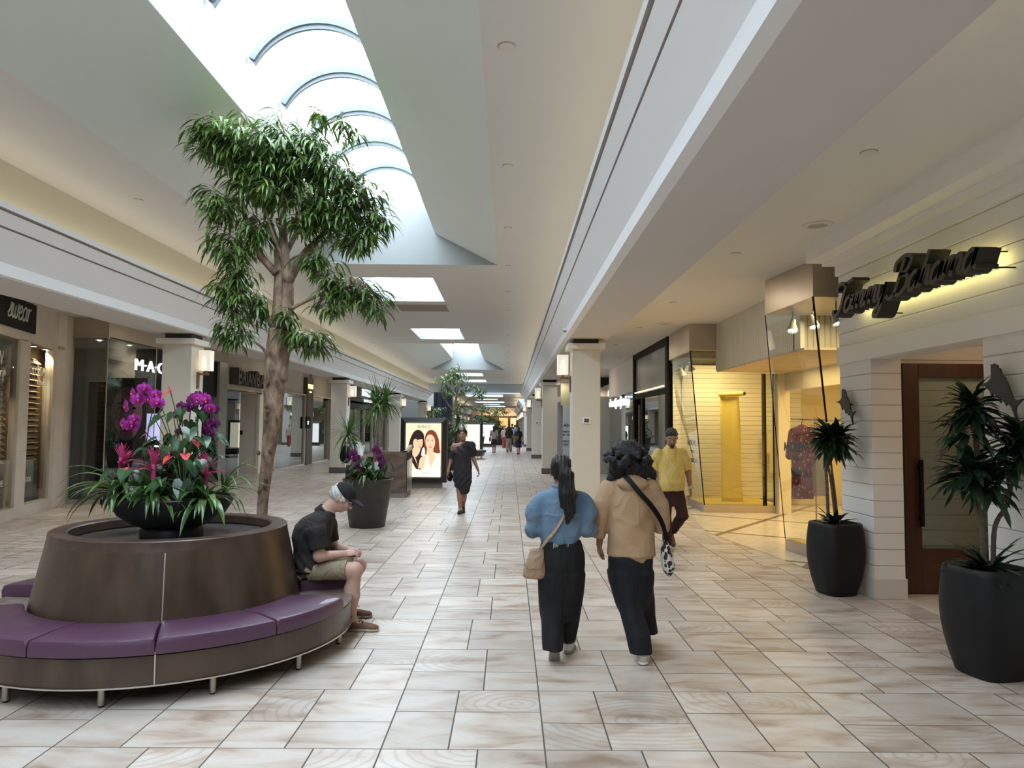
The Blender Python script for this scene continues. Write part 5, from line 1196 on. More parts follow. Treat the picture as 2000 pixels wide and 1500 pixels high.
branches = [([(.10, 0, 2.2), (.10, .02, 2.7), (.10, .06, 3.3), (.03, .15, 3.7), (-.08, .25, 4.0)], [.085, .07, .058, .035, .012]),
            ([(.15, 0, 2.2), (.185, .02, 2.7), (.20, .03, 3.2), (.15, .0, 3.7), (.1, 0, 4.4), (.05, 0, 5.0)], [.075, .068, .062, .045, .03, .010]),
            ([(.19, .02, 3.25), (.35, .05, 3.55), (.55, .08, 3.8), (.72, .1, 4.05)], [.06, .045, .03, .012]),
            ([(.08, 0, 3.35), (-.12, -.05, 3.6), (-.25, -.05, 3.95), (-.3, 0, 4.2)], [.045, .035, .025, .01]),
            ([(.20, .02, 2.95), (.4, .0, 3.05), (.75, -.02, 3.2), (.95, 0, 3.15)], [.025, .018, .014, .006]),
            ([(.08, 0, 2.75), (-.06, -.05, 2.95), (-.25, -.05, 3.15), (-.4, 0, 3.3)], [.032, .028, .020, .01]),
            ([(.16, .0, 2.5), (.3, -.05, 2.55), (.55, -.05, 2.6)], [.018, .012, .006]), ([(.06, 0, 2.4), (-.05, .02, 2.55), (-.2, .05, 2.65)], [.022, .016, .008]),
            ([(.1, 0, 4.2), (.2, 0, 4.6), (.5, .05, 4.95), (.75, 0, 5.05)], [.02, .014, .010, .004]), ([(.1, .05, 4.0), (.05, .05, 4.6), (.10, .02, 4.92), (.04, .02, 5.08)], [.03, .022, .014, .010]), ([(.15, .0, 3.5), (.2, .4, 4.0), (.1, .6, 4.3)], [.035, .025, .01]), ([(.15, .0, 3.5), (.08, -.15, 3.75), (.02, -.22, 4.0)], [.022, .014, .006])]
for i, (P, R) in enumerate(branches): Q, rr = knotty(P, R, i + 3); m.tube(Q, rr, 10)
for k in range(10):   # knots and cut twig stubs
    z = rnd.uniform(.9, 2.3); a = rnd.uniform(PI * 1.15, PI * 1.85); c_ = Vector((.02 + .05 * (z - 1), 0, z)); rr_ = .075 + max(0, min(1, (z - 1.1) / .7)) * .06; p = c_ + Vector((math.cos(a), math.sin(a), 0)) * rr_
    kn = MB(); kn.ball(c_ + (p - c_) * .90, (.020, .020, .026), 10, 8); kn.build('bark_knot', mat('dark_knot', (.12, .07, .045), .9) if k == 0 else bpy.data.materials['dark_knot'], tr, smooth='all')
m.build('trunk', M_bark, tr, smooth='all')
def foliage(mb, clusters, per, L, W, droop, seed, twig=None):
    r = random.Random(seed)
    for (c, R) in clusters:
        c = Vector(c); vol = R[0] * R[1] * R[2]; nt = max(3, int(per * (vol ** (2 / 3)) * 10))
        for i in range(nt):
            a = r.uniform(0, 2 * PI); e = r.uniform(-.6, 1.0); rad = r.uniform(.5, 1.0)
            dv = Vector((math.cos(a) * math.sqrt(max(0, 1 - e * e)), math.sin(a) * math.sqrt(max(0, 1 - e * e)), e))
            tip = c + Vector((dv.x * R[0], dv.y * R[1], dv.z * R[2])) * rad; out = Vector((dv.x, dv.y, 0.15)).normalized()
            if twig is not None: twig.tube([tip - out * L * .9 + Vector((0, 0, -.03)), tip - out * .3 * L + Vector((0, 0, .01)), tip], [.004, .003, .002], 4, cap=False)
            for k in range(r.randint(6, 9)):
                b = tip - out * L * (k * .13) + Vector((0, 0, -.01 * k)); az = r.uniform(-1.5, 1.5); ca, sa = math.cos(az), math.sin(az)
                d = Vector((out.x * ca - out.y * sa, out.x * sa + out.y * ca, r.uniform(-.35, .45)))
                leaf(mb, b, d, L * r.uniform(.7, 1.15), W * r.uniform(.8, 1.15), droop * r.uniform(.7, 1.3), 5, .22, base=.18)
m = MB(); tw = MB()
def cpx(x, y, rx, ry, ym=1.0): return (((x - 517) / 185, -.08, 1.75 + (828 - y) / 185), (rx / 185, rx / 185 * ym, ry / 185))
cl = [cpx(*q) for q in ((425, 275, 70, 55), (400, 250, 45, 28), (470, 265, 80, 60), (540, 285, 85, 70), (610, 300, 75, 55), (650, 340, 65, 50), (690, 385, 65, 55), (730, 430, 35, 45), (560, 370, 85, 60), (480, 345, 70, 50), (430, 395, 55, 40),
      (640, 410, 60, 45), (690, 455, 60, 42), (590, 430, 55, 40), (445, 478, 56, 50), (500, 440, 45, 40), (455, 575, 52, 40), (470, 530, 40, 35), (465, 640, 42, 42), (500, 600, 35, 40), (690, 565, 68, 28), (645, 590, 40, 22), (735, 590, 28, 26), (620, 505, 42, 26), (640, 545, 36, 22), (615, 665, 48, 26), (575, 650, 26, 24), (560, 610, 25, 25), (520, 330, 60, 60),
      (612, 205, 32, 14), (660, 225, 26, 16), (685, 250, 14, 16))]
foliage(m, cl, 38, .225, .0165, 1.6, 11, tw)
m.build('leaf_crown', L_fic, tr, smooth='all'); tw.build('twigs', M_bark, tr)

# ------------------------------------------------------------------ tapered round planter with dragon trees
tp = thing('tapered_planter', 'tall dark brown tapered round planter left of the aisle', 'planter', (-2.43, 12.72, 0))
m = MB(); m.lathe([(0, .0), (.29, .0), (.30, .01), (.425, .80), (.43, .815), (.405, .82), (.40, .77), (0, .78)], 48); m.build('pot', M_potb, tp, smooth=True)
def dragon(loc, heads, label, L=.58, per=75):
    t = thing('dragon_tree', label, 'plant', loc); m = MB(); c_ = MB()
    for (x, y, z, s) in heads:
        c_.tube(crom([(x * .3, y * .3, 0), (x * .55, y * .55, z * .4), (x, y, z)], 6), [.022] * 7 + [.016] * 6, 8)
        for i in range(per):
            f = i / per; e = math.asin(max(-1, min(1, -0.75 + 1.75 * f))); d = rdir(e - .08, e + .08); d = Vector((d.x, d.y, d.z)); 
            leaf(m, Vector((x, y, z)) + d * .02, Vector((d.x, d.y, d.z + .35)), L * s * rnd.uniform(.8, 1.1), .012, .4 if f > .75 else 1.5 - f, 6, .3, base=.8)
    c_.build('cane', M_bark, t, smooth=True); m.build('leaf_heads', L_marg, t, smooth='all'); return t
dragon((-2.38, 12.75, .78), [(.10, .02, 1.28, 1.0), (.22, .02, 1.37, .75)], 'tall spiky dragon tree with two heads in the tapered planter')
dragon((-2.5, 12.8, .78), [(-.30, 0, .80, .8)], 'shorter spiky dragon tree at the left of the tapered planter')
pz = .78
bromeliad((-2.43, 12.55, pz + .05), 'green leaves spilling over the front of the tapered planter', 46, .46, False, Lw=.022)
bromeliad((-2.62, 12.55, pz + .05), 'pink bromeliad flower in the tapered planter', 12, .26, True)
anthurium((-2.35, 12.55, pz), 'anthurium with coral flowers in the tapered planter', [(-.05, -.05, .40, -.8, -.4), (.05, -.08, .32, .3, -1), (-.28, 0, .28, -1, -.3), (.1, 0, .30, .8, -.4)], 46, .34, .13, .75, .09)
orchid((-2.55, 12.6, pz), 'dark purple orchid at the left of the tapered planter', [(0, 0, 0), (-.05, -.05, .3), (-.1, -.08, .5), (-.05, -.1, .42), (.02, -.1, .2)], [.4, .48, .56, .64, .72, .8, .88, .96, 1], F_orcd, .065)
orchid((-2.35, 12.6, pz), 'purple orchid at the right of the tapered planter', [(0, 0, 0), (.02, -.03, .35), (.06, -.06, .55), (.16, -.08, .5), (.2, -.1, .3)], [.45, .55, .62, .7, .78, .86, .93, 1], F_orcd, .07)

# ------------------------------------------------------------------ barrel planters by the shiplap wall
def barrel(loc, H, label, rz, wt, wm, wb, k):
    """pillow-sided square pot"""
    t = thing('barrel_planter', label, 'planter', loc, rz, group=None); m = MB(); n = 48
    prof = [(wb * .93, 0), (wb, .012), (wb * 1.07, .08 * H)] + [(wb + (wm - wb) * math.sin(min(1, f / .62) * PI / 2) if f < .62 else wm + (wt - wm) * (1 - math.cos((f - .62) / .38 * PI / 2)), H * f) for f in [.16, .24, .32, .4, .48, .56, .64, .72, .8, .88, .94, .98]] + [(wt - .01, H), (wt - .035, H), (wt - .04, H - .04), (0, H - .04)]
    vs = []
    for w_, z in prof:
        for i in range(n):
            a = 2 * PI * i / n; c_, s_ = math.cos(a), math.sin(a); p = 3.6; rr_ = w_ / ((abs(c_) ** p + abs(s_) ** p) ** (1 / p)); vs.append((rr_ * c_, rr_ * s_, z))
    fs = []
    for j in range(len(prof) - 1):
        for i in range(n): fs.append((j * n + i, j * n + (i + 1) % n, (j + 1) * n + (i + 1) % n, (j + 1) * n + i))
    fs.append(tuple(range(n))[::-1]); m.add(vs, fs); m.build('pot', M_pot, t, smooth=True)
    m = MB(); m.lathe([(wt - .045, H - .045), (0, H - .03)], 24); m.build('soil', M_soil, t); return t
barrel((3.48, 7.88, 0), .75, 'charcoal barrel planter under the smaller marlin', D2(14), .228, .252, .175, 1)
barrel((3.46, 5.35, 0), .765, 'largest charcoal barrel planter cut by the right photo edge', D2(12), .245, .268, .19, 1)
def corn(loc, canes, label, seed, base_l=.3):
    t = thing('corn_plant', label, 'plant', loc); r = random.Random(seed); m = MB(); c_ = MB()
    for P, R, heads in canes:
        Q = crom(P, 9); c_.tube(Q, [R * (1.0 - .25 * i / len(Q)) * (1.06 if i % 2 else .96) for i in range(len(Q))], 10)
        for (z0, x, y, n, L) in heads:
            for i in range(n):
                f = i / n; a = r.uniform(0, 2 * PI); e = -.45 + 1.6 * f + r.uniform(-.1, .1); d = Vector((math.cos(a) * math.cos(e), math.sin(a) * math.cos(e), math.sin(e)))
                leaf(m, (x + d.x * .02, y + d.y * .02, z0 + .12 * f), d, L * r.uniform(.75, 1.1) * (1 - .25 * f), .030 * L / .3 * r.uniform(.8, 1.15), .9, 7, .35, wave=.25, base=.45)
    for i in range(38):
        a = r.uniform(0, 2 * PI); e = r.uniform(.05, 1.2); d = Vector((math.cos(a) * math.cos(e), math.sin(a) * math.cos(e), math.sin(e))); leaf(m, (d.x * .03, d.y * .03, 0), d, base_l * r.uniform(.7, 1.1), .028, .8, 7, .35, wave=.25, base=.5)
    m.build('leaves', L_dk, t, smooth='all'); c_.build('canes', mat('ringed_cane', (.13, .10, .07), .8, col2=(.06, .045, .03), scale=3, stretch=(1, 1, 22)), t, smooth=True); return t
corn((3.47, 7.88, .70), [([(-.06, 0, 0), (-.07, 0, .4), (-.075, 0, .68), (-.01, 0, .86)], .018, [(.84, .0, 0, 80, .32)]), ([(.02, 0, 0), (-.02, 0, .42), (-.06, 0, .66), (-.13, 0, .88)], .014, [(.90, -.06, 0, 56, .29)]), ([(.05, 0, 0), (.0, 0, .5), (-.04, .02, .82)], .009, [(.86, .06, .0, 44, .3)])], 'slim corn plant with one dark rounded head in the barrel planter under the small marlin', 5, .26)
corn((3.46, 5.35, .72), [([(-.02, 0, 0), (-.03, 0, .3), (-.05, .0, .62), (-.06, 0, 1.0), (-.10, 0, 1.22)], .024, [(1.12, -.09, 0, 64, .30), (.97, -.10, .02, 44, .30), (.66, -.14, -.05, 60, .31), (.58, -.04, -.1, 34, .3)]), ([(.04, 0, 0), (.06, 0, .32), (.16, 0, .5), (.2, 0, .72)], .018, [(.75, .22, 0, 60, .32), (.9, .26, 0, 44, .32)]), ([(.0, 0, .3), (-.06, 0, .42), (-.1, 0, .6)], .009, [(.62, -.15, 0, 16, .26)])], 'tall many-headed corn plant in the right-edge barrel planter', 9, .32)

# ------------------------------------------------------------------ lit poster case, marble kiosk, far kiosks and planters
M_fr = mat('case_frame', (.018, .016, .015), .4); M_lit = emis('poster_paper', (1.0, .80, .55), .88); M_foot = mat('kiosk_foot', (.20, .18, .16), .5)
def postercase(x0, x1, y, z0, z1, th, label, lit):
    t = thing('poster_case', label, 'poster case', ((x0 + x1) / 2, y, 0)); h = (x1 - x0) / 2; b = .13
    m = MB(); m.box(-h, .0, z0, h, th, z1)
    i0 = [(-h, 0, z0), (h, 0, z0), (h, 0, z1), (-h, 0, z1)]; i1 = [(-h + b, -.05, z0 + b), (h - b, -.05, z0 + b), (h - b, -.05, z1 - b), (-h + b, -.05, z1 - b)]
    m.add(i0 + i1, [(0, 1, 5, 4), (1, 2, 6, 5), (2, 3, 7, 6), (3, 0, 4, 7), (4, 5, 6, 7)]); m.build('frame', M_fr, t, bevel=.005)
    m = MB(); q = [(-h + b, z0 + b), (h - b, z0 + b), (h - b, z1 - b), (-h + b, z1 - b)]; 
    m.box(-h + b, -.07, z0 + b, h - b, -.05, z0 + b + .03); m.box(-h + b, -.07, z1 - b - .03, h - b, -.05, z1 - b); m.box(-h + b, -.07, z0 + b, -h + b + .03, -.05, z1 - b); m.box(h - b - .03, -.07, z0 + b, h - b, -.05, z1 - b); m.build('steel_lip', M_chrome, t)
    bx(-h + b + .03, -.056, z0 + b + .03, h - b - .03, -.05, z1 - b - .03).build('lit_poster', lit, t)
    bx(-h * .72, .08, 0, h * .80, th - .08, z0).build('foot', M_foot, t); return t, h - b - .03
pc, hw = postercase(-3.03, -1.74, 20.5, .15, 1.95, .34, 'lit poster case showing two faces under the word BIRKS', M_lit)
S_l = emis('poster_skin_light', (.95, .62, .40), .85); S_d = emis('poster_hair_dark', (.030, .020, .018), 1); S_r = emis('poster_hair_auburn', (.20, .05, .025), 1); S_w = emis('poster_white', (1, .90, .72), .92); S_t = emis('poster_text', (.20, .15, .12), 1); S_lip = emis('poster_lips', (.60, .18, .14), .9); S_ln = emis('poster_shade', (.50, .26, .16), .9); S_b = emis('poster_band', (1, .93, .80), .93)
def flat(name, mt, polys, y0):
    m = MB()
    for P in polys: m.add([(a, y0, b) for a, b in P], [tuple(range(len(P)))])
    return m.build(name, mt, pc)
def smooth2(P, k=5): return [(v.x, v.y) for v in crom([(a, b, 0) for a, b in P + [P[0]]], k)[:-1]]
def ov(cx_, cz_, a, b, n=18, t=0): return [(cx_ + a * math.cos(u) * math.cos(t) - b * math.sin(u) * math.sin(t), cz_ + a * math.cos(u) * math.sin(t) + b * math.sin(u) * math.cos(t)) for u in [2 * PI * i / n for i in range(n)]]
# poster coordinates: x -.48..+.48, z .31.. 1.79
flat('poster_band', S_b, [[(-hw, .32), (hw, .32), (hw, .52), (-hw, .52)]], -.0575)
flat('poster_hair', S_d, [smooth2([(-.46, .98), (-.42, 1.15), (-.36, 1.38), (-.26, 1.56), (-.13, 1.61), (.0, 1.50), (.02, 1.32), (.02, 1.12), (.0, .80), (-.05, .54), (-.12, .54), (-.22, .85), (-.3, .98)])], -.0580)
flat('poster_hair_auburn', S_r, [smooth2([(.03, .90), (.02, 1.2), (.06, 1.48), (.18, 1.61), (.32, 1.56), (.42, 1.36), (.45, 1.1), (.47, .98), (.38, .96), (.25, 1.0), (.1, .95)])], -.0582)
flat('poster_neck', S_l, [smooth2([(-.34, .96), (-.24, 1.16), (-.08, 1.12), (-.14, .92), (-.26, .84)]), smooth2([(.10, 1.1), (.27, 1.1), (.28, .95), (.40, .82), (.20, .55), (.06, .80), (.09, .95)]), smooth2([(-.13, .55), (-.09, .80), (.02, .90), (.06, .82), (.02, .56)])], -.0584)
flat('poster_face', S_l, [ov(-.15, 1.25, .135, .20, 20, -.12), ov(.19, 1.27, .135, .215, 20, .04)], -.0588)
flat('poster_garment', S_w, [smooth2([(.03, .54), (.06, .80), (.13, .92), (.17, .70), (.20, .54)]), smooth2([(.20, .54), (.30, .78), (.40, .93), (.47, .94), (.47, .54)]), smooth2([(-.06, .90), (-.03, 1.08), (.02, 1.12), (.05, 1.0), (.03, .90)])], -.0590)
flat('poster_dress', S_d, [smooth2([(-.46, .86), (-.36, .98), (-.22, .78), (-.13, .54), (-.2, .54), (-.3, .70)])], -.0592)
flat('poster_fringe', S_d, [smooth2([(-.31, 1.30), (-.28, 1.46), (-.15, 1.52), (-.03, 1.45), (-.02, 1.36), (-.09, 1.35), (-.15, 1.33), (-.22, 1.36)])], -.0594)
flat('poster_lips', S_lip, [ov(-.10, 1.135, .045, .018, 12, -.15), ov(.19, 1.135, .05, .018, 12)], -.0596)
flat('poster_eyes', S_t, [ov(-.17, 1.295, .028, .010, 10, -.1), ov(-.055, 1.28, .024, .010, 10, -.1), ov(.13, 1.31, .028, .010, 10), ov(.25, 1.31, .028, .010, 10), ov(-.17, 1.325, .036, .006, 10), ov(.13, 1.345, .036, .006, 10, .1), ov(.25, 1.345, .036, .006, 10, -.1)], -.0598)
flat('poster_nose', S_ln, [ov(-.10, 1.195, .018, .008, 8), ov(.19, 1.205, .018, .008, 8), ov(-.125, 1.24, .006, .04, 8, .1)], -.0598)
m = MB(); text_mb('BIRKS', .115, m, (-.0, -.060, 1.655), (1, 0, 0), (0, 0, 1), .002, align='CENTER', sx=1.15); m.tube(crom([(-.03, -.06, .40), (.0, -.06, .45), (.02, -.06, .39), (.05, -.06, .44), (.08, -.06, .40), (.11, -.06, .46), (.14, -.06, .40), (.19, -.06, .42), (.24, -.06, .40)], 4), .004, 4); m.tube([(-.18, -.06, .46), (-.05, -.06, .47), (-.11, -.06, .37), (-.18, -.06, .46)], .004, 4); m.build('poster_text', S_t, pc)
kd = thing('directory_kiosk', 'low brown marble kiosk with steel side and slanted black panel', 'kiosk', (-2.46, 17.7, 0))
m = MB(); m.prism([(-.80, 0, .13), (0, 0, .13), (0, 0, 1.10), (-.80, 0, 1.10)], (0, 0, 0), (0, .12, 0)); m.build('marble_panel', mat('brown_marble', (.065, .042, .032), .25, col2=(.17, .12, .09), scale=3.5, stretch=(1, 1, 1.6), bump=0), kd)
m = MB(); m.add([(0, .0, .13), (0, 1.0, .13), (0, 1.0, 1.24), (0, 0, 1.12), (-.07, .0, .13), (-.07, 1.0, .13), (-.07, 1.0, 1.24), (-.07, 0, 1.12)], [(0, 1, 2, 3), (4, 7, 6, 5), (3, 2, 6, 7), (1, 5, 6, 2)]); m.build('steel_side', M_chrome, kd)
m = MB(); m.quad((.006, .03, .88), (.006, .97, .93), (.006, .97, 1.12), (.006, .03, 1.05)); m.quad((.006, .33, .2), (.006, .37, .2), (.006, .37, .88), (.006, .33, .88)); m.build('black_panel', M_black, kd)
bx(-.75, .02, 0, -.02, .95, .13).build('foot', M_foot, kd)
postercase(-2.98, -1.55, 42.5, .12, 1.95, .5, 'second poster case with blank pale yellow light beyond the walking woman', emis('cream_light', (1, .93, .72), .95))
postercase(-2.35, -1.05, 59.4, .12, 1.95, .5, 'farthest poster case with white light beyond the dark planter', emis('white_light', (.9, .95, 1), 1.0))
# second tree group in mid distance
t2 = thing('tapered_planter', 'dark planter under the mid-distance tree, behind the walking woman', 'planter', (-2.1, 29.0, 0)); m = MB(); m.lathe([(0, 0), (.42, 0), (.55, .75), (.50, .76), (.48, .7), (0, .7)], 32); m.build('pot', M_potb, t2, smooth=True)
f2 = thing('ficus_tree', 'airy mid-distance ficus tree under the second long skylight', 'tree', (-2.1, 29.0, .7)); m = MB()
for i, (P, R) in enumerate([([(0, 0, 0), (.02, 0, .8), (.05, 0, 1.4), (-.02, 0, 2.0), (.1, 0, 2.7)], [.07, .06, .05, .045, .02]), ([(.05, 0, 1.4), (-.35, 0, 1.9), (-.6, 0, 2.35), (-.5, 0, 2.9)], [.04, .035, .03, .012]), ([(.05, 0, 1.5), (.4, 0, 2.0), (.9, .1, 2.35)], [.03, .025, .01]), ([(.03, 0, .9), (-.4, 0, 1.3), (-.75, 0, 1.4)], [.03, .02, .01])]): Q, rr = knotty(P, R, i + 30); m.tube(Q, rr, 8)
m.build('trunk', M_bark, f2, smooth='all'); m = MB()
foliage(m, [((-.45, 0, 2.85), (.62, .5, .3)), ((.0, 0, 3.0), (.55, .5, .32)), ((-.1, 0, 2.45), (.6, .5, .3)), ((.75, 0, 2.5), (.5, .4, .22)), ((.95, 0, 2.3), (.35, .3, .22)), ((-.85, 0, 1.55), (.5, .4, .26)), ((-.6, 0, 1.15), (.35, .4, .2)), ((.1, 0, 1.85), (.45, .4, .25)), ((.0, 0, 3.35), (.3, .3, .15))], 9, .26, .026, 1.3, 21)
m.build('leaf_crown', L_fic, f2, smooth='all')
c2 = thing('corn_plant', 'bushy variegated corn plant below the mid-distance ficus crown', 'plant', (-2.0, 28.7, .7)); m = MB(); m.tube([(0, 0, 0), (0, 0, 1.3)], .04, 8); m.build('cane', M_bark, c2)
m = MB()
for i in range(110):
    f = i / 110; d = rdir(-.2 + f, .3 + f); leaf(m, (d.x * .04, d.y * .04, .55 + .85 * f), d, .5 * rnd.uniform(.7, 1.1), .04, 1.6, 6, .3, base=.5)
m.build('leaves', L_drac, c2, smooth='all')
an2 = anthurium((-2.35, 28.6, .7), 'flowering pink plants in the mid-distance planter left of the walking woman', [(-.4, -.1, .25, -1, -.4), (-.2, -.2, .28, 0, -1), (-.5, 0, .22, -1, 0)], 30, .3, .2, .9, .14)
an3 = anthurium((-1.75, 28.6, .7), 'pale pink flowers in the mid-distance planter right of the walking woman', [(.2, -.1, .3, 1, -.4), (.1, -.2, .22, 0, -1)], 30, .3, .2, .9, .14)
# far benches and trees
fb = thing('round_bench', 'dark distant round bench beyond the walking woman', 'bench', (-2.5, 38.5, 0)); m = MB(); m.lathe([(.2, .16), (1.15, .16), (1.25, .34), (1.3, .36), (1.28, .46), (.2, .47)], 36); m.build('seat', mat('dark_bench', (.045, .03, .028), .4), fb, smooth=True)
for i in range(8): a = i * PI / 4 + .2; m = MB(); m.tube([(1.05 * math.cos(a), 1.05 * math.sin(a), 0), (1.05 * math.cos(a), 1.05 * math.sin(a), .17)], .025, 8); m.build('leg', M_leg, fb)
def fartree(x, y, H, R, potr, label, lean=0):
    t = thing('potted_tree', label, 'tree', (x, y, 0)); m = MB(); m.lathe([(0, 0), (potr * .75, 0), (potr, .95), (potr * .9, .96), (0, .9)], 24); m.build('pot', M_potb, t, smooth=True)
    m = MB(); m.tube(crom([(0, 0, .9), (lean * .5, 0, H * .5), (lean, 0, H - R)], 5), .06, 8); m.build('trunk', M_bark, t); m = MB()
    foliage(m, [((lean, 0, H - R * .5), (R, R, R * .55)), ((lean * .3, 0, H - R * 1.6), (R * .8, R * .8, R * .5)), ((-.2, 0, 1.4), (R * .9, R * .9, .5))], 5, .35, .05, 1.2, int(y)); m.build('leaf_crown', L_fic, t, smooth='all'); return t
fartree(-2.3, 52.5, 3.4, .75, .55, 'distant potted tree in a dark planter right of the second poster case', .35)
fartree(-1.0, 66, 3.5, 1.0, .6, 'distant round-headed tree beyond the crossing, right of the other')
fartree(-2.2, 76, 3.0, 1.1, .6, 'farthest dark bushy tree near the end of the hall')
sg2 = thing('floor_sign_stand', 'thin grey folding floor stand beside the distant bench', 'stand', (-1.62, 32.5, 0)); m = MB(); m.tube([(-.10, 0, 0), (0, 0, .95), (.12, 0, 0)], .02, 6); m.tube([(0, .25, 0), (0, 0, .95)], .02, 6); m.build('frame', M_chrome, sg2); bx(-.13, -.06, 0, .15, .06, .02).build('foot', M_cap, sg2)
# ------------------------------------------------------------------ people
def skin(name, c): return mat(name, c, .5, sss=.12, var=.06, scale=12)
SK_l = skin('skin_light', (.50, .29, .22)); SK_m = skin('skin_tan', (.33, .17, .11)); SK_b = skin('skin_brown', (.30, .155, .105)); SK_e = skin('skin_fair', (.52, .32, .26))
M_hair = mat('black_hair', (.006, .005, .006), .38, spec=.5, bump=.5, bscale=90, stretch=(6, 6, 1)); M_hairg = mat('white_hair', (.50, .49, .47), .7, var=.2, scale=40, bump=.6, bscale=120)
M_eye = mat('eye_white', (.36, .33, .30), .4); M_iris = mat('eye_dark', (.015, .01, .008), .2); M_lipm = mat('lip_tone', (.30, .10, .085), .45)
def cloth(name, c, wr=.6, wscale=9, rough=.9, col2=None, weave=220, stretch=(1, 1, .6), sheen=0.0):
    m = mat(name, c, rough, col2=col2, scale=6, var=0 if col2 else .05, bump=.15, bscale=weave, sheen=sheen)
    nt = m.node_tree; g = NG(nt); b = nt.nodes['Principled BSDF']; old = b.inputs['Normal'].links[0].from_socket
    tc = g.n('ShaderNodeTexCoord'); mp = g.n('ShaderNodeMapping'); mp.inputs['Scale'].default_value = stretch; mp.inputs['Rotation'].default_value = (.3, .5, .4); nt.links.new(tc.outputs['Object'], mp.inputs[0])
    n = g.n('ShaderNodeTexNoise'); n.inputs['Scale'].default_value = wscale; n.inputs['Detail'].default_value = 1.5; n.inputs['Distortion'].default_value = 1.0; nt.links.new(mp.outputs[0], n.inputs['Vector'])
    rd = g.m('POWER', g.m('SUBTRACT', 1.0, g.m('MULTIPLY', g.m('ABSOLUTE', g.m('SUBTRACT', n.outputs[0], .5)), 4.0)), 2.0)
    bp = g.n('ShaderNodeBump'); bp.inputs['Strength'].default_value = wr * .55; bp.inputs['Distance'].default_value = .016; nt.links.new(rd, bp.inputs['Height']); nt.links.new(old, bp.inputs['Normal']); nt.links.new(bp.outputs[0], b.inputs['Normal']); return m
V3 = lambda a: np.array(a, float)
def frame(f, u=(0, 0, 1)):
    f = V3(f); f /= np.linalg.norm(f); u = V3(u); r = np.cross(f, u); r /= np.linalg.norm(r); u = np.cross(r, f); return np.stack([r, f, u], 1)
def head_sdf(s, c, M, sc_=1.0, k=.02, face=True):
    P = lambda x, y, z: V3(c) + M @ V3((x, y, z)) * sc_
    E = lambda p, r, kk=k, sub=False: s.ellm(P(*p), V3(r) * sc_, M, kk, sub)
    E((0, -.012, .03), (.077, .096, .088)); E((0, .028, -.03), (.064, .068, .085)); E((0, .045, -.088), (.040, .042, .030))
    for x in (-1, 1): E((x * .078, -.008, -.012), (.010, .02, .031), .008)
    if face:
        s.cone(P(0, .094, .004), P(0, .116, -.032), .009 * sc_, .0145 * sc_, .012); E((0, .083, .030), (.05, .016, .011), .012)
        for x in (-1, 1): E((x * .030, .108, .008), (.019, .014, .011), .012, True); E((x * .038, .072, -.03), (.022, .022, .02), .02); E((x * .013, .106, -.036), (.008, .008, .007), .006)
        E((0, .094, -.066), (.024, .012, .011), .008)
def hand_sdf(s, w, d, n, curl=.5, sc_=1.0, thumb=1):
    """palm and five fingers from wrist w along d; n is the side the palm faces"""
    d = V3(d) / np.linalg.norm(d); n = V3(n) - d * np.dot(n, d); n /= np.linalg.norm(n); sd = np.cross(d, n) * thumb; w = V3(w)
    M = np.stack([sd, d, n], 1)
    s.ellm(w + d * .048 * sc_, V3((.040, .052, .016)) * sc_, M, .012)
    for i, (o, L) in enumerate(((.028, .070), (.010, .080), (-.009, .074), (-.027, .058))):
        p = w + (d * .085 + sd * o) * sc_; a = 0; q = [p]
        for seg, f in enumerate((.45, .32, .23)):
            a += curl * (.7 + .12 * i) * (.8, 1.0, .8)[seg]; q.append(q[-1] + (d * math.cos(a) + n * math.sin(a) + sd * o * 1.2) * L * f * sc_)
        s.chain(q, [.0092 * sc_, .0088 * sc_, .0082 * sc_, .0072 * sc_], .006)
    p = w + (d * .025 + sd * .028) * sc_; q1 = p + (d * .028 + sd * .024 + n * .010) * sc_; q2 = q1 + (d * .030 + sd * .008 + n * .014) * sc_
    s.chain([p, q1, q2], [.013 * sc_, .0105 * sc_, .0085 * sc_], .01)
def eyes(t, c, M, sc_=1.0, down=0):
    b_ = MB()
    for x in (-1, 1):
        m = MB(); m2 = MB(); p = V3(c) + M @ V3((x * .030, .083, .008)) * sc_; m.ball(tuple(p), (.0135 * sc_, .0125 * sc_, .0062 * sc_), 10, 7, R=Matrix(M.tolist()))
        q = V3(c) + M @ V3((x * .030, .0935, .007 - down)) * sc_; m2.ball(tuple(q), (.0062 * sc_, .004 * sc_, .0055 * sc_), 8, 6); e = m.build('eye', M_eye, t, smooth='all'); m2.build('iris', M_iris, e, smooth='all')
        b_.tube([tuple(V3(c) + M @ V3((x * a, .094 - abs(a - .03) * .25, z)) * sc_) for a, z in ((.012, .030), (.03, .036), (.046, .029))], .0038 * sc_, 6)
    b_.build('eyebrow', M_hair, t, smooth='all')
    m = MB(); m.ball(tuple(V3(c) + M @ V3((0, .101, -.065)) * sc_), (.017 * sc_, .007 * sc_, .006 * sc_), 12, 6, R=Matrix(M.tolist())); m.build('lips', M_lipm, t, smooth='all')
def arm(s, sh, el, wr, r=(.052, .042, .026), k=.03): s.chain([sh, el, wr], r, k)
def folds(amp, fx=30, fz=14, seed=0.0):
    def f(V):
        x, y, z = V.T; a = np.sin(x * fx + 2.2 * np.sin(z * 6 + seed) + seed) * np.sin(z * fz + 2 * np.sin(x * 9 + y * 7 + seed)); b = np.sin((x + y) * fx * .6 - z * fz * .8 + seed * 2 + 1.5 * np.sin(y * 11))
        return amp * (.6 * a + .5 * b)
    return f
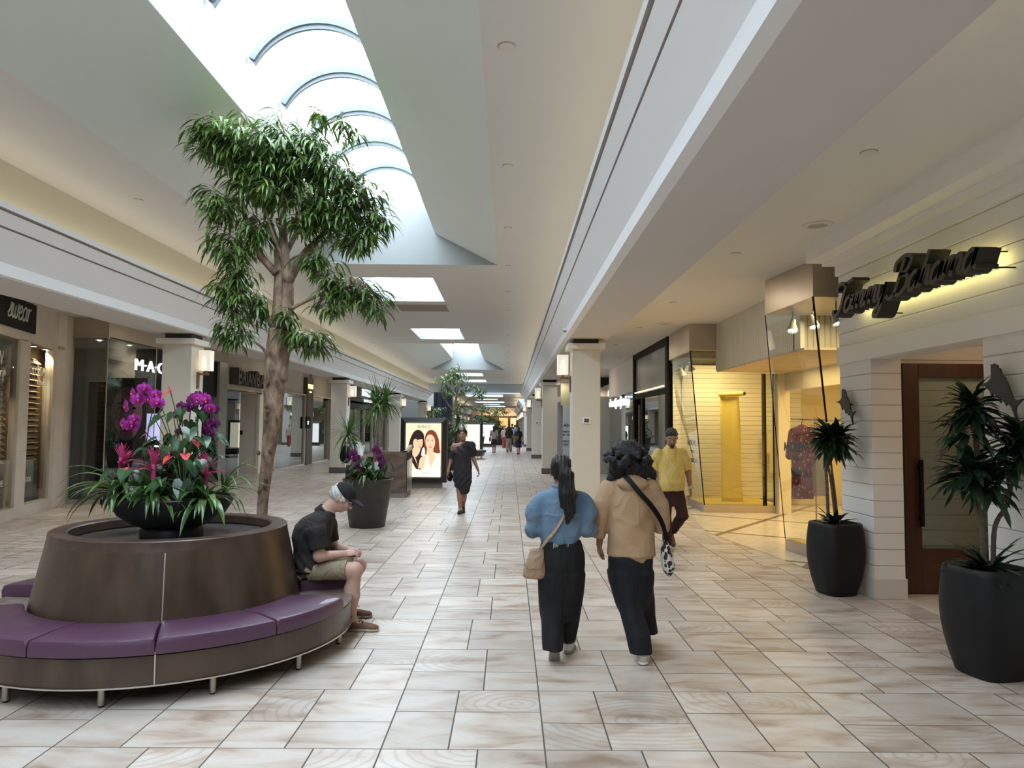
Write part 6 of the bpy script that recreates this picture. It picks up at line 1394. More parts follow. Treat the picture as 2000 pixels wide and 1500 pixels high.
def vfolds(amp, n=9, seed=0., zt=.8):
    def f(V):
        x, y, z = V.T; a = np.arctan2(y - y.mean(), x - x.mean()); w = np.clip((zt - z) / zt, .15, 1)
        return amp * w * (np.sin(a * n + seed + .6 * np.sin(z * 4 + seed)) + .4 * np.sin(a * (n * 2 - 3) + z * 6 + seed))
    return f
def shoe(parent, p, d, L=.26, m=None, sole=None, up=(0, 0, 1), lace=None, lift=0):
    """sneaker: heel at p, pointing along d"""
    M_ = frame(d, up); P = lambda x, y, z: V3(p) + M_ @ V3((x, y, z)); k = L / .26
    s = SDF(); s.ellm(P(0, .05 * k, .050), (.036, .055 * k, .042), M_, .02); s.ellm(P(0, .13 * k, .042), (.040, .075 * k, .034), M_, .02); s.ellm(P(.0, .20 * k, .034), (.041, .055 * k, .026), M_, .02); s.cone(P(0, .045 * k, .05), P(0, .035 * k, .098), .036, .037, .02)
    o = sdf_obj('shoe', s, m, parent, .008)
    s = SDF(); s.ellm(P(0, .05 * k, .014), (.040, .058 * k, .016), M_, .02); s.ellm(P(0, .19 * k, .014), (.046, .072 * k, .016), M_, .04); s.ellm(P(0, .12 * k, .014), (.038, .09 * k, .016), M_, .02); s.cut(P(0, 0, 0), -M_[:, 2])
    sdf_obj('sole', s, sole, o, .008)
    if lace:
        b = MB()
        for i in range(4):
            y = .10 + i * .022; z = .088 - i * .009; b.tube([tuple(P(-.022, y * k, z - .006)), tuple(P(0, y * k, z + .004)), tuple(P(.022, y * k, z - .006))], .0035, 5)
        b.tube(crom([tuple(P(0, .09 * k, .095)), tuple(P(.03, .11 * k, .115)), tuple(P(.045, .13 * k, .08))], 4), .003, 5); b.tube(crom([tuple(P(0, .09 * k, .095)), tuple(P(-.03, .11 * k, .115)), tuple(P(-.04, .14 * k, .085))], 4), .003, 5); b.build('laces', lace, o)
    return o
M_ws = mat('white_leather', (.72, .71, .68), .5); M_sole = mat('worn_sole', (.30, .29, .27), .8, bump=.6, bscale=90, stretch=(1, 4, 1))

# --- woman in denim jacket, walking away
def denim_woman():
    t = thing('person', 'woman in cropped denim jacket and black trousers walking away, black ponytail', 'person', (.405, 5.68, 0)); v = .0085
    hc = (-.005, .02, 1.405); Mh = frame((.10, 1, -.05))
    s = SDF(); head_sdf(s, hc, Mh, .95); s.cone((0, -.0, 1.33), (0, -.01, 1.22), .047, .052, .03)
    s.loft([(.78, 0, 0, .15, .10), (.95, 0, 0, .125, .09), (1.15, 0, 0, .15, .095), (1.25, 0, -.005, .12, .075), (1.28, 0, 0, .05, .05)], .05)
    for x in (-1, 1):
        s.chain([(x * .15, 0, 1.18), (x * .205, 0, .97), (x * .15, .17, .99), (x * .13, .21, 1.01)], [.04, .036, .03, .026], .02); hand_sdf(s, (x * .14, .20, 1.0), (-x * .35, 1, .2), (0, 0, 1), .9, .9, -x)
    s.chain([(.07, 0, .76), (.055, .08, .42), (.045, .14, .09)], [.085, .055, .038]); s.chain([(-.07, 0, .76), (-.05, .0, .42), (-.055, -.16, .14)], [.085, .055, .038])
    sdf_obj('body', s, SK_m, t, v)
    # jacket
    s = SDF(); s.loft([(.865, -.01, -.005, .145, .12), (.90, -.01, -.005, .155, .13), (.97, -.01, -.005, .165, .135), (1.08, 0, -.01, .165, .13), (1.17, 0, -.01, .165, .12), (1.235, 0, -.005, .13, .095), (1.28, 0, 0, .075, .07)], .04)
    for x in (-1, 1):
        s.chain([(x * .145, 0, 1.185), (x * .20, -.01, 1.07), (x * .210, -.005, .975)], [.064, .068, .060], .035); s.chain([(x * .208, -.005, .965), (x * .20, .07, .955), (x * .155, .17, .99)], [.068, .058, .05], .03)
    def dd(V):
        x, y, z = V.T; a = folds(.009, 22, 20, 1.)(V); sl = np.clip((np.abs(x) - .15) / .05, 0, 1); seam = -.006 * np.exp(-((z - 1.075) / .004) ** 2) * (np.abs(x) < .14) * (y < 0)
        return a * (1 + 1.2 * sl) + seam + .006 * np.sin(x * 60) * np.clip((.95 - z) / .08, 0, 1)
    M_den = cloth('washed_denim', (.080, .140, .225), .75, 8, .85, (.145, .225, .325))
    j = sdf_obj('denim_jacket', s, M_den, t, v, dd)
    s = SDF(); s.flat((0, .0, 1.255), (0, -.012, 1.31), .082, .072, .01); s.cone((0, -.02, 1.30), (0, .02, 1.36), .05, .05, .01, True); sdf_obj('collar', s, M_den, j, .007)
    m = MB()
    for i in range(16): x = -.05 + rnd.uniform(-.03, .10); m.tube([(x, -.12, .87), (x + rnd.uniform(-.01, .01), -.125, .85 - rnd.random() * .02)], .0012, 4)
    m.build('frayed_threads', M_ws, j); m = MB(); seam_ = [(x, -.135 * math.sqrt(max(0, 1 - (x / .17) ** 2)) - .004, 1.075) for x in [i * .0125 - .125 for i in range(21)]]; m.tube(seam_, .0022, 4); m.tube([(x, y, z + .012) for x, y, z in seam_], .0016, 4); m.build('back_seam', mat('denim_stitch', (.30, .40, .50), .8), j)
    # trousers
    M_tr = cloth('black_trousers', (.004, .004, .005), .7, 5, .85, stretch=(1, 1, .25))
    s = SDF(); s.loft([(.28, -.01, .0, .125, .095), (.52, -.0, .01, .166, .13), (.70, .0, 0, .182, .15), (.78, 0, 0, .178, .145), (.88, .0, 0, .148, .12)], .04); s.loft([(.10, -.070, -.165, .074, .075), (.22, -.072, -.11, .082, .095), (.40, -.075, -.01, .09, .11), (.62, -.07, 0, .095, .12)], .04); s.loft([(.09, .045, .09, .072, .08), (.25, .06, .07, .085, .095), (.45, .075, .03, .095, .11), (.62, .075, 0, .10, .12)], .04)
    sdf_obj('trousers', s, M_tr, t, v, vfolds(.004, 9, .5))
    # near foot on its toes, sole turned to the viewer; far foot planted
    shoe(t, (-.06, -.225, .155), (0.02, .62, -.80), .25, M_ws, M_sole, (0, .8, .62)); shoe(t, (.055, .05, .0), (.2, 1, .0), .25, M_ws, M_sole)
    # hair
    s = SDF(); P = lambda x, y, z: V3(hc) + Mh @ V3((x, y, z)) * .95
    s.ellm(P(0, -.018, .036), (.084, .096, .092), Mh, .02); s.ellm(P(0, -.055, -.02), (.068, .055, .06), Mh, .02); s.ellm(P(0, .10, -.045), (.08, .075, .085), Mh, .02, True)
    s.ellm(P(.01, -.10, .055), (.035, .035, .03), Mh, .02); s.chain([P(.01, -.11, .06), (.03, -.13, 1.38), (.045, -.145, 1.24), (.05, -.14, 1.12), (.035, -.135, 1.02)], [.034, .050, .056, .046, .012], .02); s.cone((.0, -.12, 1.36), (-.0, -.13, 1.15), .03, .022, .02)
    sdf_obj('ponytail_hair', s, M_hair, t, .007, lambda V: .0045 * np.sin(V[:, 0] * 230 + 5 * np.sin(V[:, 2] * 6)) + .003 * np.sin(V[:, 2] * 30 + V[:, 0] * 60))
    eyes(t, hc, Mh, .95); m = MB(); m.tube([tuple(P(-.082, -.0, -.035)), tuple(P(-.083, 0, -.055))], .005, 6); m.build('earring', M_chrome, t)
    # tan bag
    b = thing('shoulder_bag', 'tan leather shoulder bag at the hip of the denim jacket woman', 'bag', (.195, 5.60, .60)); M_tan = cloth('tan_leather', (.36, .245, .16), .6, 14, .45)
    s = SDF(); s.loft([(.0, .0, 0, .070, .040), (.02, .0, 0, .088, .050), (.08, .005, 0, .086, .050), (.16, .015, 0, .064, .036), (.21, .022, 0, .050, .024)], .02); o = sdf_obj('bag_body', s, M_tan, b, .006, folds(.003, 60, 20, 2)); s = SDF(); s.loft([(.075, -.0, -.036, .060, .022), (.12, .002, -.030, .070, .024), (.17, .014, -.022, .062, .024), (.222, .022, -.002, .054, .034)], .015); sdf_obj('flap', s, M_tan, o, .006)
    m = MB(); pts = [(.035, -.01, .21), (.09, -.05, .29), (.155, -.062, .37), (.215, -.058, .47), (.27, -.045, .58), (.30, .0, .66), (.30, .08, .685)]
    Q = crom(pts, 5); 
    for i in range(len(Q) - 1):
        a, c_ = Q[i], Q[i + 1]; w_ = Vector((.006, -.003, -.009)); n_ = Vector((-.002, -.006, 0)); m.add([a - w_, a + w_, c_ + w_, c_ - w_, a - w_ + n_, a + w_ + n_, c_ + w_ + n_, c_ - w_ + n_], [(0, 1, 2, 3), (4, 7, 6, 5), (0, 4, 5, 1), (3, 2, 6, 7)])
    m.build('strap', M_tan, b, smooth=True); m = MB(); m.tube([(.036, -.012, .20), (.042, -.03, .235), (.05, -.012, .22)], .004, 6); m.build('ring', M_chrome, b)
denim_woman()

# --- woman in camel hooded top
def hoodie_woman():
    t = thing('person', 'woman in camel hooded sweatshirt with big curly black hair walking away', 'person', (.95, 5.78, 0)); v = .0085
    hc = (-.03, .03, 1.50); Mh = frame((.05, 1, -.1))
    s = SDF(); head_sdf(s, hc, Mh, .97); s.cone((-.02, 0, 1.42), (0, -.01, 1.30), .05, .055, .03)
    s.loft([(.80, 0, 0, .16, .11), (1.0, 0, 0, .14, .10), (1.2, 0, 0, .16, .10), (1.32, 0, 0, .12, .08), (1.36, 0, 0, .05, .05)], .05)
    arm(s, (-.17, 0, 1.25), (-.225, .0, 1.02), (-.235, .06, .82), (.04, .036, .026)); hand_sdf(s, (-.235, .06, .83), (0, .35, -1), (1, .2, 0), .6, .95, 1); arm(s, (.17, 0, 1.25), (.235, .02, 1.02), (.20, .18, .95), (.04, .036, .026)); hand_sdf(s, (.20, .18, .95), (-.3, 1, .1), (0, 0, 1), .9, .95, -1)
    s.chain([(-.07, 0, .80), (-.02, -.05, .44), (.03, -.26, .09)], [.09, .058, .038]); s.chain([(.07, 0, .80), (.13, .10, .42), (.13, .28, .09)], [.09, .058, .038]); sdf_obj('body', s, SK_m, t, v)
    M_hd = cloth('camel_fleece', (.43, .285, .17), .7, 6, .95)
    s = SDF(); s.loft([(.70, .015, 0, .158, .135), (.735, .012, 0, .166, .145), (.76, .012, 0, .185, .158), (.90, .005, 0, .182, .150), (1.05, 0, -.005, .172, .138), (1.18, 0, -.005, .172, .13), (1.26, 0, -.005, .160, .115), (1.33, 0, 0, .115, .09), (1.38, -.01, 0, .07, .06)], .04)
    s.chain([(-.155, 0, 1.265), (-.21, -.0, 1.15)], [.08, .078], .04); s.flat((-.21, -.0, 1.17), (-.262, .02, .885), .076, .070, .018)
    s.chain([(.155, 0, 1.265), (.215, -.0, 1.14)], [.08, .078], .04); s.flat((.213, -.0, 1.16), (.262, .05, .93), .076, .066, .018)
    def dd(V):
        x, y, z = V.T; return folds(.010, 17, 12, 3.)(V) * np.clip((z - .72) / .12, 0, 1) + .006 * np.sin(x * 34 + z * 30) * np.clip((.92 - z) / .15, 0, 1) * (np.abs(x) < .17) - .005 * np.exp(-((z - .76) / .006) ** 2)
    h = sdf_obj('hooded_top', s, M_hd, t, v, dd)
    s = SDF(); s.ell((-.0, -.095, 1.31), (.118, .065, .060), (.45, 0, 0), .015); s.cone((-.10, .0, 1.37), (-.06, .08, 1.33), .035, .03, .03); s.cone((.10, 0, 1.37), (.06, .08, 1.33), .035, .03, .03); s.ell((-.01, -.05, 1.40), (.10, .06, .035), (.2, 0, 0), .03); s.ell((0, -.03, 1.43), (.075, .05, .03), k=.02, sub=True)
    sdf_obj('hood', s, M_hd, h, .007, folds(.005, 40, 50, 1.))
    M_tr = cloth('navy_black_trousers', (.004, .005, .010), .7, 5, .85, stretch=(1, 1, .25))
    s = SDF(); s.loft([(.34, .02, -.01, .115, .10), (.55, .0, 0, .168, .135), (.72, .0, 0, .175, .15), (.84, 0, 0, .155, .13)], .04); s.loft([(.075, .035, -.25, .080, .085), (.2, .02, -.21, .088, .10), (.40, -.03, -.08, .092, .11), (.62, -.075, 0, .098, .13)], .04); s.loft([(.10, .16, .22, .10, .12), (.25, .135, .18, .095, .11), (.45, .10, .08, .095, .11), (.62, .075, .0, .10, .13)], .04)
    sdf_obj('trousers', s, M_tr, t, v, vfolds(.006, 8, 1.5)); M_of = mat('offwhite_canvas', (.55, .50, .44), .7)
    shoe(t, (.04, -.31, .0), (.22, 1, 0), .25, M_of, M_ws); shoe(t, (.14, .20, .0), (.15, 1, 0), .25, M_of, M_ws)
    s = SDF(); r = random.Random(3); s.ell((-.02, -.0, 1.535), (.12, .125, .105), k=.03); s.ell((-.03, -.03, 1.43), (.145, .10, .09), k=.03); s.ell((.08, -.02, 1.40), (.08, .08, .07), k=.03)
    for i in range(70):
        a = r.uniform(0, 2 * PI); e = r.uniform(-.7, 1.4); R_ = .118 + (.045 if e < .2 else 0)
        s.ell((-.02 + R_ * math.cos(a) * math.cos(e) * 1.08, -.012 + .95 * R_ * math.sin(a) * math.cos(e), 1.50 + .118 * math.sin(e)), (r.uniform(.02, .036),) * 3, k=.012)
    s.ell((-.02, .14, 1.47), (.065, .08, .09), k=.02, sub=True); s.chain([(-.12, -.02, 1.42), (-.15, -.01, 1.34), (-.17, 0, 1.30)], [.04, .035, .015], .02); s.chain([(.12, -.02, 1.43), (.17, -.01, 1.38), (.19, 0, 1.335)], [.045, .035, .015], .02)
    sdf_obj('curly_hair', s, M_hair, t, .0075, lambda V: .006 * np.sin(V[:, 0] * 120 + 5 * np.sin(V[:, 2] * 60)) * np.sin(V[:, 2] * 110 + 4 * np.sin(V[:, 0] * 50)))
    m = MB()
    for i in range(90):
        a = r.uniform(0, 2 * PI); e = r.uniform(-.6, 1.3); d = Vector((math.cos(a) * math.cos(e) * 1.15, math.sin(a) * math.cos(e), math.sin(e))); p = Vector((-.02, -.01, 1.49)) + Vector((d.x * .135, d.y * .12, d.z * .13)); q = [p]
        for k in range(4): q.append(q[-1] + d * .010 + Vector((r.uniform(-.010, .010), r.uniform(-.010, .010), r.uniform(-.014, .008))))
        m.tube(crom(q, 3), .0011, 4)
    m.build('loose_curls', M_hair, t); eyes(t, hc, Mh, .97)
    # crossbody strap and spotted pouch
    b = thing('crossbody_bag', 'black strap crossbody pouch with black and white animal print', 'bag', (1.222, 5.72, .62))
    M_cow, nt, pb = _nt('spotted_fur'); g = NG(nt); tc = g.n('ShaderNodeTexCoord'); n_ = g.n('ShaderNodeTexVoronoi'); n_.inputs['Scale'].default_value = 26; nt.links.new(tc.outputs['Object'], n_.inputs['Vector']); nt.links.new(g.mix(g.m('GREATER_THAN', n_.outputs['Distance'], .5), (.02, .02, .02), (.62, .60, .56)), pb.inputs['Base Color']); pb.inputs['Roughness'].default_value = .9
    s = SDF(); s.ell((0, 0, .12), (.042, .085, .14), (.05, -.12, 0), .03); s.ell((.01, 0, .06), (.045, .09, .06), k=.03); sdf_obj('pouch', s, M_cow, b, .007, folds(.003, 60, 30, 1.))
    m = MB(); Q = crom([(-.005, -.03, .25), (-.06, -.115, .40), (-.15, -.185, .53), (-.24, -.19, .63), (-.31, -.145, .72), (-.345, -.06, .765), (-.34, .03, .76)], 6)
    for i in range(len(Q) - 1):
        a, c_ = Q[i], Q[i + 1]; w_ = Vector((.013, 0, .013)); n2 = Vector((.0, -.006, .002)); m.add([a - w_, a + w_, c_ + w_, c_ - w_, a - w_ + n2, a + w_ + n2, c_ + w_ + n2, c_ - w_ + n2], [(0, 1, 2, 3), (4, 7, 6, 5), (0, 4, 5, 1), (3, 2, 6, 7), (0, 3, 7, 4), (1, 5, 6, 2)])
    m.build('strap', M_black, b, smooth=True)
hoodie_woman()

# --- man in yellow polo shirt, walking towards the camera
def polo_man():
    t = thing('person', 'man in yellow polo shirt and dark red trousers walking towards the camera', 'person', (2.33, 10.62, 0), PI + .06); v = .009
    hc = (.0, .055, 1.595); Mh = frame((.15, 1, -.5))
    s = SDF(); head_sdf(s, hc, Mh, 1.04); s.cone((0, .02, 1.54), (0, -.01, 1.43), .060, .064, .03)
    s.loft([(.80, 0, 0, .16, .11), (1.0, 0, .02, .155, .12), (1.25, 0, 0, .16, .10), (1.36, 0, -.01, .12, .075), (1.44, 0, 0, .055, .055)], .04)
    arm(s, (.19, 0, 1.33), (.255, -.01, 1.09), (.265, .08, .86), (.055, .046, .030)); hand_sdf(s, (.265, .08, .86), (0, .2, -1), (-1, 0, 0), .8, 1.0, 1); arm(s, (-.19, 0, 1.33), (-.265, -.03, 1.10), (-.28, .03, .86), (.055, .046, .030)); hand_sdf(s, (-.28, .03, .86), (0, .15, -1), (1, 0, 0), .8, 1.0, -1)
    s.chain([(.09, 0, .84), (.085, .05, .48), (.08, .10, .1)], [.09, .06, .04]); s.chain([(-.09, 0, .84), (-.155, .06, .50), (-.07, -.24, .20)], [.09, .06, .04]); sdf_obj('body', s, SK_m, t, v)
    M_po = cloth('yellow_pique', (.66, .49, .15), .7, 7, .85)
    s = SDF(); s.loft([(.835, 0, .02, .185, .145), (.95, 0, .035, .19, .165), (1.05, 0, .03, .19, .16), (1.22, 0, .005, .195, .14), (1.34, 0, -.01, .185, .115), (1.42, 0, -.01, .12, .085), (1.47, 0, 0, .07, .065)], .04)
    for x, ex in ((1, .252), (-1, -.262)): s.chain([(x * .18, 0, 1.37), (x * .215, 0, 1.28)], [.07, .068], .04); s.flat((x * .205, 0, 1.30), (ex, -.01, 1.13), .068, .070, .03)
    p = sdf_obj('polo_shirt', s, M_po, t, v, folds(.010, 16, 14, 5.)); s = SDF(); s.flat((0, .0, 1.435), (0, .0, 1.49), .085, .068, .01); s.cone((0, .0, 1.43), (0, .0, 1.53), .055, .055, .005, True); s.ell((0, .09, 1.45), (.03, .05, .06), k=.005, sub=True); sdf_obj('collar', s, M_po, p, .007)
    m = MB(); m.box(-.014, .142, 1.28, .014, .150, 1.43); m.build('placket', M_po, p)
    M_tr = cloth('oxblood_trousers', (.035, .009, .009), .8, 8, .85); s = SDF(); s.loft([(.62, 0, 0, .165, .12), (.78, 0, 0, .175, .13), (.93, 0, .0, .165, .125)], .04); s.loft([(.07, .08, .09, .062, .072), (.30, .083, .08, .068, .078), (.50, .088, .05, .078, .088), (.75, .09, 0, .092, .11)], .04)
    s.chain([(-.09, 0, .80), (-.155, .065, .50)], [.10, .078], .04); s.flat((-.155, .065, .50), (-.08, -.20, .235), .078, .066, .04); sdf_obj('trousers', s, M_tr, t, v, folds(.004, 30, 30, 2.))
    M_sh = mat('brown_loafer', (.15, .045, .022), .4); shoe(t, (.08, .03, 0), (.05, 1, 0), .27, M_sh, M_dark); shoe(t, (-.065, -.30, .19), (.0, .70, -.70), .27, M_sh, M_dark, (0, .7, .7))
    P = lambda x, y, z: V3(hc) + Mh @ V3((x, y, z)) * 1.04
    s = SDF(); s.ellm(P(0, -.022, .048), (.088, .105, .088), Mh, .02); s.ellm(P(0, -.07, -.02), (.074, .05, .06), Mh, .02); s.ellm(P(0, .10, -.03), (.077, .085, .09), Mh, .02, True); sdf_obj('short_hair', s, M_hair, t, .008, lambda V: .004 * np.sin(V[:, 0] * 130) * np.sin(V[:, 2] * 110))
    s = SDF(); s.chain([P(-.026, .098, -.053), P(0, .112, -.050), P(.026, .098, -.053)], [.006, .008, .006], .005); s.ellm(P(0, .088, -.096), (.024, .022, .022), Mh, .01); s.chain([P(-.028, .093, -.06), P(-.024, .085, -.09)], [.005, .006], .005); s.chain([P(.028, .093, -.06), P(.024, .085, -.09)], [.005, .006], .005); sdf_obj('goatee', s, M_hair, t, .006)
    eyes(t, hc, Mh, 1.04, .002); m = MB(); m.tube([(-.281, -.0, .89), (-.281, .06, .875)], .034, 14); m.build('wristwatch', M_chrome, t, smooth=True)
polo_man()

# --- woman in draped charcoal dress walking towards the camera
def dress_woman():
    t = thing('person', 'woman in draped charcoal dress and black shoes walking towards the camera', 'person', (-.93, 14.75, 0), PI); v = .009
    hc = (-.0, .03, 1.555); Mh = frame((.10, 1, .02))
    s = SDF(); head_sdf(s, hc, Mh, 1.02); s.cone((0, 0, 1.48), (0, -.01, 1.38), .047, .055, .03)
    s.loft([(.80, 0, 0, .165, .11), (1.0, 0, 0, .13, .10), (1.2, 0, .01, .155, .11), (1.33, 0, -.01, .15, .08), (1.39, 0, 0, .07, .05)], .05); s.cone((-.17, 0, 1.33), (.17, 0, 1.33), .055, .055, .04)
    arm(s, (.185, 0, 1.32), (.235, -.03, 1.04), (.285, .05, .84), (.048, .038, .025)); hand_sdf(s, (.285, .05, .84), (.1, .25, -1), (-1, 0, 0), .5, .92, 1); arm(s, (-.185, 0, 1.32), (-.225, -.03, 1.05), (-.31, -.06, .84), (.048, .038, .025)); hand_sdf(s, (-.31, -.06, .84), (-.25, .1, -1), (1, 0, 0), .9, .92, -1)
    s.chain([(.08, 0, .82), (.055, .06, .46), (.03, .10, .09)], [.09, .058, .037]); s.chain([(-.08, 0, .82), (-.045, .03, .46), (-.01, -.12, .11)], [.09, .058, .037]); s.cone((.055, .03, .33), (.045, .04, .25), .05, .045, .03); s.cone((-.04, -.0, .33), (-.035, -.02, .25), .05, .045, .03); sdf_obj('body', s, SK_b, t, v)
    M_dr = cloth('charcoal_jersey', (.015, .014, .019), .8, 7, .8); s = SDF(); s.loft([(.38, -.02, .02, .085, .10), (.44, -.02, .02, .12, .13), (.55, -.01, .02, .165, .15), (.72, 0, .01, .192, .15), (.90, 0, .01, .18, .14), (1.08, 0, .01, .165, .13), (1.22, 0, .01, .165, .13), (1.31, -.01, 0, .155, .10), (1.37, -.04, 0, .11, .085)], .04)
    s.chain([(-.17, 0, 1.33), (-.205, -.01, 1.22)], [.062, .060], .04); s.flat((-.20, -.0, 1.24), (-.22, -.02, 1.14), .058, .06, .03); s.flat((.195, 0, 1.24), (.222, -.02, 1.08), .056, .060, .03); s.cone((.16, 0, 1.2), (.2, 0, 1.18), .05, .05, .03); s.cone((-.12, .06, 1.36), (.13, .09, 1.20), .03, .03, .03); s.chain([(-.08, 0, 1.38), (-.175, 0, 1.345), (-.21, -.01, 1.25)], [.06, .07, .062], .03)
    def dd(V):
        x, y, z = V.T; f = y > 0; return folds(.005, 16, 10, 4.)(V) + .013 * np.sin((z + .8 * x) * 42 + 3 * np.sin(x * 7)) * f * np.clip((.95 - z) / .3, 0, 1) * np.clip((z - .46) / .1, 0, 1) + .009 * np.sin((z * .8 - .5 * x) * 55) * f * np.clip((z - 1.1) / .12, 0, 1) + .008 * np.sin(x * 45 + z * 6) * f * np.clip((1.15 - z) / .2, 0, 1) * np.clip((z - .6) / .2, 0, 1)
    sdf_obj('draped_dress', s, M_dr, t, v, dd)
    M_k = mat('black_trainer', (.015, .015, .017), .5); shoe(t, (.03, .04, 0), (.05, 1, 0), .25, M_k, M_k, lace=M_ws); shoe(t, (-.01, -.19, .05), (-.05, .9, -.25), .25, M_k, M_k, (0, .3, .95))
    P = lambda x, y, z: V3(hc) + Mh @ V3((x, y, z)) * 1.02
    M_hb = mat('dark_brown_hair', (.018, .010, .008), .45, bump=.5, bscale=80); s = SDF(); s.ellm(P(0, -.018, .046), (.088, .104, .090), Mh, .02); s.ellm(P(0, .115, -.035), (.072, .078, .108), Mh, .02, True); s.ellm(P(0, -.10, .04), (.045, .04, .045), Mh, .02); s.ellm(P(0, -.03, .13), (.035, .035, .025), Mh, .02); sdf_obj('pulled_back_hair', s, M_hb, t, .008); eyes(t, hc, Mh, 1.02, .002)
    b = thing('handbag', 'black handbag hanging at the right side of the woman in the charcoal dress', 'bag', (-1.19, 14.87, .62)); s = SDF(); s.ell((0, 0, .09), (.06, .10, .10), k=.02); sdf_obj('bag_body', s, M_black, b, .009); m = MB(); m.tube(crom([(0, -.06, .16), (.03, -.03, .45), (.09, .0, .78), (.05, .05, .5), (0, .06, .16)], 5), .008, 5); m.build('strap', M_black, b)
dress_woman()

# --- seated man in cap, profile to the right
def cap_man():
    t = thing('person', 'white-haired man in black cap and khaki shorts sitting bent over his phone', 'person', (-1.665, 6.44, 0), -PI / 2); v = .0075
    # local: +Y forward (photo right), +X towards the camera
    hc = (.0, .215, 1.115); Mh = frame((.05, 1, -.72)); P = lambda x, y, z: V3(hc) + Mh @ V3((x, y, z)) * 1.0
    s = SDF(); head_sdf(s, hc, Mh, 1.0); s.cone(P(0, -.02, -.05), (0, .06, .97), .060, .066, .03)
    s.chain([(0, -.03, .56), (0, -.04, .75), (0, .0, .86), (0, .04, .90)], [.12, .12, .10, .07], .04)
    arm(s, (.175, .04, .87), (.20, .075, .64), (.10, .265, .645), (.045, .045, .030)); hand_sdf(s, (.10, .265, .645), (-.35, 1, .10), (-.5, 0, -.8), .95, 1.0, 1)
    arm(s, (-.175, .04, .87), (-.20, .10, .66), (-.06, .27, .65), (.045, .045, .030)); hand_sdf(s, (-.06, .27, .65), (.35, 1, .05), (.3, 0, -1), .9, 1.0, -1)
    s.chain([(.10, 0, .52), (.13, .36, .515), (.115, .345, .30), (.10, .335, .10)], [.085, .062, .056, .038], .035); s.cone((.12, .325, .36), (.11, .325, .24), .052, .048, .03); s.cone((.10, .33, .10), (.10, .42, .05), .036, .03, .03)
    s.chain([(-.10, 0, .52), (-.14, .34, .50), (-.22, .25, .30), (-.30, .19, .10)], [.085, .062, .056, .038], .035); s.cone((-.30, .19, .10), (-.31, .27, .05), .036, .03, .03); sdf_obj('body', s, SK_e, t, v)
    M_st = cloth('faded_black_polo', (.013, .011, .011), .9, 7, .9, (.024, .019, .018))
    s = SDF(); s.loft([(.50, 0, -.02, .198, .158), (.56, 0, -.025, .198, .165), (.66, 0, -.035, .19, .155), (.78, 0, -.045, .20, .165), (.87, 0, -.025, .205, .16), (.935, 0, .01, .185, .14), (.975, 0, .045, .13, .105), (1.0, 0, .06, .085, .08)], .06)
    for x in (1, -1): s.chain([(x * .15, .03, .905), (x * .19, .04, .85)], [.085, .082], .05); s.flat((x * .19, .035, .87), (x * .205, .072, .70), .078, .074, .03)
    def dd(V):
        x, y, z = V.T; return folds(.0055, 22, 12, 6.)(V) + .006 * np.sin((y * 1.2 + z) * 55) * np.clip((.72 - z) / .2, 0, 1)
    sh_ = sdf_obj('polo_shirt', s, M_st, t, v, dd); s = SDF(); s.flat((0, .035, .955), (0, .085, 1.01), .085, .074, .01); s.cone((0, .06, .98), (0, .12, 1.06), .058, .058, .005, True); sdf_obj('collar', s, mat('black_collar', (.012, .012, .013), .9), sh_, .007)
    M_kh = cloth('khaki_cotton', (.27, .22, .145), .9, 11, .9); s = SDF(); s.ell((0, -.03, .51), (.190, .16, .085), k=.04)
    for x, kx, ky in ((.10, .128, .30), (-.10, -.135, .30)): s.flat((x, -.02, .505), (kx, ky, .512), .102, .086, .04)
    s.cut((0, 0, .432), (0, 0, -1)); sdf_obj('shorts', s, M_kh, t, v, folds(.0055, 30, 30, 2.))
    m = MB(); 
    Rw = [(.198 * math.cos(a), -.03 + .165 * math.sin(a), .50) for a in [2 * PI * i / 36 for i in range(37)]]; m.tube(Rw, .012, 6, cap=False); m.build('belt', M_black, t, smooth=True)
    M_sn = mat('brown_suede', (.16, .085, .055), .85); M_gum = mat('cream_sole', (.42, .36, .27), .6); shoe(t, (.10, .305, .0), (.05, 1, 0), .275, M_sn, M_gum, lace=M_black); shoe(t, (-.31, .165, .0), (-.1, 1, 0), .275, M_sn, M_gum, lace=M_black)
    s = SDF(); s.ellm(P(0, -.035, .01), (.085, .090, .085), Mh, .02); s.ellm(P(0, .09, -.05), (.09, .075, .12), Mh, .015, True); s.ellm(P(.078, .028, .0), (.006, .028, .03), Mh, .01); sdf_obj('white_hair', s, M_hairg, t, .007, lambda V: .003 * np.sin(V[:, 1] * 160 + V[:, 2] * 60))
    s = SDF(); s.ellm(P(0, -.005, .045), (.088, .107, .088), Mh, .02); s.cut(P(0, 0, .035), Mh @ V3((0, -.28, -1))); s.ellm(P(0, .135, .040), (.068, .075, .012), Mh, .015)
    M_cap_ = mat('black_cap_cotton', (.010, .010, .012), .9); c_ = sdf_obj('cap', s, M_cap_, t, .007); m = MB(); m.ball(tuple(P(.012, -.098, .062)), (.034, .012, .022), 12, 8, R=Matrix(Mh.tolist())); m.build('pale_back_patch', mat('patch_grey', (.55, .54, .52), .7), c_, smooth='all')
    eyes(t, hc, Mh, 1.0, .004); m = MB()
    for x in (-1, 1):
        m.tube([tuple(P(x * .080, .0, .012)), tuple(P(x * .074, .10, .012))], .0028, 5)
        m.tube([tuple(P(x * (.034 + .026 * math.cos(a)), .112, .006 + .018 * math.sin(a))) for a in [2 * PI * i / 12 for i in range(13)]], .0022, 5)
    m.tube([tuple(P(-.010, .114, .010)), tuple(P(.010, .114, .010))], .0022, 5); m.build('glasses', M_black, t)
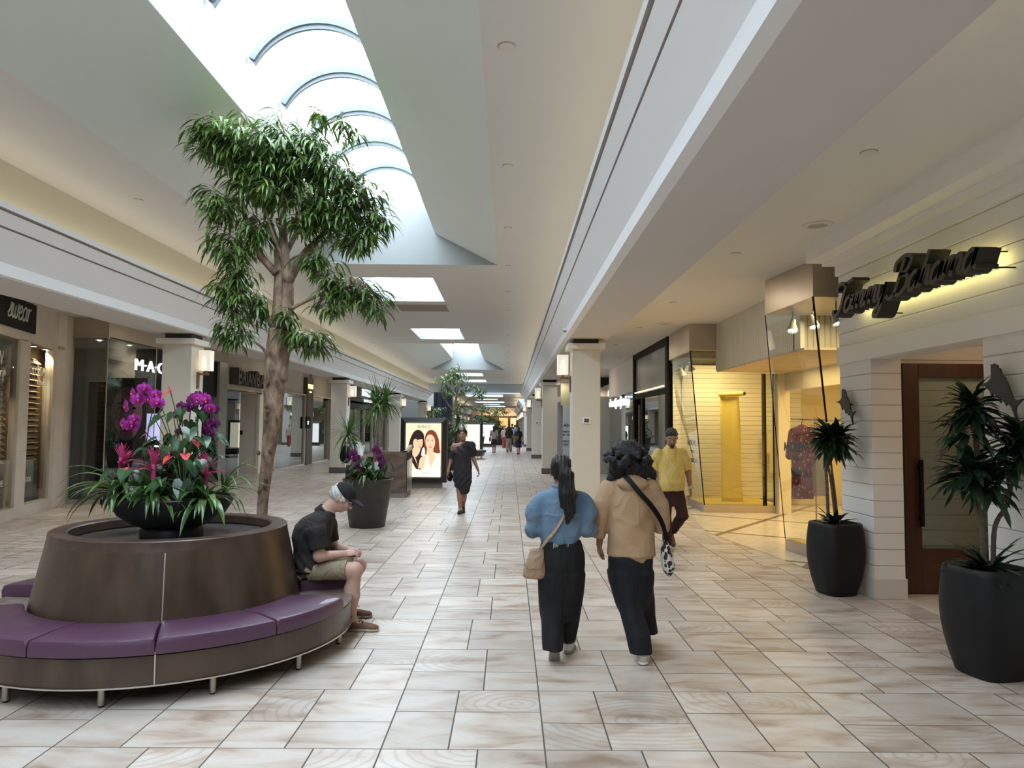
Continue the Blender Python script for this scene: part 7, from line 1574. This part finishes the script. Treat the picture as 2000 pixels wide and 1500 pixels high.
    ph = thing('phone', 'small dark phone held over the knees of the seated man', 'phone', (-1.365, 6.40, .615), .3); m = MB(); m.box(-.02, -.045, 0, .05, .045, .009); m.build('case', M_black, ph, bevel=.004)
cap_man()

# --- simpler distant figures
def farperson(loc, rz, label, H, top, bottom, skin_, hair, kind='trousers', bag=None, hairL=.15, vox=.014, tm=None, lean=0.0, step=.12):
    t = thing('person', label, 'person', loc, rz); k = H / 1.65; s = SDF(); hc = V3((0, .02 + lean * 1.5, 1.54)); Mh = frame((0, 1, -.05)); head_sdf(s, hc, Mh, 1.0, face=True); s.cone((0, .01 + lean, 1.46), (0, lean, 1.36), .05, .055, .03)
    s.loft([(.80, 0, 0, .15, .10), (1.0, 0, 0, .13, .095), (1.25, 0, lean * .8, .16, .10), (1.37, 0, lean, .10, .07)], .05)
    for x in (-1, 1):
        arm(s, (x * .17, lean, 1.32), (x * .22, lean - .02, 1.06), (x * .23, lean + .09, .84)); hand_sdf(s, (x * .23, lean + .09, .84), (0, .2, -1), (-x, 0, 0), .6, 1, -x)
        s.chain([(x * .08, 0, .82), (x * .07, x * step * .5, .46), (x * .06, x * step, .09)], [.09, .058, .038]); s.cone((x * .06, x * step, .06), (x * .06, x * step + .14, .035), .036, .03, .03)
    sdf_obj('body', s, skin_, t, vox)
    s = SDF(); s.loft([(.86, 0, 0, .17, .125), (1.05, 0, lean * .5, .165, .125), (1.28, 0, lean, .175, .12), (1.40, 0, lean, .09, .075)], .05)
    for x in (-1, 1): s.chain([(x * .165, lean, 1.33), (x * .215, lean - .02, 1.10)], [.065, .06], .04)
    sdf_obj('top_garment', s, top, t, vox, folds(.004, 20, 14, loc[0]))
    s = SDF()
    if kind == 'skirt': s.loft([(.50, 0, 0, .20, .15), (.75, 0, 0, .17, .13), (.92, 0, 0, .14, .11)], .04)
    elif kind == 'dress': s.loft([(.42, 0, 0, .20, .15), (.75, 0, 0, .175, .13), (.95, 0, 0, .15, .12)], .04)
    else:
        s.loft([(.60, 0, 0, .16, .12), (.80, 0, 0, .165, .125), (.93, 0, 0, .14, .11)], .04); w_ = .09 if kind == 'wide' else .065
        for x in (-1, 1): s.flat((x * .08, 0, .78), (x * .065, x * step, .07), .088, w_, .04)
    sdf_obj({'skirt': 'skirt', 'dress': 'dress_skirt'}.get(kind, 'trousers'), s, bottom, t, vox, vfolds(.004, 8, loc[0]))
    s = SDF(); s.ell(hc + V3((0, -.02, .04)), (.085, .10, .088), k=.02)
    if hairL > .1: s.chain([hc + V3((0, -.05, 0)), hc + V3((0, -.08, -.12)), hc + V3((0, -.09, -hairL - .08))], [.08, .075, .05], .03)
    s.ell(hc + V3((0, .10, -.03)), (.077, .085, .09), k=.02, sub=True); sdf_obj('hair', s, hair, t, .012)
    m = MB()
    for x in (-1, 1): m.ball((x * .06, x * step + .05, .045), (.045, .12, .05), 10, 7); m.tube([(x * .06, x * step, .04), (x * .06, x * step, .10)], .042, 8)
    m.build('shoe', M_dark, t, smooth='all'); t.scale = (k, k, k); return t
T = lambda n, c: cloth(n, c, .6, 7, .85)
bp = farperson((-3.52, 16.6, 0), -.55, 'white-shirted man with black backpack holding a cup behind the tapered planter', 1.60, T('white_cotton', (.72, .72, .74)), T('dark_trouser', (.02, .02, .025)), SK_m, mat('grey_brown_hair', (.10, .08, .07), .7), hairL=0, vox=.011, lean=.05)
m = MB(); bk = thing('backpack', 'black backpack on the white-shirted man', 'backpack', (-3.60, 16.46, 1.0), -.55); s = SDF(); s.ell((0, -.07, .08), (.15, .09, .20), k=.03); s.ell((0, -.13, .02), (.11, .05, .12), k=.03); sdf_obj('bag_body', s, M_black, bk, .012); m = MB()
for x in (-1, 1): m.tube(crom([(x * .08, -.04, .24), (x * .11, .05, .34), (x * .12, .19, .30), (x * .13, .22, .12)], 5), .018, 6)
m.build('shoulder_strap', M_black, bk, smooth=True)
cu = thing('coffee_cup', 'white paper coffee cup in the hand of the backpack man', 'cup', (-3.30, 16.62, 1.14)); m = MB(); m.lathe([(0, 0), (.03, 0), (.042, .11)], 16); m.build('cup_body', M_ws, cu, smooth=True); m = MB(); m.lathe([(.044, .108), (.044, .12), (.036, .13), (0, .13)], 16); m.build('lid', M_ws, cu, smooth=True)
farperson((-.97, 46.6, 0), .05, 'distant woman in grey top and short black skirt walking away', 1.72, T('grey_top', (.30, .28, .26)), T('black_skirt', (.012, .012, .014)), SK_m, M_hair, 'skirt', hairL=.25)
rb = thing('shoulder_bag', 'small red bag at the side of the distant black-skirted woman', 'bag', (-1.22, 46.5, .72)); s = SDF(); s.ell((0, 0, .15), (.07, .10, .17), k=.02); sdf_obj('bag_body', s, T('red_leather', (.35, .03, .02)), rb, .015); m = MB(); m.tube([(0, 0, .3), (.06, 0, .62)], .012, 5); m.build('strap', T('red_strap', (.3, .03, .02)), rb)
farperson((-.38, 56, 0), PI, 'distant woman in pale top and coral red trousers', 1.66, T('pale_pink_top', (.50, .38, .36)), T('coral_trousers', (.30, .06, .06)), SK_l, M_hair, 'wide', hairL=.1)
farperson((-.02, 47.8, 0), -.2, 'distant woman in beige wide trousers walking away', 1.72, T('brown_black_top', (.03, .02, .02)), T('beige_trousers', (.34, .28, .22)), SK_m, M_hair, 'wide', hairL=.15, step=.2)
farperson((.55, 44.6, 0), .1, 'distant woman in short navy dress with a brown bag on her back', 1.66, T('navy_dress', (.012, .012, .03)), T('navy_dress_b', (.012, .012, .03)), SK_l, M_hair, 'dress', hairL=.2)
rb = thing('straw_bag', 'round brown bag on the back of the distant navy-dress woman', 'bag', (.44, 44.35, .86)); s = SDF(); s.ell((0, 0, .13), (.15, .07, .13), k=.02); sdf_obj('bag_body', s, T('brown_straw', (.16, .08, .04)), rb, .015); m = MB(); m.tube([(-.1, 0, .2), (.05, 0, .5), (.12, 0, .2)], .012, 5); m.build('strap', T('straw_strap', (.16, .08, .04)), rb)
farperson((.45, 60, 0), 0, 'distant man in grey-blue shirt near the right columns', 1.80, T('grey_blue_shirt', (.16, .18, .22)), T('jeans_far', (.05, .06, .1)), SK_m, M_hair, hairL=0)
farperson((-2.75, 33.5, 0), .8, 'dark-clothed distant figure left of the walking woman, beside the poster case', 1.85, T('black_top_far', (.012, .01, .01)), T('black_bottom_far', (.012, .012, .014)), SK_b, M_hair, hairL=.2)
farperson((.25, 66, 0), .3, 'faraway person in dark red top near the end of the hall', 1.9, T('maroon_top', (.12, .03, .02)), T('dark_bottom', (.02, .02, .02)), SK_m, M_hair, hairL=0)
farperson((-.15, 58, 0), 0, 'faraway woman in light blue top with black bag', 1.62, T('light_blue_top', (.30, .40, .46)), T('black_bottom2', (.012, .012, .012)), SK_m, M_hair, hairL=.15)

# ------------------------------------------------------------------ lights
def cove(x, y0, y1, z, p, s):
    # strip lamps lying in the trough behind the cornice lip, shining up the cove wall
    return area('cove_strip', (x, (y0 + y1) / 2, z), (PI, 0, 0), .06, y1 - y0, p, (1, .86, .62))
for y0, y1 in ((-8, 12), (12, 32), (32, 52)):
    cove(XR - .12, y0, y1, SO + .58, 17, 1); cove(XL + .22, y0, y1, SO + .58, 20, -1)
for s_, x in ((1, 2.9), (-1, -7.7)):
    for y in (3.5, 11.2, 16, 20, 26, 34, 42): area('aisle_downlight', (x - .5 * s_, y, (SA if s_ > 0 else SL) - .02), (0, 0, 0), .3, .3, 10 if s_ > 0 else 12, (1, .86, .66))
for y in (64, 74, 84, 94): area('far_cove', (.8, y, 3.97), (PI, 0, 0), .1, 9, 14, (1, .8, .5)); area('far_cove', (-5.35, y, 3.97), (PI, 0, 0), .1, 9, 14, (1, .8, .5))
area('end_shop_glow', (-1.5, 111, 3.0), (PI / 2, 0, 0), 5, 1, 60, (1, .6, .3))
